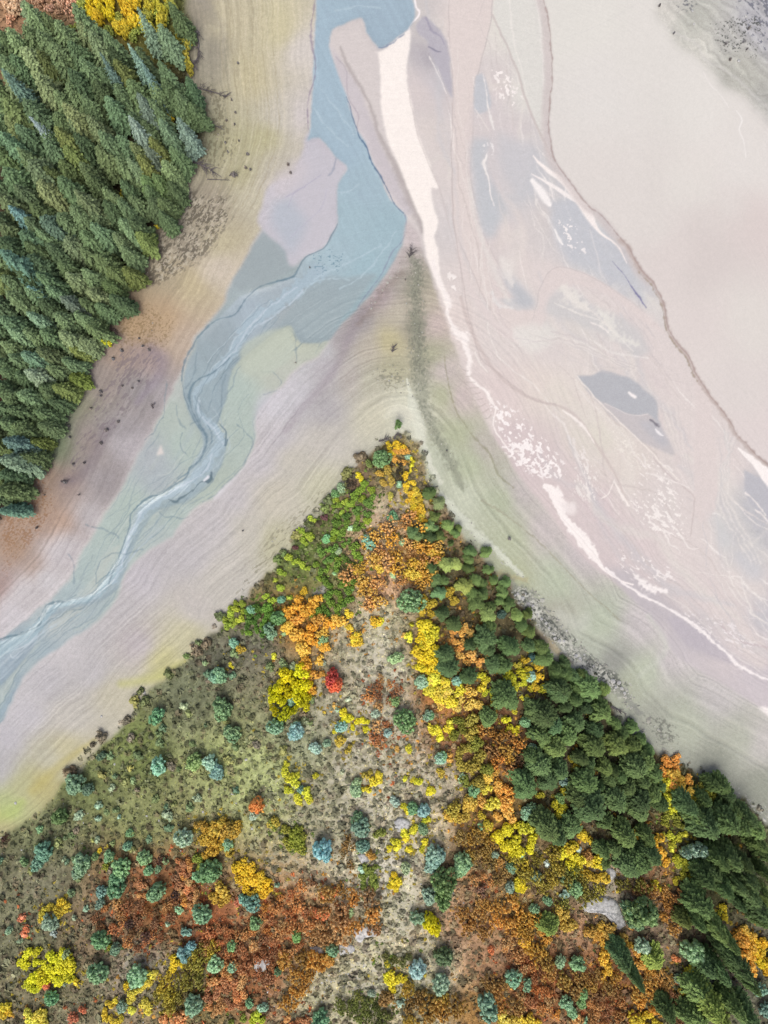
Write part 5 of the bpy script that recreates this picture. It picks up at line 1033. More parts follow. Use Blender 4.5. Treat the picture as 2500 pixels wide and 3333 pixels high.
# yellow and gold thickets
def dots(f, L_, col, name, group, kind='leafy', desc=None):
    for x, y, r in L_:
        kd = 'small' if r * FR[f][2] < 11 else kind
        shrub(f, x, y, r, col, kd, None, None, desc or (colour_word(col) + ' shrub'), name, group)
dots('J', [(870,660,36),(910,700,36),(870,720,34),(960,720,28),(1010,720,34),(1020,770,30),(815,780,28),(930,760,26)], (208,200,28), NY, GY, desc='yellow arch-thicket shrub')
dots('J', [(480,1010,26),(470,1060,40),(500,1100,40),(560,1080,24),(540,1140,44),(500,1190,36),(620,1200,44),(560,1240,44),(630,1240,34)], (182,182,36), NY, GY, desc='yellow-green shrub')
dots('J', [(682,1088,26),(1330,70,12),(400,285,20),(1370,1125,36),(1340,1110,24),(1460,1195,36),(1440,1180,24),(1300,1330,22),(1270,1290,26),(1220,1530,36),(1180,1580,26),(1230,1570,22),(1285,1480,34),(1270,1450,20),(1350,1440,34),(1330,1465,22),(1410,1395,26),(1440,1385,20),(1305,1582,22),(1400,1580,30),(1415,1540,20),(110,345,26),(1280,1110,16)], (204,196,34), NY, GY)
dots('J', [(905,910,34),(850,850,44),(1030,1080,40),(1600,1330,60),(1640,1370,40),(1520,1060,36),(400,1410,46),(180,235,38)], (166,142,40), NY, GY)
dots('J', [(1085,1130,46),(1100,1090,36),(1020,1180,34),(1305,910,34),(1490,780,42),(1515,840,24),(1450,760,22),(1565,770,30),(1590,720,22),(1590,800,26),(950,160,44),(1310,150,40),(1095,60,36),(1120,35,28)], (232,170,34), NO, GO_)
dots('J', [(1230,905,26),(1280,140,20),(808,612,18),(1585,985,18),(1585,950,16)], (220,128,50), NO, GO_)
dots('J', [(550,1480,60),(570,1550,52),(520,1530,50)], (124,136,40), NG, GG)
patch('J', [(-60,1400),(100,1400),(170,1470),(140,1560),(0,1620),(-60,1600)], [(170,134,36),(156,124,40)], 22, desc='golden-brown shrub', name=NY, group=GY, edge=0)
patch('J', [(1050,430),(1120,430),(1210,460),(1230,510),(1190,600),(1120,630),(1020,590),(1005,530)], [(150,72,44),(138,64,42),(164,84,44)], 20, desc=None, name=NR, group=GR_, kind='loose', edge=0)
patch('J', [(1050,760),(1130,720),(1200,800),(1120,890),(1050,870)], [(150,76,50),(140,70,48)], 18, name=NR, group=GR_, kind='loose', edge=0)
patch('J', [(1390,40),(1470,60),(1500,120),(1450,180),(1510,250),(1500,370),(1430,390),(1350,370),(1380,280),(1400,200),(1370,150)], [(216,190,24),(206,192,30),(226,176,24)], 17, name=NY, group=GY, edge=0, gapf=.62)
patch('G', [(1180,290),(1270,290),(1290,350),(1200,370),(1160,330)], [(212,180,30)], 14, name=NY, group=GY, edge=0)
patch('G', [(1200,350),(1290,350),(1280,430),(1210,430)], [(196,138,48)], 14, name=NO, group=GO_, edge=0)
dots('G', [(968,510,26),(985,540,30),(1325,400,14),(1340,420,12),(1325,450,18),(1320,480,12),(1300,495,18)], (216,196,30), NY, GY)
patch('G', [(1270,510),(1320,520),(1340,600),(1380,660),(1405,700),(1405,820),(1360,790),(1310,690),(1275,620)], [(222,176,28),(210,166,34)], 13, name=NY, group=GY, edge=0, gapf=.65, desc='golden shrub')
patch('G', [(1110,470),(1200,470),(1220,530),(1160,570),(1100,550)], [(168,138,48)], 15, name=NY, group=GY, edge=0)
dots('G', [(1185,655,32)], (186,168,56), NY, GY)
patch('G', [(960,570),(1080,570),(1090,650),(1060,780),(1030,870),(930,880),(930,980),(990,1000),(1000,1090),(870,1120),(790,1150),(760,1250),(690,1250),(680,1130),(700,1000),(800,990),(790,880),(800,770),(900,760),(940,640)], [(104,142,44),(90,128,44),(122,154,44),(84,124,50)], 17, name=NG, group=GG, edge=0, gapf=.66, nmax=110, desc='green shrub')
patch('G', [(760,1240),(930,1220),(940,1320),(870,1420),(700,1480),(650,1460),(670,1400),(760,1360)], [(96,136,44),(80,122,40)], 18, name=NG, group=GG, edge=0, gapf=.66)
patch('G', [(785,640),(840,660),(890,700),(890,760),(800,780)], [(140,166,52),(110,146,48)], 13, name=NG, group=GG, edge=0, gapf=.66)
dots('G', [(655,810,34),(590,900,30),(640,930,40),(600,960,34),(560,890,22),(500,1070,34),(545,1095,34),(590,1120,34),(630,1140,28),(410,1220,18),(450,1170,36),(440,1270,34),(345,1330,28),(390,1360,36),(500,1340,18)], (142,168,48), NG, GG)
patch('G', [(60,1460),(120,1380),(200,1350),(200,1440),(160,1520),(80,1530)], [(146,164,46),(130,152,46)], 15, name=NG, group=GG, edge=0, gapf=.62)
patch('G', [(200,1400),(320,1380),(420,1430),(400,1520),(330,1600),(220,1590),(190,1500)], [(76,124,44),(88,136,44),(66,110,44)], 18, name=NG, group=GG, edge=0, gapf=.62)
patch('G', [(1020,1010),(1060,860),(1200,800),(1300,790),(1390,860),(1300,900),(1290,960),(1420,980),(1500,1000),(1470,1100),(1430,1240),(1230,1250),(1230,1150),(1180,1030),(1160,1180),(1100,1190),(1120,1320),(1130,1380),(1040,1400),(960,1330),(950,1210),(880,1180),(900,1140),(1010,1100)], [(206,148,56),(196,136,66),(214,160,48)], 20, kind='loose', name=NO, group=GO_, edge=0, gapf=.66, nmax=90)
dots('G', [(960,1165,34),(1110,1140,40),(1080,1060,30),(1130,1040,26),(1340,1190,60),(1390,1200,44),(1460,1030,50),(1480,1070,40)], (214,154,44), NO, GO_)
patch('G', [(480,1390),(680,1340),(680,1400),(650,1470),(760,1470),(850,1480),(840,1560),(760,1600),(750,1740),(740,1780),(700,1900),(620,1960),(590,1800),(560,1700),(530,1600),(470,1510)], [(196,130,34),(186,118,36),(206,142,38)], 19, name=NO, group=GO_, edge=0, gapf=.64, nmax=90, desc='orange shrub')
dots('G', [(605,1290,34),(915,1540,30),(955,1600,42),(940,1640,36),(980,1635,34),(880,1530,14),(1090,1505,44),(900,1450,36)], (228,172,36), NO, GO_)
# orange and gold belt along the pines
patch('K', [(-20,230),(60,240),(110,220),(150,290),(250,280),(300,340),(370,400),(330,430),(180,430),(60,390),(-20,350)], [(232,150,36),(220,140,48),(238,170,34)], 18, name=NO, group=GO_, edge=0, gapf=.62, desc='bright orange shrub')
patch('J', [(1390,500),(1440,440),(1530,430),(1600,500),(1640,600),(1560,610),(1480,550)], [(236,160,36),(226,150,40)], 18, name=NO, group=GO_, edge=0, gapf=.64, desc='bright orange shrub')
patch('H', [(120,690),(240,700),(250,800),(210,880),(160,860)], [(180,150,34)], 16, name=NY, group=GY, edge=0)
patch('H', [(180,360),(250,380),(250,480),(190,520),(160,600),(90,590),(60,450)], [(196,142,46),(186,150,40)], 18, kind='loose', name=NO, group=GO_, edge=0)
patch('H', [(330,650),(400,690),(420,750),(340,740)], [(160,138,36)], 18, name=NY, group=GY, edge=0)
patch('H', [(320,960),(400,930),(420,870),(480,900),(480,980),(420,1040),(430,1100),(520,1110),(620,1100),(540,1150),(420,1150),(390,1050)], [(212,158,66),(196,140,60)], 13, name=NO, group=GO_, edge=0, gapf=.62)
patch('H', [(120,1080),(200,1030),(260,1120),(240,1220),(150,1220),(110,1160)], [(224,180,24),(210,184,28)], 16, name=NY, group=GY, edge=0, gapf=.6)
patch('H', [(140,940),(200,890),(250,920),(210,1010),(140,1010)], [(206,194,34),(176,170,40)], 15, name=NY, group=GY, edge=0, gapf=.6)
patch('H', [(40,0),(110,0),(150,80),(160,190),(100,170),(70,90)], [(216,168,36),(196,168,40)], 13, name=NY, group=GY, edge=0, gapf=.6)
patch('K', [(470,260),(560,170),(640,190),(630,290),(560,310),(480,290)], [(196,192,30),(176,176,36)], 16, name=NY, group=GY, edge=0, gapf=.6)
patch('K', [(330,190),(380,230),(430,340),(430,380),(370,330),(340,270)], [(200,194,34),(214,180,36)], 14, name=NY, group=GY, edge=0, gapf=.6)
patch('K', [(550,120),(620,90),(720,120),(760,180),(790,300),(760,330),(700,300),(640,170)], [(190,178,32),(206,170,34),(166,156,40)], 15, name=NY, group=GY, edge=0, gapf=.7, nmax=22)
dots('K', [(460,410,22),(570,440,30),(640,360,34),(680,290,28),(760,310,24)], (186,176,34), NY, GY)
dots('K', [(515,505,36),(530,560,34),(570,590,32),(590,560,24),(50,570,40),(65,630,22),(20,580,22),(140,560,22)], (238,172,26), NO, GO_)
patch('K', [(180,500),(300,470),(310,560),(300,650),(380,680),(400,780),(370,900),(290,960),(220,920),(190,760),(160,640)], [(120,122,38),(110,118,40),(150,132,40)], 18, name=NY, group=GY, edge=0, gapf=.62, desc='olive-gold shrub')
patch('K', [(300,560),(440,520),(560,620),(640,680),(640,760),(560,840),(440,860),(400,760),(400,660)], [(206,132,46),(186,112,40),(150,96,48),(120,84,52)], 19, name=NO, group=GO_, edge=0, gapf=.72, kind='loose')
patch('K', [(360,900),(440,880),(520,920),(560,1060),(600,1180),(480,1170),(340,1080),(330,1000)], [(224,136,40),(212,122,42),(236,154,36)], 19, name=NO, group=GO_, edge=0, gapf=.62, desc='orange shrub')
patch('K', [(440,1290),(540,1230),(640,1180),(700,1260),(710,1360),(620,1420),(560,1400),(480,1340)], [(196,190,26),(210,196,28),(176,176,34)], 18, name=NY, group=GY, edge=0, gapf=.6)
patch('K', [(100,1080),(260,1070),(260,1150),(160,1200),(100,1160)], [(176,142,44)], 18, name=NY, group=GY, edge=0)
patch('K', [(320,1140),(400,1150),(440,1220),(410,1280),(340,1200)], [(196,172,38)], 15, name=NY, group=GY, edge=0)
patch('K', [(190,1330),(330,1270),(410,1340),(380,1440),(260,1450)], [(164,124,44),(150,116,46)], 19, name=NO, group=GO_, edge=0, kind='loose')
dots('K', [(840,1080,36),(880,1130,44),(850,1150,34),(900,1090,32)], (184,180,34), NY, GY)
dots('K', [(960,760,34),(980,810,28),(740,1010,34),(900,990,38),(940,960,26),(1580,960,40),(1600,1040,44),(1560,910,26),(1640,1090,30)], (196,178,38), NY, GY)
patch('K', [(890,1380),(960,1360),(1020,1440),(1020,1540),(940,1540),(890,1450)], [(232,170,26),(224,160,28)], 17, name=NY, group=GY, edge=0, gapf=.6, desc='golden shrub')
patch('K', [(1060,1440),(1110,1430),(1180,1500),(1170,1590),(1100,1610),(1020,1570)], [(232,166,26),(218,148,30)], 17, name=NO, group=GO_, edge=0, gapf=.6, desc='amber shrub')
dots('K', [(1020,1280,40),(1060,1310,36),(1090,1340,26)], (232,172,30), NO, GO_)
patch('K', [(1060,1350),(1120,1340),(1140,1420),(1060,1440)], [(160,100,44)], 16, name=NO, group=GO_, edge=0)
dots('K', [(600,1600,40),(630,1640,34),(590,1640,28),(620,1580,26),(1300,1420,24)], (214,192,28), NY, GY)
patch('K', [(560,1440),(700,1440),(860,1400),(860,1620),(700,1659),(560,1560)], [(166,148,40),(150,132,42),(180,160,40)], 20, name=NY, group=GY, edge=0, kind='loose', gapf=.72)
patch('K', [(1360,1240),(1480,1250),(1560,1300),(1620,1440),(1600,1480),(1540,1400),(1460,1320),(1380,1300)], [(216,160,32),(206,146,36)], 15, name=NO, group=GO_, edge=0, gapf=.7)
patch('K', [(1560,750),(1659,740),(1659,960),(1600,930),(1550,850)], [(206,134,36),(196,116,40)], 17, name=NO, group=GO_, edge=0, gapf=.6)
patch('L', [(900,40),(1000,20),(1060,60),(1040,120),(1000,230),(940,160)], [(176,178,40),(150,158,44)], 18, name=NY, group=GY, edge=0, gapf=.64)
patch('L', [(980,0),(1140,0),(1140,110),(1060,90),(1000,50)], [(212,140,38),(200,124,40)], 17, name=NO, group=GO_, edge=0, gapf=.6)
patch('L', [(1130,60),(1240,80),(1330,180),(1300,240),(1220,230),(1160,140)], [(150,152,44),(128,134,46)], 20, name=NY, group=GY, edge=0, gapf=.7)
patch('L', [(960,230),(1120,250),(1080,350),(960,320)], [(134,138,44),(120,126,44)], 20, name=NG, group=GG, edge=0, gapf=.7)
dots('L', [(1000,390,34),(1050,400,34),(1020,440,30),(1090,380,22),(1010,480,18),(950,380,18)], (176,176,38), NY, GY)
patch('L', [(1040,540),(1100,550),(1160,640),(1150,690),(1090,680),(1050,610)], [(160,164,40),(146,152,44)], 16, name=NG, group=GG, edge=0, gapf=.62)
dots('L', [(1030,695,30),(905,735,38),(890,700,24),(1350,865,30),(1370,930,30),(1330,910,24),(1130,1290,44),(1120,1310,30)], (200,184,36), NY, GY)
dots('L', [(1120,735,24),(1040,1220,34)], (196,104,56), NO, GO_)
patch('L', [(620,700),(780,680),(800,740),(720,770),(620,740)], [(134,126,44)], 18, name=NY, group=GY, edge=0, kind='loose')
patch('L', [(800,760),(960,740),(1060,780),(1080,930),(1040,1060),(960,1040),(960,860),(900,800)], [(186,128,44),(166,108,46),(150,88,44)], 18, name=NO, group=GO_, edge=0, kind='loose', gapf=.66)
patch('L', [(430,1040),(520,1000),(640,1030),(720,1060),(720,1130),(600,1120),(480,1100)], [(196,150,44),(180,134,46)], 16, name=NO, group=GO_, edge=0, gapf=.66)
patch('L', [(1420,1060),(1500,1010),(1560,1080),(1580,1200),(1540,1340),(1480,1240)], [(206,142,36),(196,128,40)], 18, name=NO, group=GO_, edge=0, gapf=.62)
patch('L', [(1560,1080),(1620,1090),(1700,1150),(1700,1360),(1640,1300),(1580,1200)], [(226,188,28),(216,168,30)], 18, name=NY, group=GY, edge=0, gapf=.6, desc='golden shrub')
patch('L', [(500,1200),(600,1210),(620,1320),(540,1340)], [(206,150,38)], 17, name=NO, group=GO_, edge=0)
patch('L', [(720,1130),(800,1180),(860,1300),(780,1260)], [(190,124,42)], 16, name=NO, group=GO_, edge=0)
patch('L', [(230,870),(330,900),(340,1000),(240,980)], [(170,136,44)], 18, name=NY, group=GY, edge=0)
patch('L', [(-20,900),(100,940),(180,1080),(120,1160),(-20,1120)], [(176,130,50),(190,140,46)], 20, name=NO, group=GO_, edge=0, kind='loose', gapf=.68)
dots('L', [(20,1120,44),(30,1160,34)], (220,164,40), NO, GO_)
patch('L', [(140,1200),(220,1300),(420,1320),(640,1300),(660,1420),(520,1400),(340,1430),(180,1380)], [(170,126,48),(156,112,50)], 20, name=NO, group=GO_, edge=0, kind='loose', gapf=.7)
patch('L', [(-20,1180),(100,1220),(140,1400),(240,1480),(240,1600),(100,1580),(-20,1480)], [(196,100,42),(186,88,40),(170,80,40)], 20, name=NR, group=GR_, edge=0, kind='loose', gapf=.66)
patch('L', [(440,1430),(640,1420),(740,1560),(740,1659),(360,1659),(360,1600),(460,1560)], [(140,84,52),(126,74,50),(154,94,52)], 21, name=NR, group=GR_, edge=0, kind='loose', gapf=.66)
patch('L', [(740,1420),(900,1400),(960,1480),(900,1560),(800,1540)], [(196,140,50),(176,130,50)], 19, name=NO, group=GO_, edge=0, kind='loose')
patch('L', [(960,1420),(1040,1430),(1120,1560),(1140,1659),(1060,1659),(1040,1560)], [(140,78,46),(128,70,46)], 20, name=NR, group=GR_, edge=0, kind='loose')
patch('L', [(740,1560),(820,1560),(900,1640),(960,1720),(760,1700)], [(186,168,36)], 17, name=NY, group=GY, edge=0)
dots('L', [(1080,1440,22),(1110,1490,22),(1130,1530,20),(30,1640,60),(90,1650,34)], (224,160,36), NO, GO_)
patch('L', [(800,1340),(960,1300),(1000,1380),(880,1420)], [(186,134,60)], 18, name=NO, group=GO_, edge=0, kind='loose')
patch('L', [(100,250),(240,300),(240,480),(60,620),(0,560),(0,440)], [(0,0,0)], 1, nmax=0)
patch('L', [(240,600),(400,640),(540,760),(420,820),(280,860),(260,720)], [(150,142,44),(134,128,46)], 19, name=NY, group=GY, edge=0, kind='loose', gapf=.7)
# lower left quarter
patch('M', [(380,1165),(430,1180),(500,1190),(490,1280),(440,1370),(330,1390),(240,1430),(160,1410),(170,1360),(280,1290),(330,1230)], [(214,206,26),(202,198,30)], 16, name=NY, group=GY, edge=0, gapf=.58, desc='lime-yellow shrub')
patch('M', [(150,1190),(220,1150),(275,1170),(250,1250),(190,1290),(145,1240)], [(222,212,30)], 15, name=NY, group=GY, edge=0, gapf=.58)
patch('M', [(290,900),(340,860),(440,820),(445,890),(390,940),(330,970),(280,950)], [(214,176,34),(196,170,40)], 14, name=NY, group=GY, edge=0, gapf=.58)
dots('M', [(672,490,24),(520,1375,22),(1180,1235,44),(1170,1270,40),(1220,1250,34),(850,1400,30),(1160,1210,24)], (220,180,30), NY, GY)
dots('M', [(905,1450,36),(890,1490,34),(940,1430,26),(1020,1320,34),(1045,1310,26),(1000,1380,36),(970,1400,24),(980,1520,40),(1000,1560,38),(890,1560,32),(200,1600,50),(260,1590,50),(300,1640,50),(230,1650,44)], (234,166,50), NO, GO_)
dots('M', [(740,1520,34),(710,1580,32),(730,1620,34),(780,1640,36),(820,1620,26),(780,1500,24),(30,1540,44),(20,1590,40),(60,1580,30)], (224,176,40), NY, GY)
patch('M', [(1340,310),(1480,290),(1610,320),(1620,370),(1560,400),(1500,440),(1430,490),(1370,430)], [(176,136,36),(160,124,38)], 17, name=NY, group=GY, edge=0, gapf=.6, desc='golden-brown shrub')
patch('M', [(1450,740),(1550,710),(1560,800),(1500,860),(1450,820)], [(180,140,40)], 17, name=NY, group=GY, edge=0, gapf=.6)
patch('N', [(-60,500),(60,500),(80,560),(130,600),(140,720),(80,735),(0,660),(-60,640)], [(222,168,24),(212,152,26)], 16, name=NY, group=GY, edge=0, gapf=.58)
patch('M', [(1200,550),(1280,560),(1300,680),(1340,740),(1330,830),(1260,890),(1230,800),(1200,700)], [(190,106,46),(176,92,44)], 17, name=NR, group=GR_, edge=0, gapf=.62)
patch('M', [(930,690),(990,690),(990,800),(960,830),(920,780)], [(196,116,54)], 15, name=NR, group=GR_, edge=0)
dots('M', [(150,950,30),(160,930,22),(180,1020,28),(170,1050,22),(1610,830,40),(560,1560,30),(500,1620,40),(310,1400,34)], (190,98,62), NR, GR_)
patch('M', [(630,930),(720,800),(860,850),(1060,850),(1180,800),(1240,860),(1180,930),(1060,960),(1100,1080),(960,1170),(830,1140),(760,1040),(660,1000)], [(160,88,54),(140,76,48),(172,100,56),(120,76,50)], 21, name=NR, group=GR_, edge=0, kind='loose', gapf=.66, nmax=60, desc='rust-red bush')
patch('M', [(1400,980),(1659,1000),(1659,1380),(1600,1280),(1500,1320),(1480,1200),(1400,1140)], [(166,88,56),(150,80,52),(140,84,54)], 21, name=NR, group=GR_, edge=0, kind='loose', gapf=.68, nmax=60)
patch('M', [(1400,1340),(1560,1320),(1659,1400),(1640,1540),(1500,1540),(1480,1600),(1390,1560)], [(172,84,48),(186,98,46),(156,72,46)], 19, name=NR, group=GR_, edge=0, gapf=.62)
patch('M', [(1100,1560),(1240,1560),(1240,1659),(1080,1659)], [(190,120,70)], 18, name=NO, group=GO_, edge=0)
patch('M', [(1080,1330),(1240,1300),(1300,1160),(1440,1140),(1440,1220),(1340,1380),(1240,1440),(1220,1540),(1080,1540),(1060,1420)], [(150,138,44),(136,128,46),(170,150,42)], 19, name=NY, group=GY, edge=0, kind='loose', gapf=.68)
dots('M', [(720,600,34),(740,1140,26),(1340,540,44),(1350,600,36),(1560,1659,30),(1640,1620,30),(560,440,0.1)], (126,140,48), NG, GG)
# bottom centre
patch('N', [(80,800),(180,720),(300,640),(400,600),(440,620),(340,660),(330,740),(420,800),(420,980),(380,1010),(250,1080),(200,1180),(180,1260),(60,1180),(20,1000),(0,880)], [(160,84,52),(176,92,46),(146,76,52),(190,104,44)], 21, name=NR, group=GR_, edge=0, kind='loose', gapf=.66, nmax=80)
patch('N', [(430,640),(560,620),(640,660),(800,740),(830,830),(800,900),(700,890),(640,960),(500,1000),(420,940),(430,800)], [(176,122,62),(160,110,60),(186,130,56)], 22, name=NO, group=GO_, edge=0, kind='loose', gapf=.72, nmax=60)
patch('N', [(240,1060),(400,1020),(440,1080),(400,1180),(360,1260),(260,1360),(210,1340),(260,1240)], [(176,124,46),(160,116,46)], 20, name=NO, group=GO_, edge=0, kind='loose', gapf=.66)
patch('N', [(430,1080),(500,1060),(520,1120),(440,1150)], [(176,124,48)], 17, name=NO, group=GO_, edge=0)
dots('N', [(480,820,36),(430,800,30),(465,700,18),(540,680,34),(1470,1035,26),(940,60,0.1)], (190,96,50), NR, GR_)
patch('N', [(230,1440),(380,1440),(380,1500),(220,1500)], [(120,66,50)], 18, name=NR, group=GR_, edge=0)
dots('N', [(900,610,40),(900,650,34),(870,650,26),(890,580,24),(845,1180,24),(890,1200,44),(940,1200,32),(860,1220,34),(880,1260,28),(850,1110,24),(980,430,18),(1080,380,24),(960,360,20)], (212,190,30), NY, GY)
patch('N', [(690,520),(790,540),(770,640),(740,680),(690,620)], [(122,140,56)], 19, name=NG, group=GG, edge=0)
dots('N', [(800,330,40),(760,600,30),(165,270,36)], (120,134,56), NG, GG)
patch('N', [(230,300),(330,290),(360,360),(340,430),(260,410)], [(136,140,48)], 19, name=NG, group=GG, edge=0)
patch('N', [(560,380),(640,380),(620,470),(640,540),(570,500)], [(146,110,56)], 16, name=NO, group=GO_, edge=0, kind='loose')
dots('N', [(750,460,36)], (170,122,44), NO, GO_)
patch('N', [(560,1360),(700,1260),(800,1340),(900,1440),(860,1475),(640,1440)], [(98,110,56),(112,124,60)], 21, name=NG, group=GG, edge=0, kind='loose', gapf=.7)
patch('N', [(800,1060),(980,1050),(1000,1100),(860,1130)], [(112,118,64)], 20, name=NG, group=GG, edge=0, kind='loose')
patch('N', [(980,1260),(1130,1290),(1290,1330),(1290,1400),(1120,1440),(960,1440),(940,1380)], [(156,116,46),(140,104,48),(170,136,44)], 21, name=NO, group=GO_, edge=0, kind='loose', gapf=.66)
dots('N', [(850,1300,44),(840,1340,40)], (150,110,54), NO, GO_)
patch('N', [(1290,800),(1400,780),(1440,860),(1420,950),(1340,900)], [(176,124,56)], 20, name=NO, group=GO_, edge=0, kind='loose')
patch('N', [(1440,740),(1600,720),(1640,800),(1560,920),(1480,880)], [(186,132,50)], 20, name=NO, group=GO_, edge=0, kind='loose')
patch('N', [(1540,960),(1659,980),(1659,1140),(1550,1080)], [(160,90,60)], 20, name=NR, group=GR_, edge=0, kind='loose')
patch('N', [(1380,600),(1460,560),(1480,660),(1400,740),(1370,680)], [(166,96,80),(150,84,70)], 18, name=NR, group=GR_, edge=0, kind='loose')
patch('N', [(1460,1180),(1560,1180),(1560,1300),(1640,1360),(1540,1400),(1460,1280)], [(166,106,46),(180,120,42)], 20, name=NO, group=GO_, edge=0, kind='loose')
patch('N', [(1280,360),(1420,340),(1480,440),(1480,520),(1340,460)], [(150,120,56)], 21, name=NO, group=GO_, edge=0, kind='loose')
patch('N', [(1490,480),(1560,520),(1560,640),(1500,620)], [(160,120,56)], 19, name=NO, group=GO_, edge=0, kind='loose')
dots('N', [(1550,1440,50),(1600,1460,40),(1640,1450,36)], (232,150,50), NO, GO_)
dots('N', [(1630,620,34),(1645,660,26)], (212,190,30), NY, GY)
dots('N', [(60,1420,34),(90,1450,30),(40,1460,26)], (160,170,40), NG, GG)
# headland rims: more scrub
patch('G', [(1180,420),(1270,430),(1290,500),(1260,560),(1210,500)], [(70,64,50)], 15, name='brown_shrub', group='dark leafless shrubs', desc='dark brown shrub', edge=0, kind='loose')
patch('G', [(880,510),(940,490),(930,640),(860,620)], [(74,66,56)], 15, name='brown_shrub', group='dark leafless shrubs', desc='dark brown shrub', edge=0, kind='loose')
dots('G', [(540,1000,26),(740,800,30)], (104,60,60), 'brown_shrub', 'dark leafless shrubs', desc='purplish shrub')
dots('M', [(1095,560,36),(1180,780,44),(880,980,40),(990,1060,44),(40,400,34)], (100,70,58), 'brown_shrub', 'dark leafless shrubs', 'loose', 'purplish-brown shrub')
R5 = random.Random(5); LEFTS = fx('W', [(60,1800),(300,1560),(480,1380),(620,1400),(700,1560),(640,1700),(420,1760),(420,1850),(200,1900),(40,1900)])
n_ = 0
while n_ < 75:
    u_, v_ = R5.uniform(80, 1050), R5.uniform(2080, 2880)
    if not in_poly(u_, v_, LEFTS): continue
    n_ += 1; c_ = R5.choice([(104, 132, 92), (92, 112, 72), (120, 126, 74), (128, 150, 128), (112, 100, 78), (84, 118, 94), (150, 150, 70)])
    shrub('_', u_, v_, R5.uniform(7, 15), c_, 'small', None, None, {0: 'small grey-green bush'}.get(0) if c_[1] > c_[0] else 'small olive-brown bush', 'small_bush')
for i_ in range(26):
    k_ = R5.randrange(8, len(PEN_L_S) - 12); q_ = PEN_L_S[k_] + np.array([R5.uniform(-16, 10), R5.uniform(-26, 6)])
    shrub('_', q_[0], q_[1], R5.uniform(9, 20), R5.choice([(96, 120, 64), (84, 98, 62), (120, 124, 70), (104, 92, 70)]), 'small', None, None, 'small fringe bush', 'small_bush', 'small bushes fringing the left rim of the headland')
# forest corner: orange and yellow trees
patch('A', [(500,-60),(560,-60),(620,40),(625,90),(560,130),(500,90),(495,40)], [(224,184,26),(214,176,30)], 24, name='golden_tree', group='golden trees at the top of the forest', desc='golden tree', edge=0, gapf=.62, h=2.4)
patch('A', [(620,130),(690,140),(690,200),(650,190)], [(240,180,40)], 20, name='golden_tree', group='golden trees at the top of the forest', desc='golden tree', edge=0, gapf=.6, h=2.2)
patch('A', [(650,-40),(740,0),(740,130),(700,140),(650,50)], [(216,180,34)], 22, name='golden_tree', group='golden trees at the top of the forest', desc='golden tree', edge=0, gapf=.62, h=2.4)
patch('A', [(760,-40),(920,-40),(930,140),(860,250),(800,230),(780,60)], [(176,164,40),(150,150,50),(190,170,36)], 24, name='golden_tree', group='golden trees at the top of the forest', desc='yellow-green tree', edge=0, gapf=.7, h=2.4)
patch('A', [(960,200),(1020,200),(1030,400),(1000,340)], [(170,156,44)], 18, name='golden_tree', group='golden trees at the top of the forest', desc='yellow-green tree', edge=0, gapf=.7, h=2)
patch('A', [(30,20),(110,20),(100,100),(50,110)], [(206,150,110),(196,140,104)], 20, name=NO, group='orange shrubs behind the forest', edge=0, gapf=.6)
patch('A', [(180,-20),(420,-20),(400,50),(300,70),(220,50)], [(186,136,106),(196,146,110),(160,120,90)], 18, name=NO, group='orange shrubs behind the forest', edge=0, gapf=.66, kind='loose')
dots('A', [(430,60,50),(470,110,44),(400,150,30),(590,180,44),(640,110,40),(720,190,40),(760,150,36),(450,20,44),(830,60,44),(880,100,40)], (122, 138, 58), 'broad_tree', 'broad green trees among the golden ones', desc='olive-green broad tree')
dots('A', [(905,632,26),(925,640,22),(660,1045,26),(655,1060,18),(1020,530,20),(1015,545,16),(850,1222,14),(915,1080,22),(940,1020,26),(960,990,20),(935,1050,20),(10,780,30),(10,1000,24),(10,820,20),(380,1050,26),(400,995,14),(640,1525,20),(650,1540,14),(615,1552,12),(435,1220,18)], (204,184,36), 'yellow_bush', 'yellow bushes in the forest', desc='yellow bush')
dots('D', [(638,125,18),(650,40,20),(435,440,34),(300,630,22),(262,700,24),(265,735,18),(470,400,22)], (190,168,40), 'yellow_bush', 'yellow bushes in the forest', desc='yellow bush')
dots('A', [(120,440,40),(170,500,44),(180,720,44),(210,790,44),(490,880,44),(560,920,40),(610,960,34),(300,500,30),(230,560,30)], (92,74,58), 'brown_shrub', 'leafless undergrowth in the forest gaps', 'loose', 'leafless brown bush')
dots('D', [(290,430,44),(360,430,36),(250,400,36),(540,240,40),(590,290,36)], (84,68,60), 'brown_shrub', 'leafless undergrowth in the forest gaps', 'loose', 'leafless brown bush')

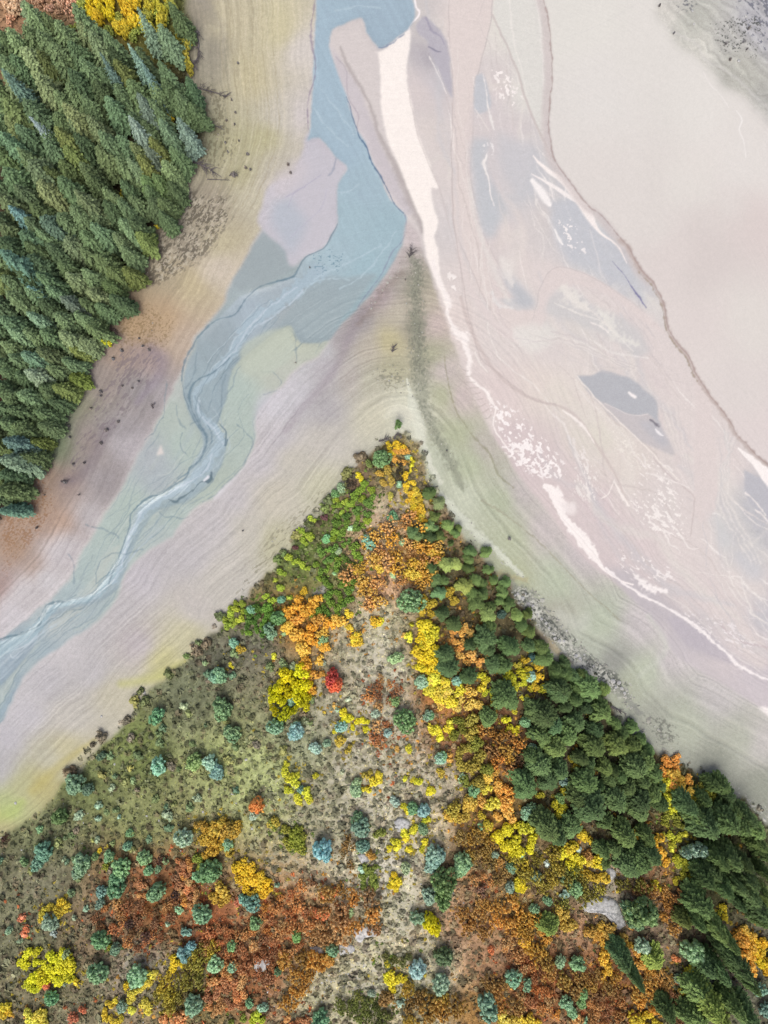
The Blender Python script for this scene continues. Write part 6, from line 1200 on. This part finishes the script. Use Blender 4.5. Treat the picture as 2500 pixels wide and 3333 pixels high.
# ================================================================== RIGHT SLOPE PINES
G_PINE = 'pines on the right slope of the headland'
P1 = (98, 128, 72); P2 = (84, 114, 66); P3 = (124, 148, 84); P4 = (76, 106, 68); PS = (104, 142, 96)
def pine(f, x, y, r, c=P2, h=None, kind='P'):
    rp = r * FR[f][2]; u, v = fp(f, x, y)
    c = (c[0] * 1.0, c[1] * 1.02, c[2] * .92)
    h = h or min(11, max(3.2, rp * S * 3.4))
    desc = 'yellowish-green pine' if c[0] > 125 else ('blue-green pine' if c[2] > 70 else ('dark green pine' if c[0] < 92 else 'green pine'))
    plant('pine_tree', 'tree', G_PINE, random.choice(PINE), u, v, rp * random.uniform(.82, 1.0), h * random.uniform(.75, .98) / 8, c, .62, desc, None, 'crown', 'trunk', TRUNK, 8.0, 2.1, jit=.16, gain=1.35)
for x, y, r, c in [(200,10,45,P1),(270,80,45,(130,150,112)),(240,170,40,P1),(90,275,45,P4),(130,300,40,PS),(200,240,40,PS),(205,310,45,P4),(270,300,40,P2),(330,230,45,P1),(320,490,52,P3),(380,490,42,P3),(220,520,40,P2),(470,520,38,P2),(480,410,44,P2),(590,410,40,P1),(600,530,38,P2),(440,640,52,(136,150,76)),(270,690,48,PS),(290,830,54,P4),(370,900,58,P4),(500,700,44,P1),(560,700,46,P2),(520,750,58,P2),(600,830,60,P3),(620,780,40,P2),(700,690,44,P1),(720,620,40,P2),(740,760,48,P2),(800,840,45,P1),(830,910,42,P2),(610,920,50,P2),(580,1000,70,P4),(600,1060,56,P4),(480,1040,46,P4),(750,1060,76,P2),(880,1050,50,P4),(960,1060,56,P2),(980,1130,56,P2),(870,830,36,P2),(880,950,45,P2),(310,1110,58,P4),(330,1190,66,P4),(470,1250,60,(72,100,60)),(700,1180,62,P2),(640,1170,58,P4),(720,1400,84,P2),(600,1530,58,P2),(1090,1350,76,P4),(1190,1410,50,P2),(1280,1330,76,P2),(1140,1240,48,P2),(1060,1210,50,P2),(1230,1240,42,P2),(1390,1340,44,P1),(520,600,40,P2),(560,620,36,P2),(380,280,36,P1),(410,380,0,P2),(400,250,30,P1),(240,250,30,PS),(640,600,34,P2),(680,740,36,P2),(1350,1410,40,P2),(1120,1170,40,P4),(470,460,34,P1),(540,500,0,P1),(250,600,44,P4),(300,600,34,P2),(350,350,24,P2)]:
    if r > 4: pine('H', x, y, r, c)
for x, y, r, c in [(400,490,58,P2),(770,490,90,P4),(840,550,70,P4),(700,430,60,P4),(850,700,72,P1),(930,620,72,P1),(990,530,68,P4),(1110,580,60,P4),(1110,690,78,P2),(1270,690,76,P1),(1370,680,58,P1),(1160,460,80,P2),(1260,540,46,P1),(1300,600,50,P2),(740,820,78,P4),(690,760,58,P2),(880,860,72,P4),(800,910,72,P4),(640,960,82,P2),(1050,940,78,P2),(1150,960,40,P2),(1190,830,60,P1),(1240,860,48,P2),(1220,920,50,P4),(1290,900,56,P2),(1340,970,66,P4),(1390,830,84,P4),(1460,790,74,P2),(1510,870,64,P2),(1260,1050,80,P4),(1090,1110,104,P4),(1010,1040,84,P4),(1420,1060,88,P4),(1420,1140,70,PS),(1510,1010,76,P2),(1560,1080,56,P2),(790,1240,86,P4),(860,1290,70,P4),(730,1180,56,P4),(950,1230,66,P4),(1330,1300,84,P2),(1250,1390,48,P4),(1430,1460,84,P2),(1350,1500,76,P4),(1170,1400,66,P2),(1020,770,60,(60,86,56)),(1080,800,50,P4),(760,620,66,P2),(970,420,0,P4),(880,330,72,P4),(1000,300,46,P2),(1070,360,44,P4),(1060,430,50,(60,84,54)),(900,190,50,P2),(980,220,44,P4),(860,210,40,P2),(1370,560,44,P2),(1430,640,44,P2),(1480,720,46,P2),(1440,930,60,P4),(1190,1200,54,P2),(700,600,44,P4),(1560,960,40,P2),(920,420,44,P4),(1180,1480,40,P2)]:
    if r > 4: pine('K', x, y, r, c)
for x, y, r, c, h in [(1120,190,66,P4,9),(1240,340,80,P4,10),(1190,280,66,P2,9),(1370,300,86,P2,10),(1470,330,80,P2,9),(1560,350,74,P2,9),(1520,260,60,P4,8),(1600,440,64,P2,9),(1340,560,60,P2,10),(1410,540,66,P4,11),(1490,570,64,P4,11),(1290,640,70,P4,9),(1360,720,66,P2,10),(1530,660,76,P4,11),(1440,700,66,P4,10),(1240,680,60,P2,8),(1520,760,70,P4,11),(1560,860,80,P4,11),(1620,780,70,P1,10),(1470,830,60,P4,9),(1200,850,84,P2,9),(1290,1000,74,P1,11),(1380,1080,56,P1,12),(1200,960,46,P2,8),(1400,1180,66,P4,10),(1460,1270,64,P4,11),(1520,1370,52,P2,11),(1260,1270,74,P4,8),(1340,1300,56,P4,9),(180,1010,66,(112,136,62),5),(690,1230,62,P4,9),(760,1350,50,P4,12),(640,1170,44,P4,7),(890,1230,72,(118,140,60),5),(990,1580,66,P2,7),(1190,1440,80,P1,7),(1270,1530,84,(124,152,70),9),(1330,1610,80,(124,152,70),10),(1420,1540,66,P2,9),(1530,1600,70,P4,9),(1600,940,60,P2,9),(1090,960,46,(98,116,60),6),(1240,150,50,P2,6),(1350,60,60,P2,6),(1390,120,60,P4,6),(1290,50,50,P2,6),(1440,230,60,P2,7),(1640,520,60,P2,9),(1640,640,50,P2,9),(1650,900,50,P2,9),(1110,1600,60,P2,5),(1180,1620,70,P1,6),(850,410,60,P2,7),(880,520,60,P4,8),(1640,1050,0,P2,8)]:
    if r > 4: pine('L', x, y, r, c, h)

# ================================================================== ROCKS, DEADWOOD, GROUND COVER
def rock_mesh(name, sd, flat):
    R_ = np.random.RandomState(sd); dirs = R_.normal(size=(9, 3)); dirs /= np.linalg.norm(dirs, axis=1, keepdims=True)
    v = ICO_V.copy()
    for d in dirs:
        lim = R_.uniform(.62, .85); pr = v @ d; o = np.maximum(pr - lim, 0); v = v - d * o[:, None]
    v = v * (1 + .05 * R_.normal(size=(len(v), 1))); v[:, 2] *= flat
    return mesh_np(name, v, None, ICO_F, M_ROCK)
ROCKS = [rock_mesh('rock', 400 + i, .6) for i in range(4)]
def boulder(f, x, y, r, label=None, desc='white boulder', group='pale boulders', asp=1.0, name='boulder', rot=None, cat='rock'):
    u, v = fp(f, x, y); px, py, g = at(u, v); o = bpy.data.objects.new(name, random.choice(ROCKS)); LINK(o)
    s_ = r * FR[f][2] * S; o.location = (px, py, g + s_ * .15); o.scale = (s_, s_ * asp, s_ * random.uniform(.6, 1.0)); o.rotation_euler = (0, 0, random.random() * 6.28 if rot is None else rot)
    o['category'] = cat
    if group: o['group'] = group
    if label: o['label'] = label
    else: register(o, desc, u, v)
for x, y, r in [(125,1205,17),(210,980,10),(142,1275,6),(250,1445,8),(38,1330,5),(345,1290,4)]: boulder('J', x, y, r)
for x, y, r in [(1575,995,15),(1415,970,8),(1370,1125,9),(1280,1080,7),(1075,1185,8),(992,1152,8),(775,802,9),(105,1065,10),(1490,1123,6),(1595,1068,6),(685,480,9),(975,320,12),(148,1383,7)]: boulder('I', x, y, r)
for x, y, r in [(800,690,20),(830,720,24),(870,760,24),(900,770,18),(850,690,14),(960,860,20),(990,890,18),(1010,920,16),(1050,990,20),(1080,1010,22),(1110,1010,18),(1190,1110,26),(1220,1130,24),(1440,1280,30),(1480,1290,26),(1500,1330,22),(1520,1360,20),(1040,960,14),(930,830,14),(780,700,16),(1460,1320,18),(1130,940,12),(640,570,14),(660,600,12),(1250,1100,12),(1310,1180,14)]: boulder('H', x, y, r * .62, group='pale boulders along the right shore', desc='pale shore boulder')
for x, y, r in [(90,1120,40),(130,1100,20),(1240,690,12),(500,1180,7),(660,1250,7),(575,1250,6),(640,1270,6),(515,1170,6),(870,885,10)]: boulder('N', x, y, r, group='pale boulders low on the headland', desc='grey boulder')
for x, y, r in [(1250,60,8),(1540,90,10),(1260,130,7),(1500,330,9),(1560,270,6),(1480,250,6)]: boulder('C', x, y, r, desc='light far-bank boulder')
def slab(f, poly, h, label, seed=5):
    P = catmull(np.vstack([fx(f, poly), fx(f, poly)[:1]]), 4)[:-1]; R_ = np.random.RandomState(seed)
    c = P.mean(0); vs, qs = [], []; n = len(P)
    for k_, (sc_, hz) in enumerate([(1.04, -.25), (1.0, h * .45), (.9, h * .85), (.6, h * 1.05), (.28, h * 1.12)]):
        for p in P:
            p2 = c + (p - c) * (sc_ * R_.uniform(.95, 1.05)); x, y, g = at(p2[0], p2[1]); vs.append((x, y, g + hz * R_.uniform(.8, 1.25)))
    for k_ in range(4):
        for j in range(n): qs.append((k_ * n + j, k_ * n + (j + 1) % n, (k_ + 1) * n + (j + 1) % n, (k_ + 1) * n + j))
    x, y, g = at(*c); vs.append((x, y, g + h * 1.15)); ts = [(4 * n + j, 4 * n + (j + 1) % n, len(vs) - 1) for j in range(n)]
    o = add('rock_slab', mesh_np('rock_slab', vs, qs, ts, M_ROCK), None, category='rock', label=label, group='bare rock slabs on the headland')
slab('N', [(890,260),(920,235),(960,240),(985,265),(970,300),(930,320),(900,305)], .5, 'small bright white rock slab above the bare path')
slab('L', [(405,860),(440,820),(500,795),(580,800),(640,830),(660,880),(690,960),(680,1005),(630,1010),(570,930),(500,900),(420,895)], .5, 'large pale blue-white rock slab at lower right', 6)
slab('L', [(1215,1330),(1270,1350),(1340,1380),(1400,1430),(1460,1500),(1440,1530),(1370,1480),(1290,1440)], .5, 'long bluish rock slab between the leaning pines at bottom right', 7)
slab('N', [(640,905),(700,880),(760,900),(790,940),(720,950),(690,985),(660,960)], .35, 'grey-white rock slab below the ochre scrub', 8)
slab('N', [(385,1010),(440,1010),(470,1050),(420,1080),(400,1050)], .3, 'small triangular white slab left of the teal shrub', 9)
slab('N', [(560,1000),(640,1000),(650,1040),(570,1060)], .25, 'small flat slab touching the teal shrub', 10)
slab('N', [(670,460),(710,450),(740,490),(700,510)], .3, 'small white slab beside the ochre shrub above the path', 11)
slab('K', [(1180,1500),(1240,1510),(1250,1560),(1190,1590)], .3, 'grey slab below the golden thicket at lower right', 12)

def branches(name, f, pts, spread, n, label, cat='dead wood', r0=.11, hz=.5):
    P = fx(f, pts); it = []
    def w(u, v, dz): x, y, g = at(u, v, 0); return (x, y, g + dz)
    L_ = [w(u, v, .12 + hz * i / len(P)) for i, (u, v) in enumerate(P)]
    it.append((L_, list(np.linspace(r0, r0 * .25, len(L_)))))
    tot = P[-1] - P[0]
    for i in range(n):
        t = random.uniform(.1, 1); k_ = min(int(t * (len(P) - 1)), len(P) - 2); b = P[k_] + (P[k_ + 1] - P[k_]) * random.random()
        a = math.atan2(tot[1], tot[0]) + random.choice((-1, 1)) * random.uniform(.3, 1.1); L = spread * random.uniform(.4, 1)
        e = b + L * np.array([math.cos(a), math.sin(a)]); m_ = (b + e) / 2 + np.random.RandomState(i).normal(size=2) * 2
        it.append(([w(*b, .15), w(*m_, .4 + hz * random.random()), w(*e, .3 + hz * random.random())], [r0 * .45, r0 * .3, r0 * .12]))
    add(name, tubes_mesh(name, it, M_DEAD), None, category=cat, label=label)
branches('fallen_tree', 'A', [(1020,870),(1080,890),(1130,915),(1200,965)], 42, 26, 'dark fallen tree reaching from the forest edge onto the tan beach', r0=.16)
branches('fallen_tree', 'A', [(1060,160),(1075,250),(1070,330),(1030,360)], 34, 30, 'dark leafless fallen tree beside the top right edge of the forest', r0=.16)
branches('fallen_tree', 'A', [(1045,470),(1110,490),(1180,510),(1220,530)], 30, 18, 'thin fallen trunk pointing right from the forest edge', r0=.12)
branches('fallen_tree', 'A', [(1110,660),(1160,680),(1215,710)], 22, 12, 'short fallen branch on the beach right of the olive round spruce', r0=.1)
branches('dead_branch', 'A', [(1240,950),(1262,940),(1280,955)], 18, 16, 'small dark heap of twigs on the tan beach', r0=.1)
branches('dead_branch', 'A', [(1120,970),(1200,975),(1250,980)], 14, 6, 'thin bleached stick below the big fallen tree', r0=.07)
branches('dead_branch', 'E', [(780,720),(783,700),(788,680)], 22, 14, 'leafless bush on the sandy spit above the headland', r0=.1)
branches('dead_branch', 'E', [(895,80),(905,55),(915,30)], 30, 16, 'tangle of driftwood at the far end of the spit', r0=.12)
branches('dead_branch', 'E', [(792,1305),(805,1280),(818,1262)], 8, 3, 'dark stump leaning left under the small tree at the tip', r0=.2)
branches('dead_branch', 'E', [(842,1300),(830,1280),(818,1262)], 8, 3, 'dark stump leaning right under the small tree at the tip', r0=.2)
branches('dead_branch', 'E', [(690,1320),(715,1310),(745,1308)], 24, 14, 'dark brush pile left of the small tree at the tip', r0=.12)
branches('dead_branch', 'D', [(828,712),(822,700),(835,690)], 10, 6, 'curled dark stump on the purple-grey beach', r0=.15)
branches('dead_branch', 'D', [(330,1105),(350,1110),(370,1108)], 18, 10, 'dark brush heap low on the left beach', r0=.12)
branches('dead_branch', 'K', [(1200,400),(1260,430),(1320,460)], 20, 9, 'dark fallen log at the shore above the pines', r0=.16)
# scattered low bushes on the bare shores
for f, L_ in (('D', [(575,830,14),(545,898,11),(612,445,14),(655,400,11),(543,620,11),(638,785,11),(490,712,9),(375,868,9),(395,1014,9),(197,1357,9),(455,1005,9),(545,645,7),(715,603,6),(748,565,7),(660,590,6),(375,805,8),(805,395,9),(770,375,9),(425,1180,5),(750,335,6),(350,1110,12),(240,1180,5),(505,790,0)]),
              ('A', [(1262,945,20),(1338,832,11),(1325,905,9),(1352,915,8),(1272,608,7),(1222,650,7),(1265,670,6),(1218,770,6),(1285,340,6),(1568,932,9),(1250,540,5),(1290,760,5),(1230,820,5),(1065,180,18)]),
              ('F', [(262,1415,13)]), ('G', [(187,888,7),(1565,345,6),(1415,350,7),(1500,590,6)]), ('C', [(1180,60,14),(1240,40,16),(1210,75,10),(1520,205,12),(1530,225,8),(1430,235,9),(1455,320,9),(1555,150,9),(1545,265,6),(1500,20,12),(1074,30,8),(1150,180,6)]),
              ('B', [(95,1165,10),(80,1110,14)]), ('L', [(990,50,0)]), ('E', [(1003,1388,7),(1150,1383,6),(870,230,5),(225,148,5),(130,790,5)])):
    for x, y, r in L_:
        if r > 1 and (f != 'C' or r < 9.5): shrub(f, x, y, r * .72, (112, 106, 104), 'small', None, None, 'tiny dark shore bush', 'shore_bush', 'tiny dark bushes on the shores')

# ground cover: thousands of low sage clumps, pebbles and grass tufts
def cover(name, pts, rad, cols, mat, hz=.55, ncard=9, label='', category='ground cover', cs=.55):
    n = len(pts); P = np.zeros((n, 3))
    for i, (u, v) in enumerate(pts):
        g = ground_px(u, v); k_ = S * (CAMH - g) / CAMH; P[i] = ((u - CX) * k_, -(v - CY) * k_, g)
    d = RS.normal(size=(n * ncard, 3)); d[:, 2] = np.abs(d[:, 2]); d /= np.linalg.norm(d, axis=1, keepdims=True)
    R_ = np.repeat(rad, ncard)
    c = np.repeat(P, ncard, 0) + d * (R_ * RS.uniform(.45, 1, len(R_)))[:, None] * np.array([1, 1, hz])
    v, q_ = cards(c, d + RS.normal(size=d.shape) * .3 + np.array([0, 0, .3]), R_ * cs * RS.uniform(.7, 1.3, len(R_)))
    col = np.repeat(np.repeat(cols, ncard, 0) * RS.uniform(.75, 1.25, (n * ncard, 1)), 4, 0)
    return add(name, mesh_np(name, v, q_, None, mat, False, col), None, kind='stuff', label=label, category=category)
def cover_mat(name):
    m, nt, b = mat_base(name); a_ = nt.nodes.new('ShaderNodeVertexColor'); a_.layer_name = 'albedo'
    tc = nt.nodes.new('ShaderNodeTexCoord'); n1 = nt.nodes.new('ShaderNodeTexNoise'); n1.inputs['Scale'].default_value = 4
    mr = nt.nodes.new('ShaderNodeMapRange'); mr.inputs[3].default_value = .7; mr.inputs[4].default_value = 1.3
    vm = nt.nodes.new('ShaderNodeVectorMath'); vm.operation = 'SCALE'
    nt.links.new(tc.outputs['Object'], n1.inputs['Vector']); nt.links.new(n1.outputs['Fac'], mr.inputs[0])
    nt.links.new(a_.outputs['Color'], vm.inputs[0]); nt.links.new(mr.outputs[0], vm.inputs['Scale'])
    nt.links.new(vm.outputs[0], b.inputs['Base Color']); b.inputs['Roughness'].default_value = .9
    return m
M_COVER = cover_mat('low_scrub')
def colour_at(pts):
    j = np.clip(((pts[:, 0] - gu[0]) / STEP).astype(int), 0, NU - 1); i = np.clip(((pts[:, 1] - gv[0]) / STEP).astype(int), 0, NV - 1)
    return COL[i, j]
R2 = np.random.RandomState(77)
def jitter_pts(poly, sp_, keep=1.0):
    xs = np.arange(-120, 2620, sp_); ys = np.arange(-120, 3450, sp_); X, Y = np.meshgrid(xs, ys)
    X = X + R2.uniform(-.6, .6, X.shape) * sp_; Y = Y + R2.uniform(-.6, .6, Y.shape) * sp_
    k_ = pip(X + 12 * (vnoise(X / 30, Y / 30, 9) - .5), Y, poly) & (R2.rand(*X.shape) < keep)
    return np.stack([X[k_], Y[k_]], 1)
sage = jitter_pts(PEN, 18)
dn = vnoise(sage[:, 0] / 90, sage[:, 1] / 90, 301)
out_ = jitter_pts(np.vstack([PEN_LINE + np.array([0, -34]), [(-400, 5200), (3000, 5200)]]), 22, .28)
out_ = out_[~pip(out_[:, 0], out_[:, 1], PEN)]
dn = np.r_[dn, np.ones(len(out_))]; sage = np.vstack([sage, out_])
sage = sage[(R2.rand(len(sage)) < .35 + .9 * dn)]
base = colour_at(sage)
tgt = np.array([lin(c) * ALB for c in ((84, 86, 58), (98, 84, 66), (112, 116, 88), (70, 76, 48))])[R2.randint(4, size=len(sage))]
scol = (base * .5 + tgt * .95) * R2.uniform(.6, 1.4, (len(sage), 1)) * 1.0
cover('sagebrush', sage, np.clip(R2.gamma(7, .062, len(sage)), .18, .8), scol, M_COVER, .7, 12, 'low olive and brown sagebrush dotted all over the headland')
gr = jitter_pts(PEN, 9, .85); base = colour_at(gr) * np.where(vnoise(gr[:, 0] / 14, gr[:, 1] / 14, 311)[:, None] > .55, np.array([1.12, 1.1, .85]), np.array([.8, .86, .7]))
cover('dry_grass', gr, R2.uniform(.12, .26, len(gr)), base * R2.uniform(.6, 1.9, (len(gr), 1)), M_COVER, .35, 4, 'short dry grass and herbs between the sagebrush', cs=.6)
fgp = jitter_pts(FOREST, 15, .9); fgp = fgp[fgp[:, 1] < 1850]; base = colour_at(fgp)
cover('undergrowth', fgp, R2.uniform(.2, .5, len(fgp)), base * R2.uniform(.6, 1.6, (len(fgp), 1)), M_COVER, .6, 7, 'brown and olive undergrowth on the forest floor')
lit = []
for nm_, colr in ((NR, (188, 110, 66)), (NO, (200, 150, 70)), (NY, (184, 166, 64)), (NG, (112, 138, 58))):
    for o in THINGS:
        if o.name.split('.')[0] in (nm_,) or (nm_ == NG and o.name.startswith('pine')):
            px, py, pz = o.location; k_ = S * (CAMH - pz) / CAMH; u0, v0 = CX + px / k_, CY - py / k_
            if v0 < 1380: continue
            for _ in range(5): lit.append((u0 + R2.normal() * 34, v0 + R2.normal() * 34, *((random.choice([(190,150,60),(120,110,56),(96,112,50)])) if o.name.startswith('pine') else colr)))
lit = np.array(lit); lit = lit[pip(lit[:, 0], lit[:, 1], PEN)]
cover('autumn_scrub', lit[:, :2], R2.uniform(.2, .45, len(lit)), lin(lit[:, 2:5]) * .95 * R2.uniform(.5, 1.3, (len(lit), 1)), M_COVER, .5, 9, 'low rusty, golden and olive scrub filling the ground between the shrubs')
def pebbles(name, polys, label, mat=M_ROCK):
    pts = []; rad = []
    for f, poly, sp_, keep, rr in polys:
        p = jitter_pts(fx(f, poly), sp_, keep); pts.append(p); rad.append(R2.gamma(2.2, rr, len(p)) + .03)
    pts = np.vstack(pts); rad = np.concatenate(rad); o8 = np.array([(1,0,0),(0,1,0),(-1,0,0),(0,-1,0),(0,0,1),(.6,.6,.5)], float)
    tr = np.array([(0,5,4),(5,1,4),(1,2,4),(2,3,4),(3,0,4),(0,1,5)]); V_ = []; T_ = []
    for i, (u, v) in enumerate(pts):
        g = ground_px(u, v); k_ = S * (CAMH - g) / CAMH; a = R2.rand() * 6.28; ca, sa = math.cos(a), math.sin(a); s_ = rad[i]
        q_ = o8 * (1 + .3 * R2.normal(size=(6, 1))) * s_ * np.array([1, .75, .7])
        V_.append(np.stack([q_[:, 0] * ca - q_[:, 1] * sa + (u - CX) * k_, q_[:, 0] * sa + q_[:, 1] * ca - (v - CY) * k_, q_[:, 2] + g], 1)); T_.append(tr + 6 * i)
    add(name, mesh_np(name, np.vstack(V_), None, np.vstack(T_), mat), None, kind='stuff', label=label, category='pebbles')
pebbles('pebbles', [('E', [(880,0),(1000,60),(1010,400),(1040,900),(1080,1200),(1250,1500),(1180,1560),(1000,1250),(900,1000),(880,700),(880,300)], 12, .3, .028), ('E', [(620,800),(850,780),(900,900),(880,1000),(700,1000)], 12, .5, .035), ('E', [(880,60),(840,200),(640,440),(600,400),(780,180)], 10, .5, .04), ('H', [(740,620),(900,640),(1100,880),(1300,1100),(1560,1290),(1640,1500),(1500,1420),(1380,1320),(1150,1180),(950,950),(780,780)], 9, .7, .06), ('H', [(280,0),(400,100),(700,440),(860,600),(700,560),(500,340)], 10, .4, .035), ('K', [(1320,400),(1500,520),(1700,720),(1600,760),(1400,560)], 10, .6, .05), ('L', [(1350,0),(1480,60),(1659,200),(1750,350),(1659,300),(1440,140)], 10, .6, .06), ('C', [(1070,-40),(1700,-40),(1700,540),(1300,260)], 20, .3, .035), ('G', [(380,900),(760,560),(900,430),(960,380),(1000,440),(700,760),(500,1000),(100,1400)], 14, .3, .03)], 'pale pebbles and broken stone along the spit and the shores', M_PEB)
pebbles('gravel', [('M', [(0,300),(1659,-400),(1659,1659),(0,1659)], 26, .30, .025), ('N', [(200,0),(1300,0),(1300,1475),(100,1475)], 20, .35, .028), ('N', [(350,1060),(760,1100),(700,1300),(300,1400)], 11, .5, .035)], 'fine pale stones scattered among the scrub and on the beach', M_ROCK)
pebbles('forest_litter', [('A', [(950,1020),(1250,1050),(1250,1200),(1100,1400),(850,1550),(700,1600),(780,1400)], 11, .5, .026), ('A', [(1020,100),(1200,480),(1300,800),(1200,960),(1050,920),(1060,500)], 12, .4, .025), ('D', [(640,80),(900,160),(800,380),(600,400)], 14, .4, .02)], 'grey-brown litter and broken wood on the upper left beach', plain_mat('litter', (.27, .24, .2), .5, .8))
finish_labels()
for o in THINGS:
    if 'label' not in o: o['label'] = o.name
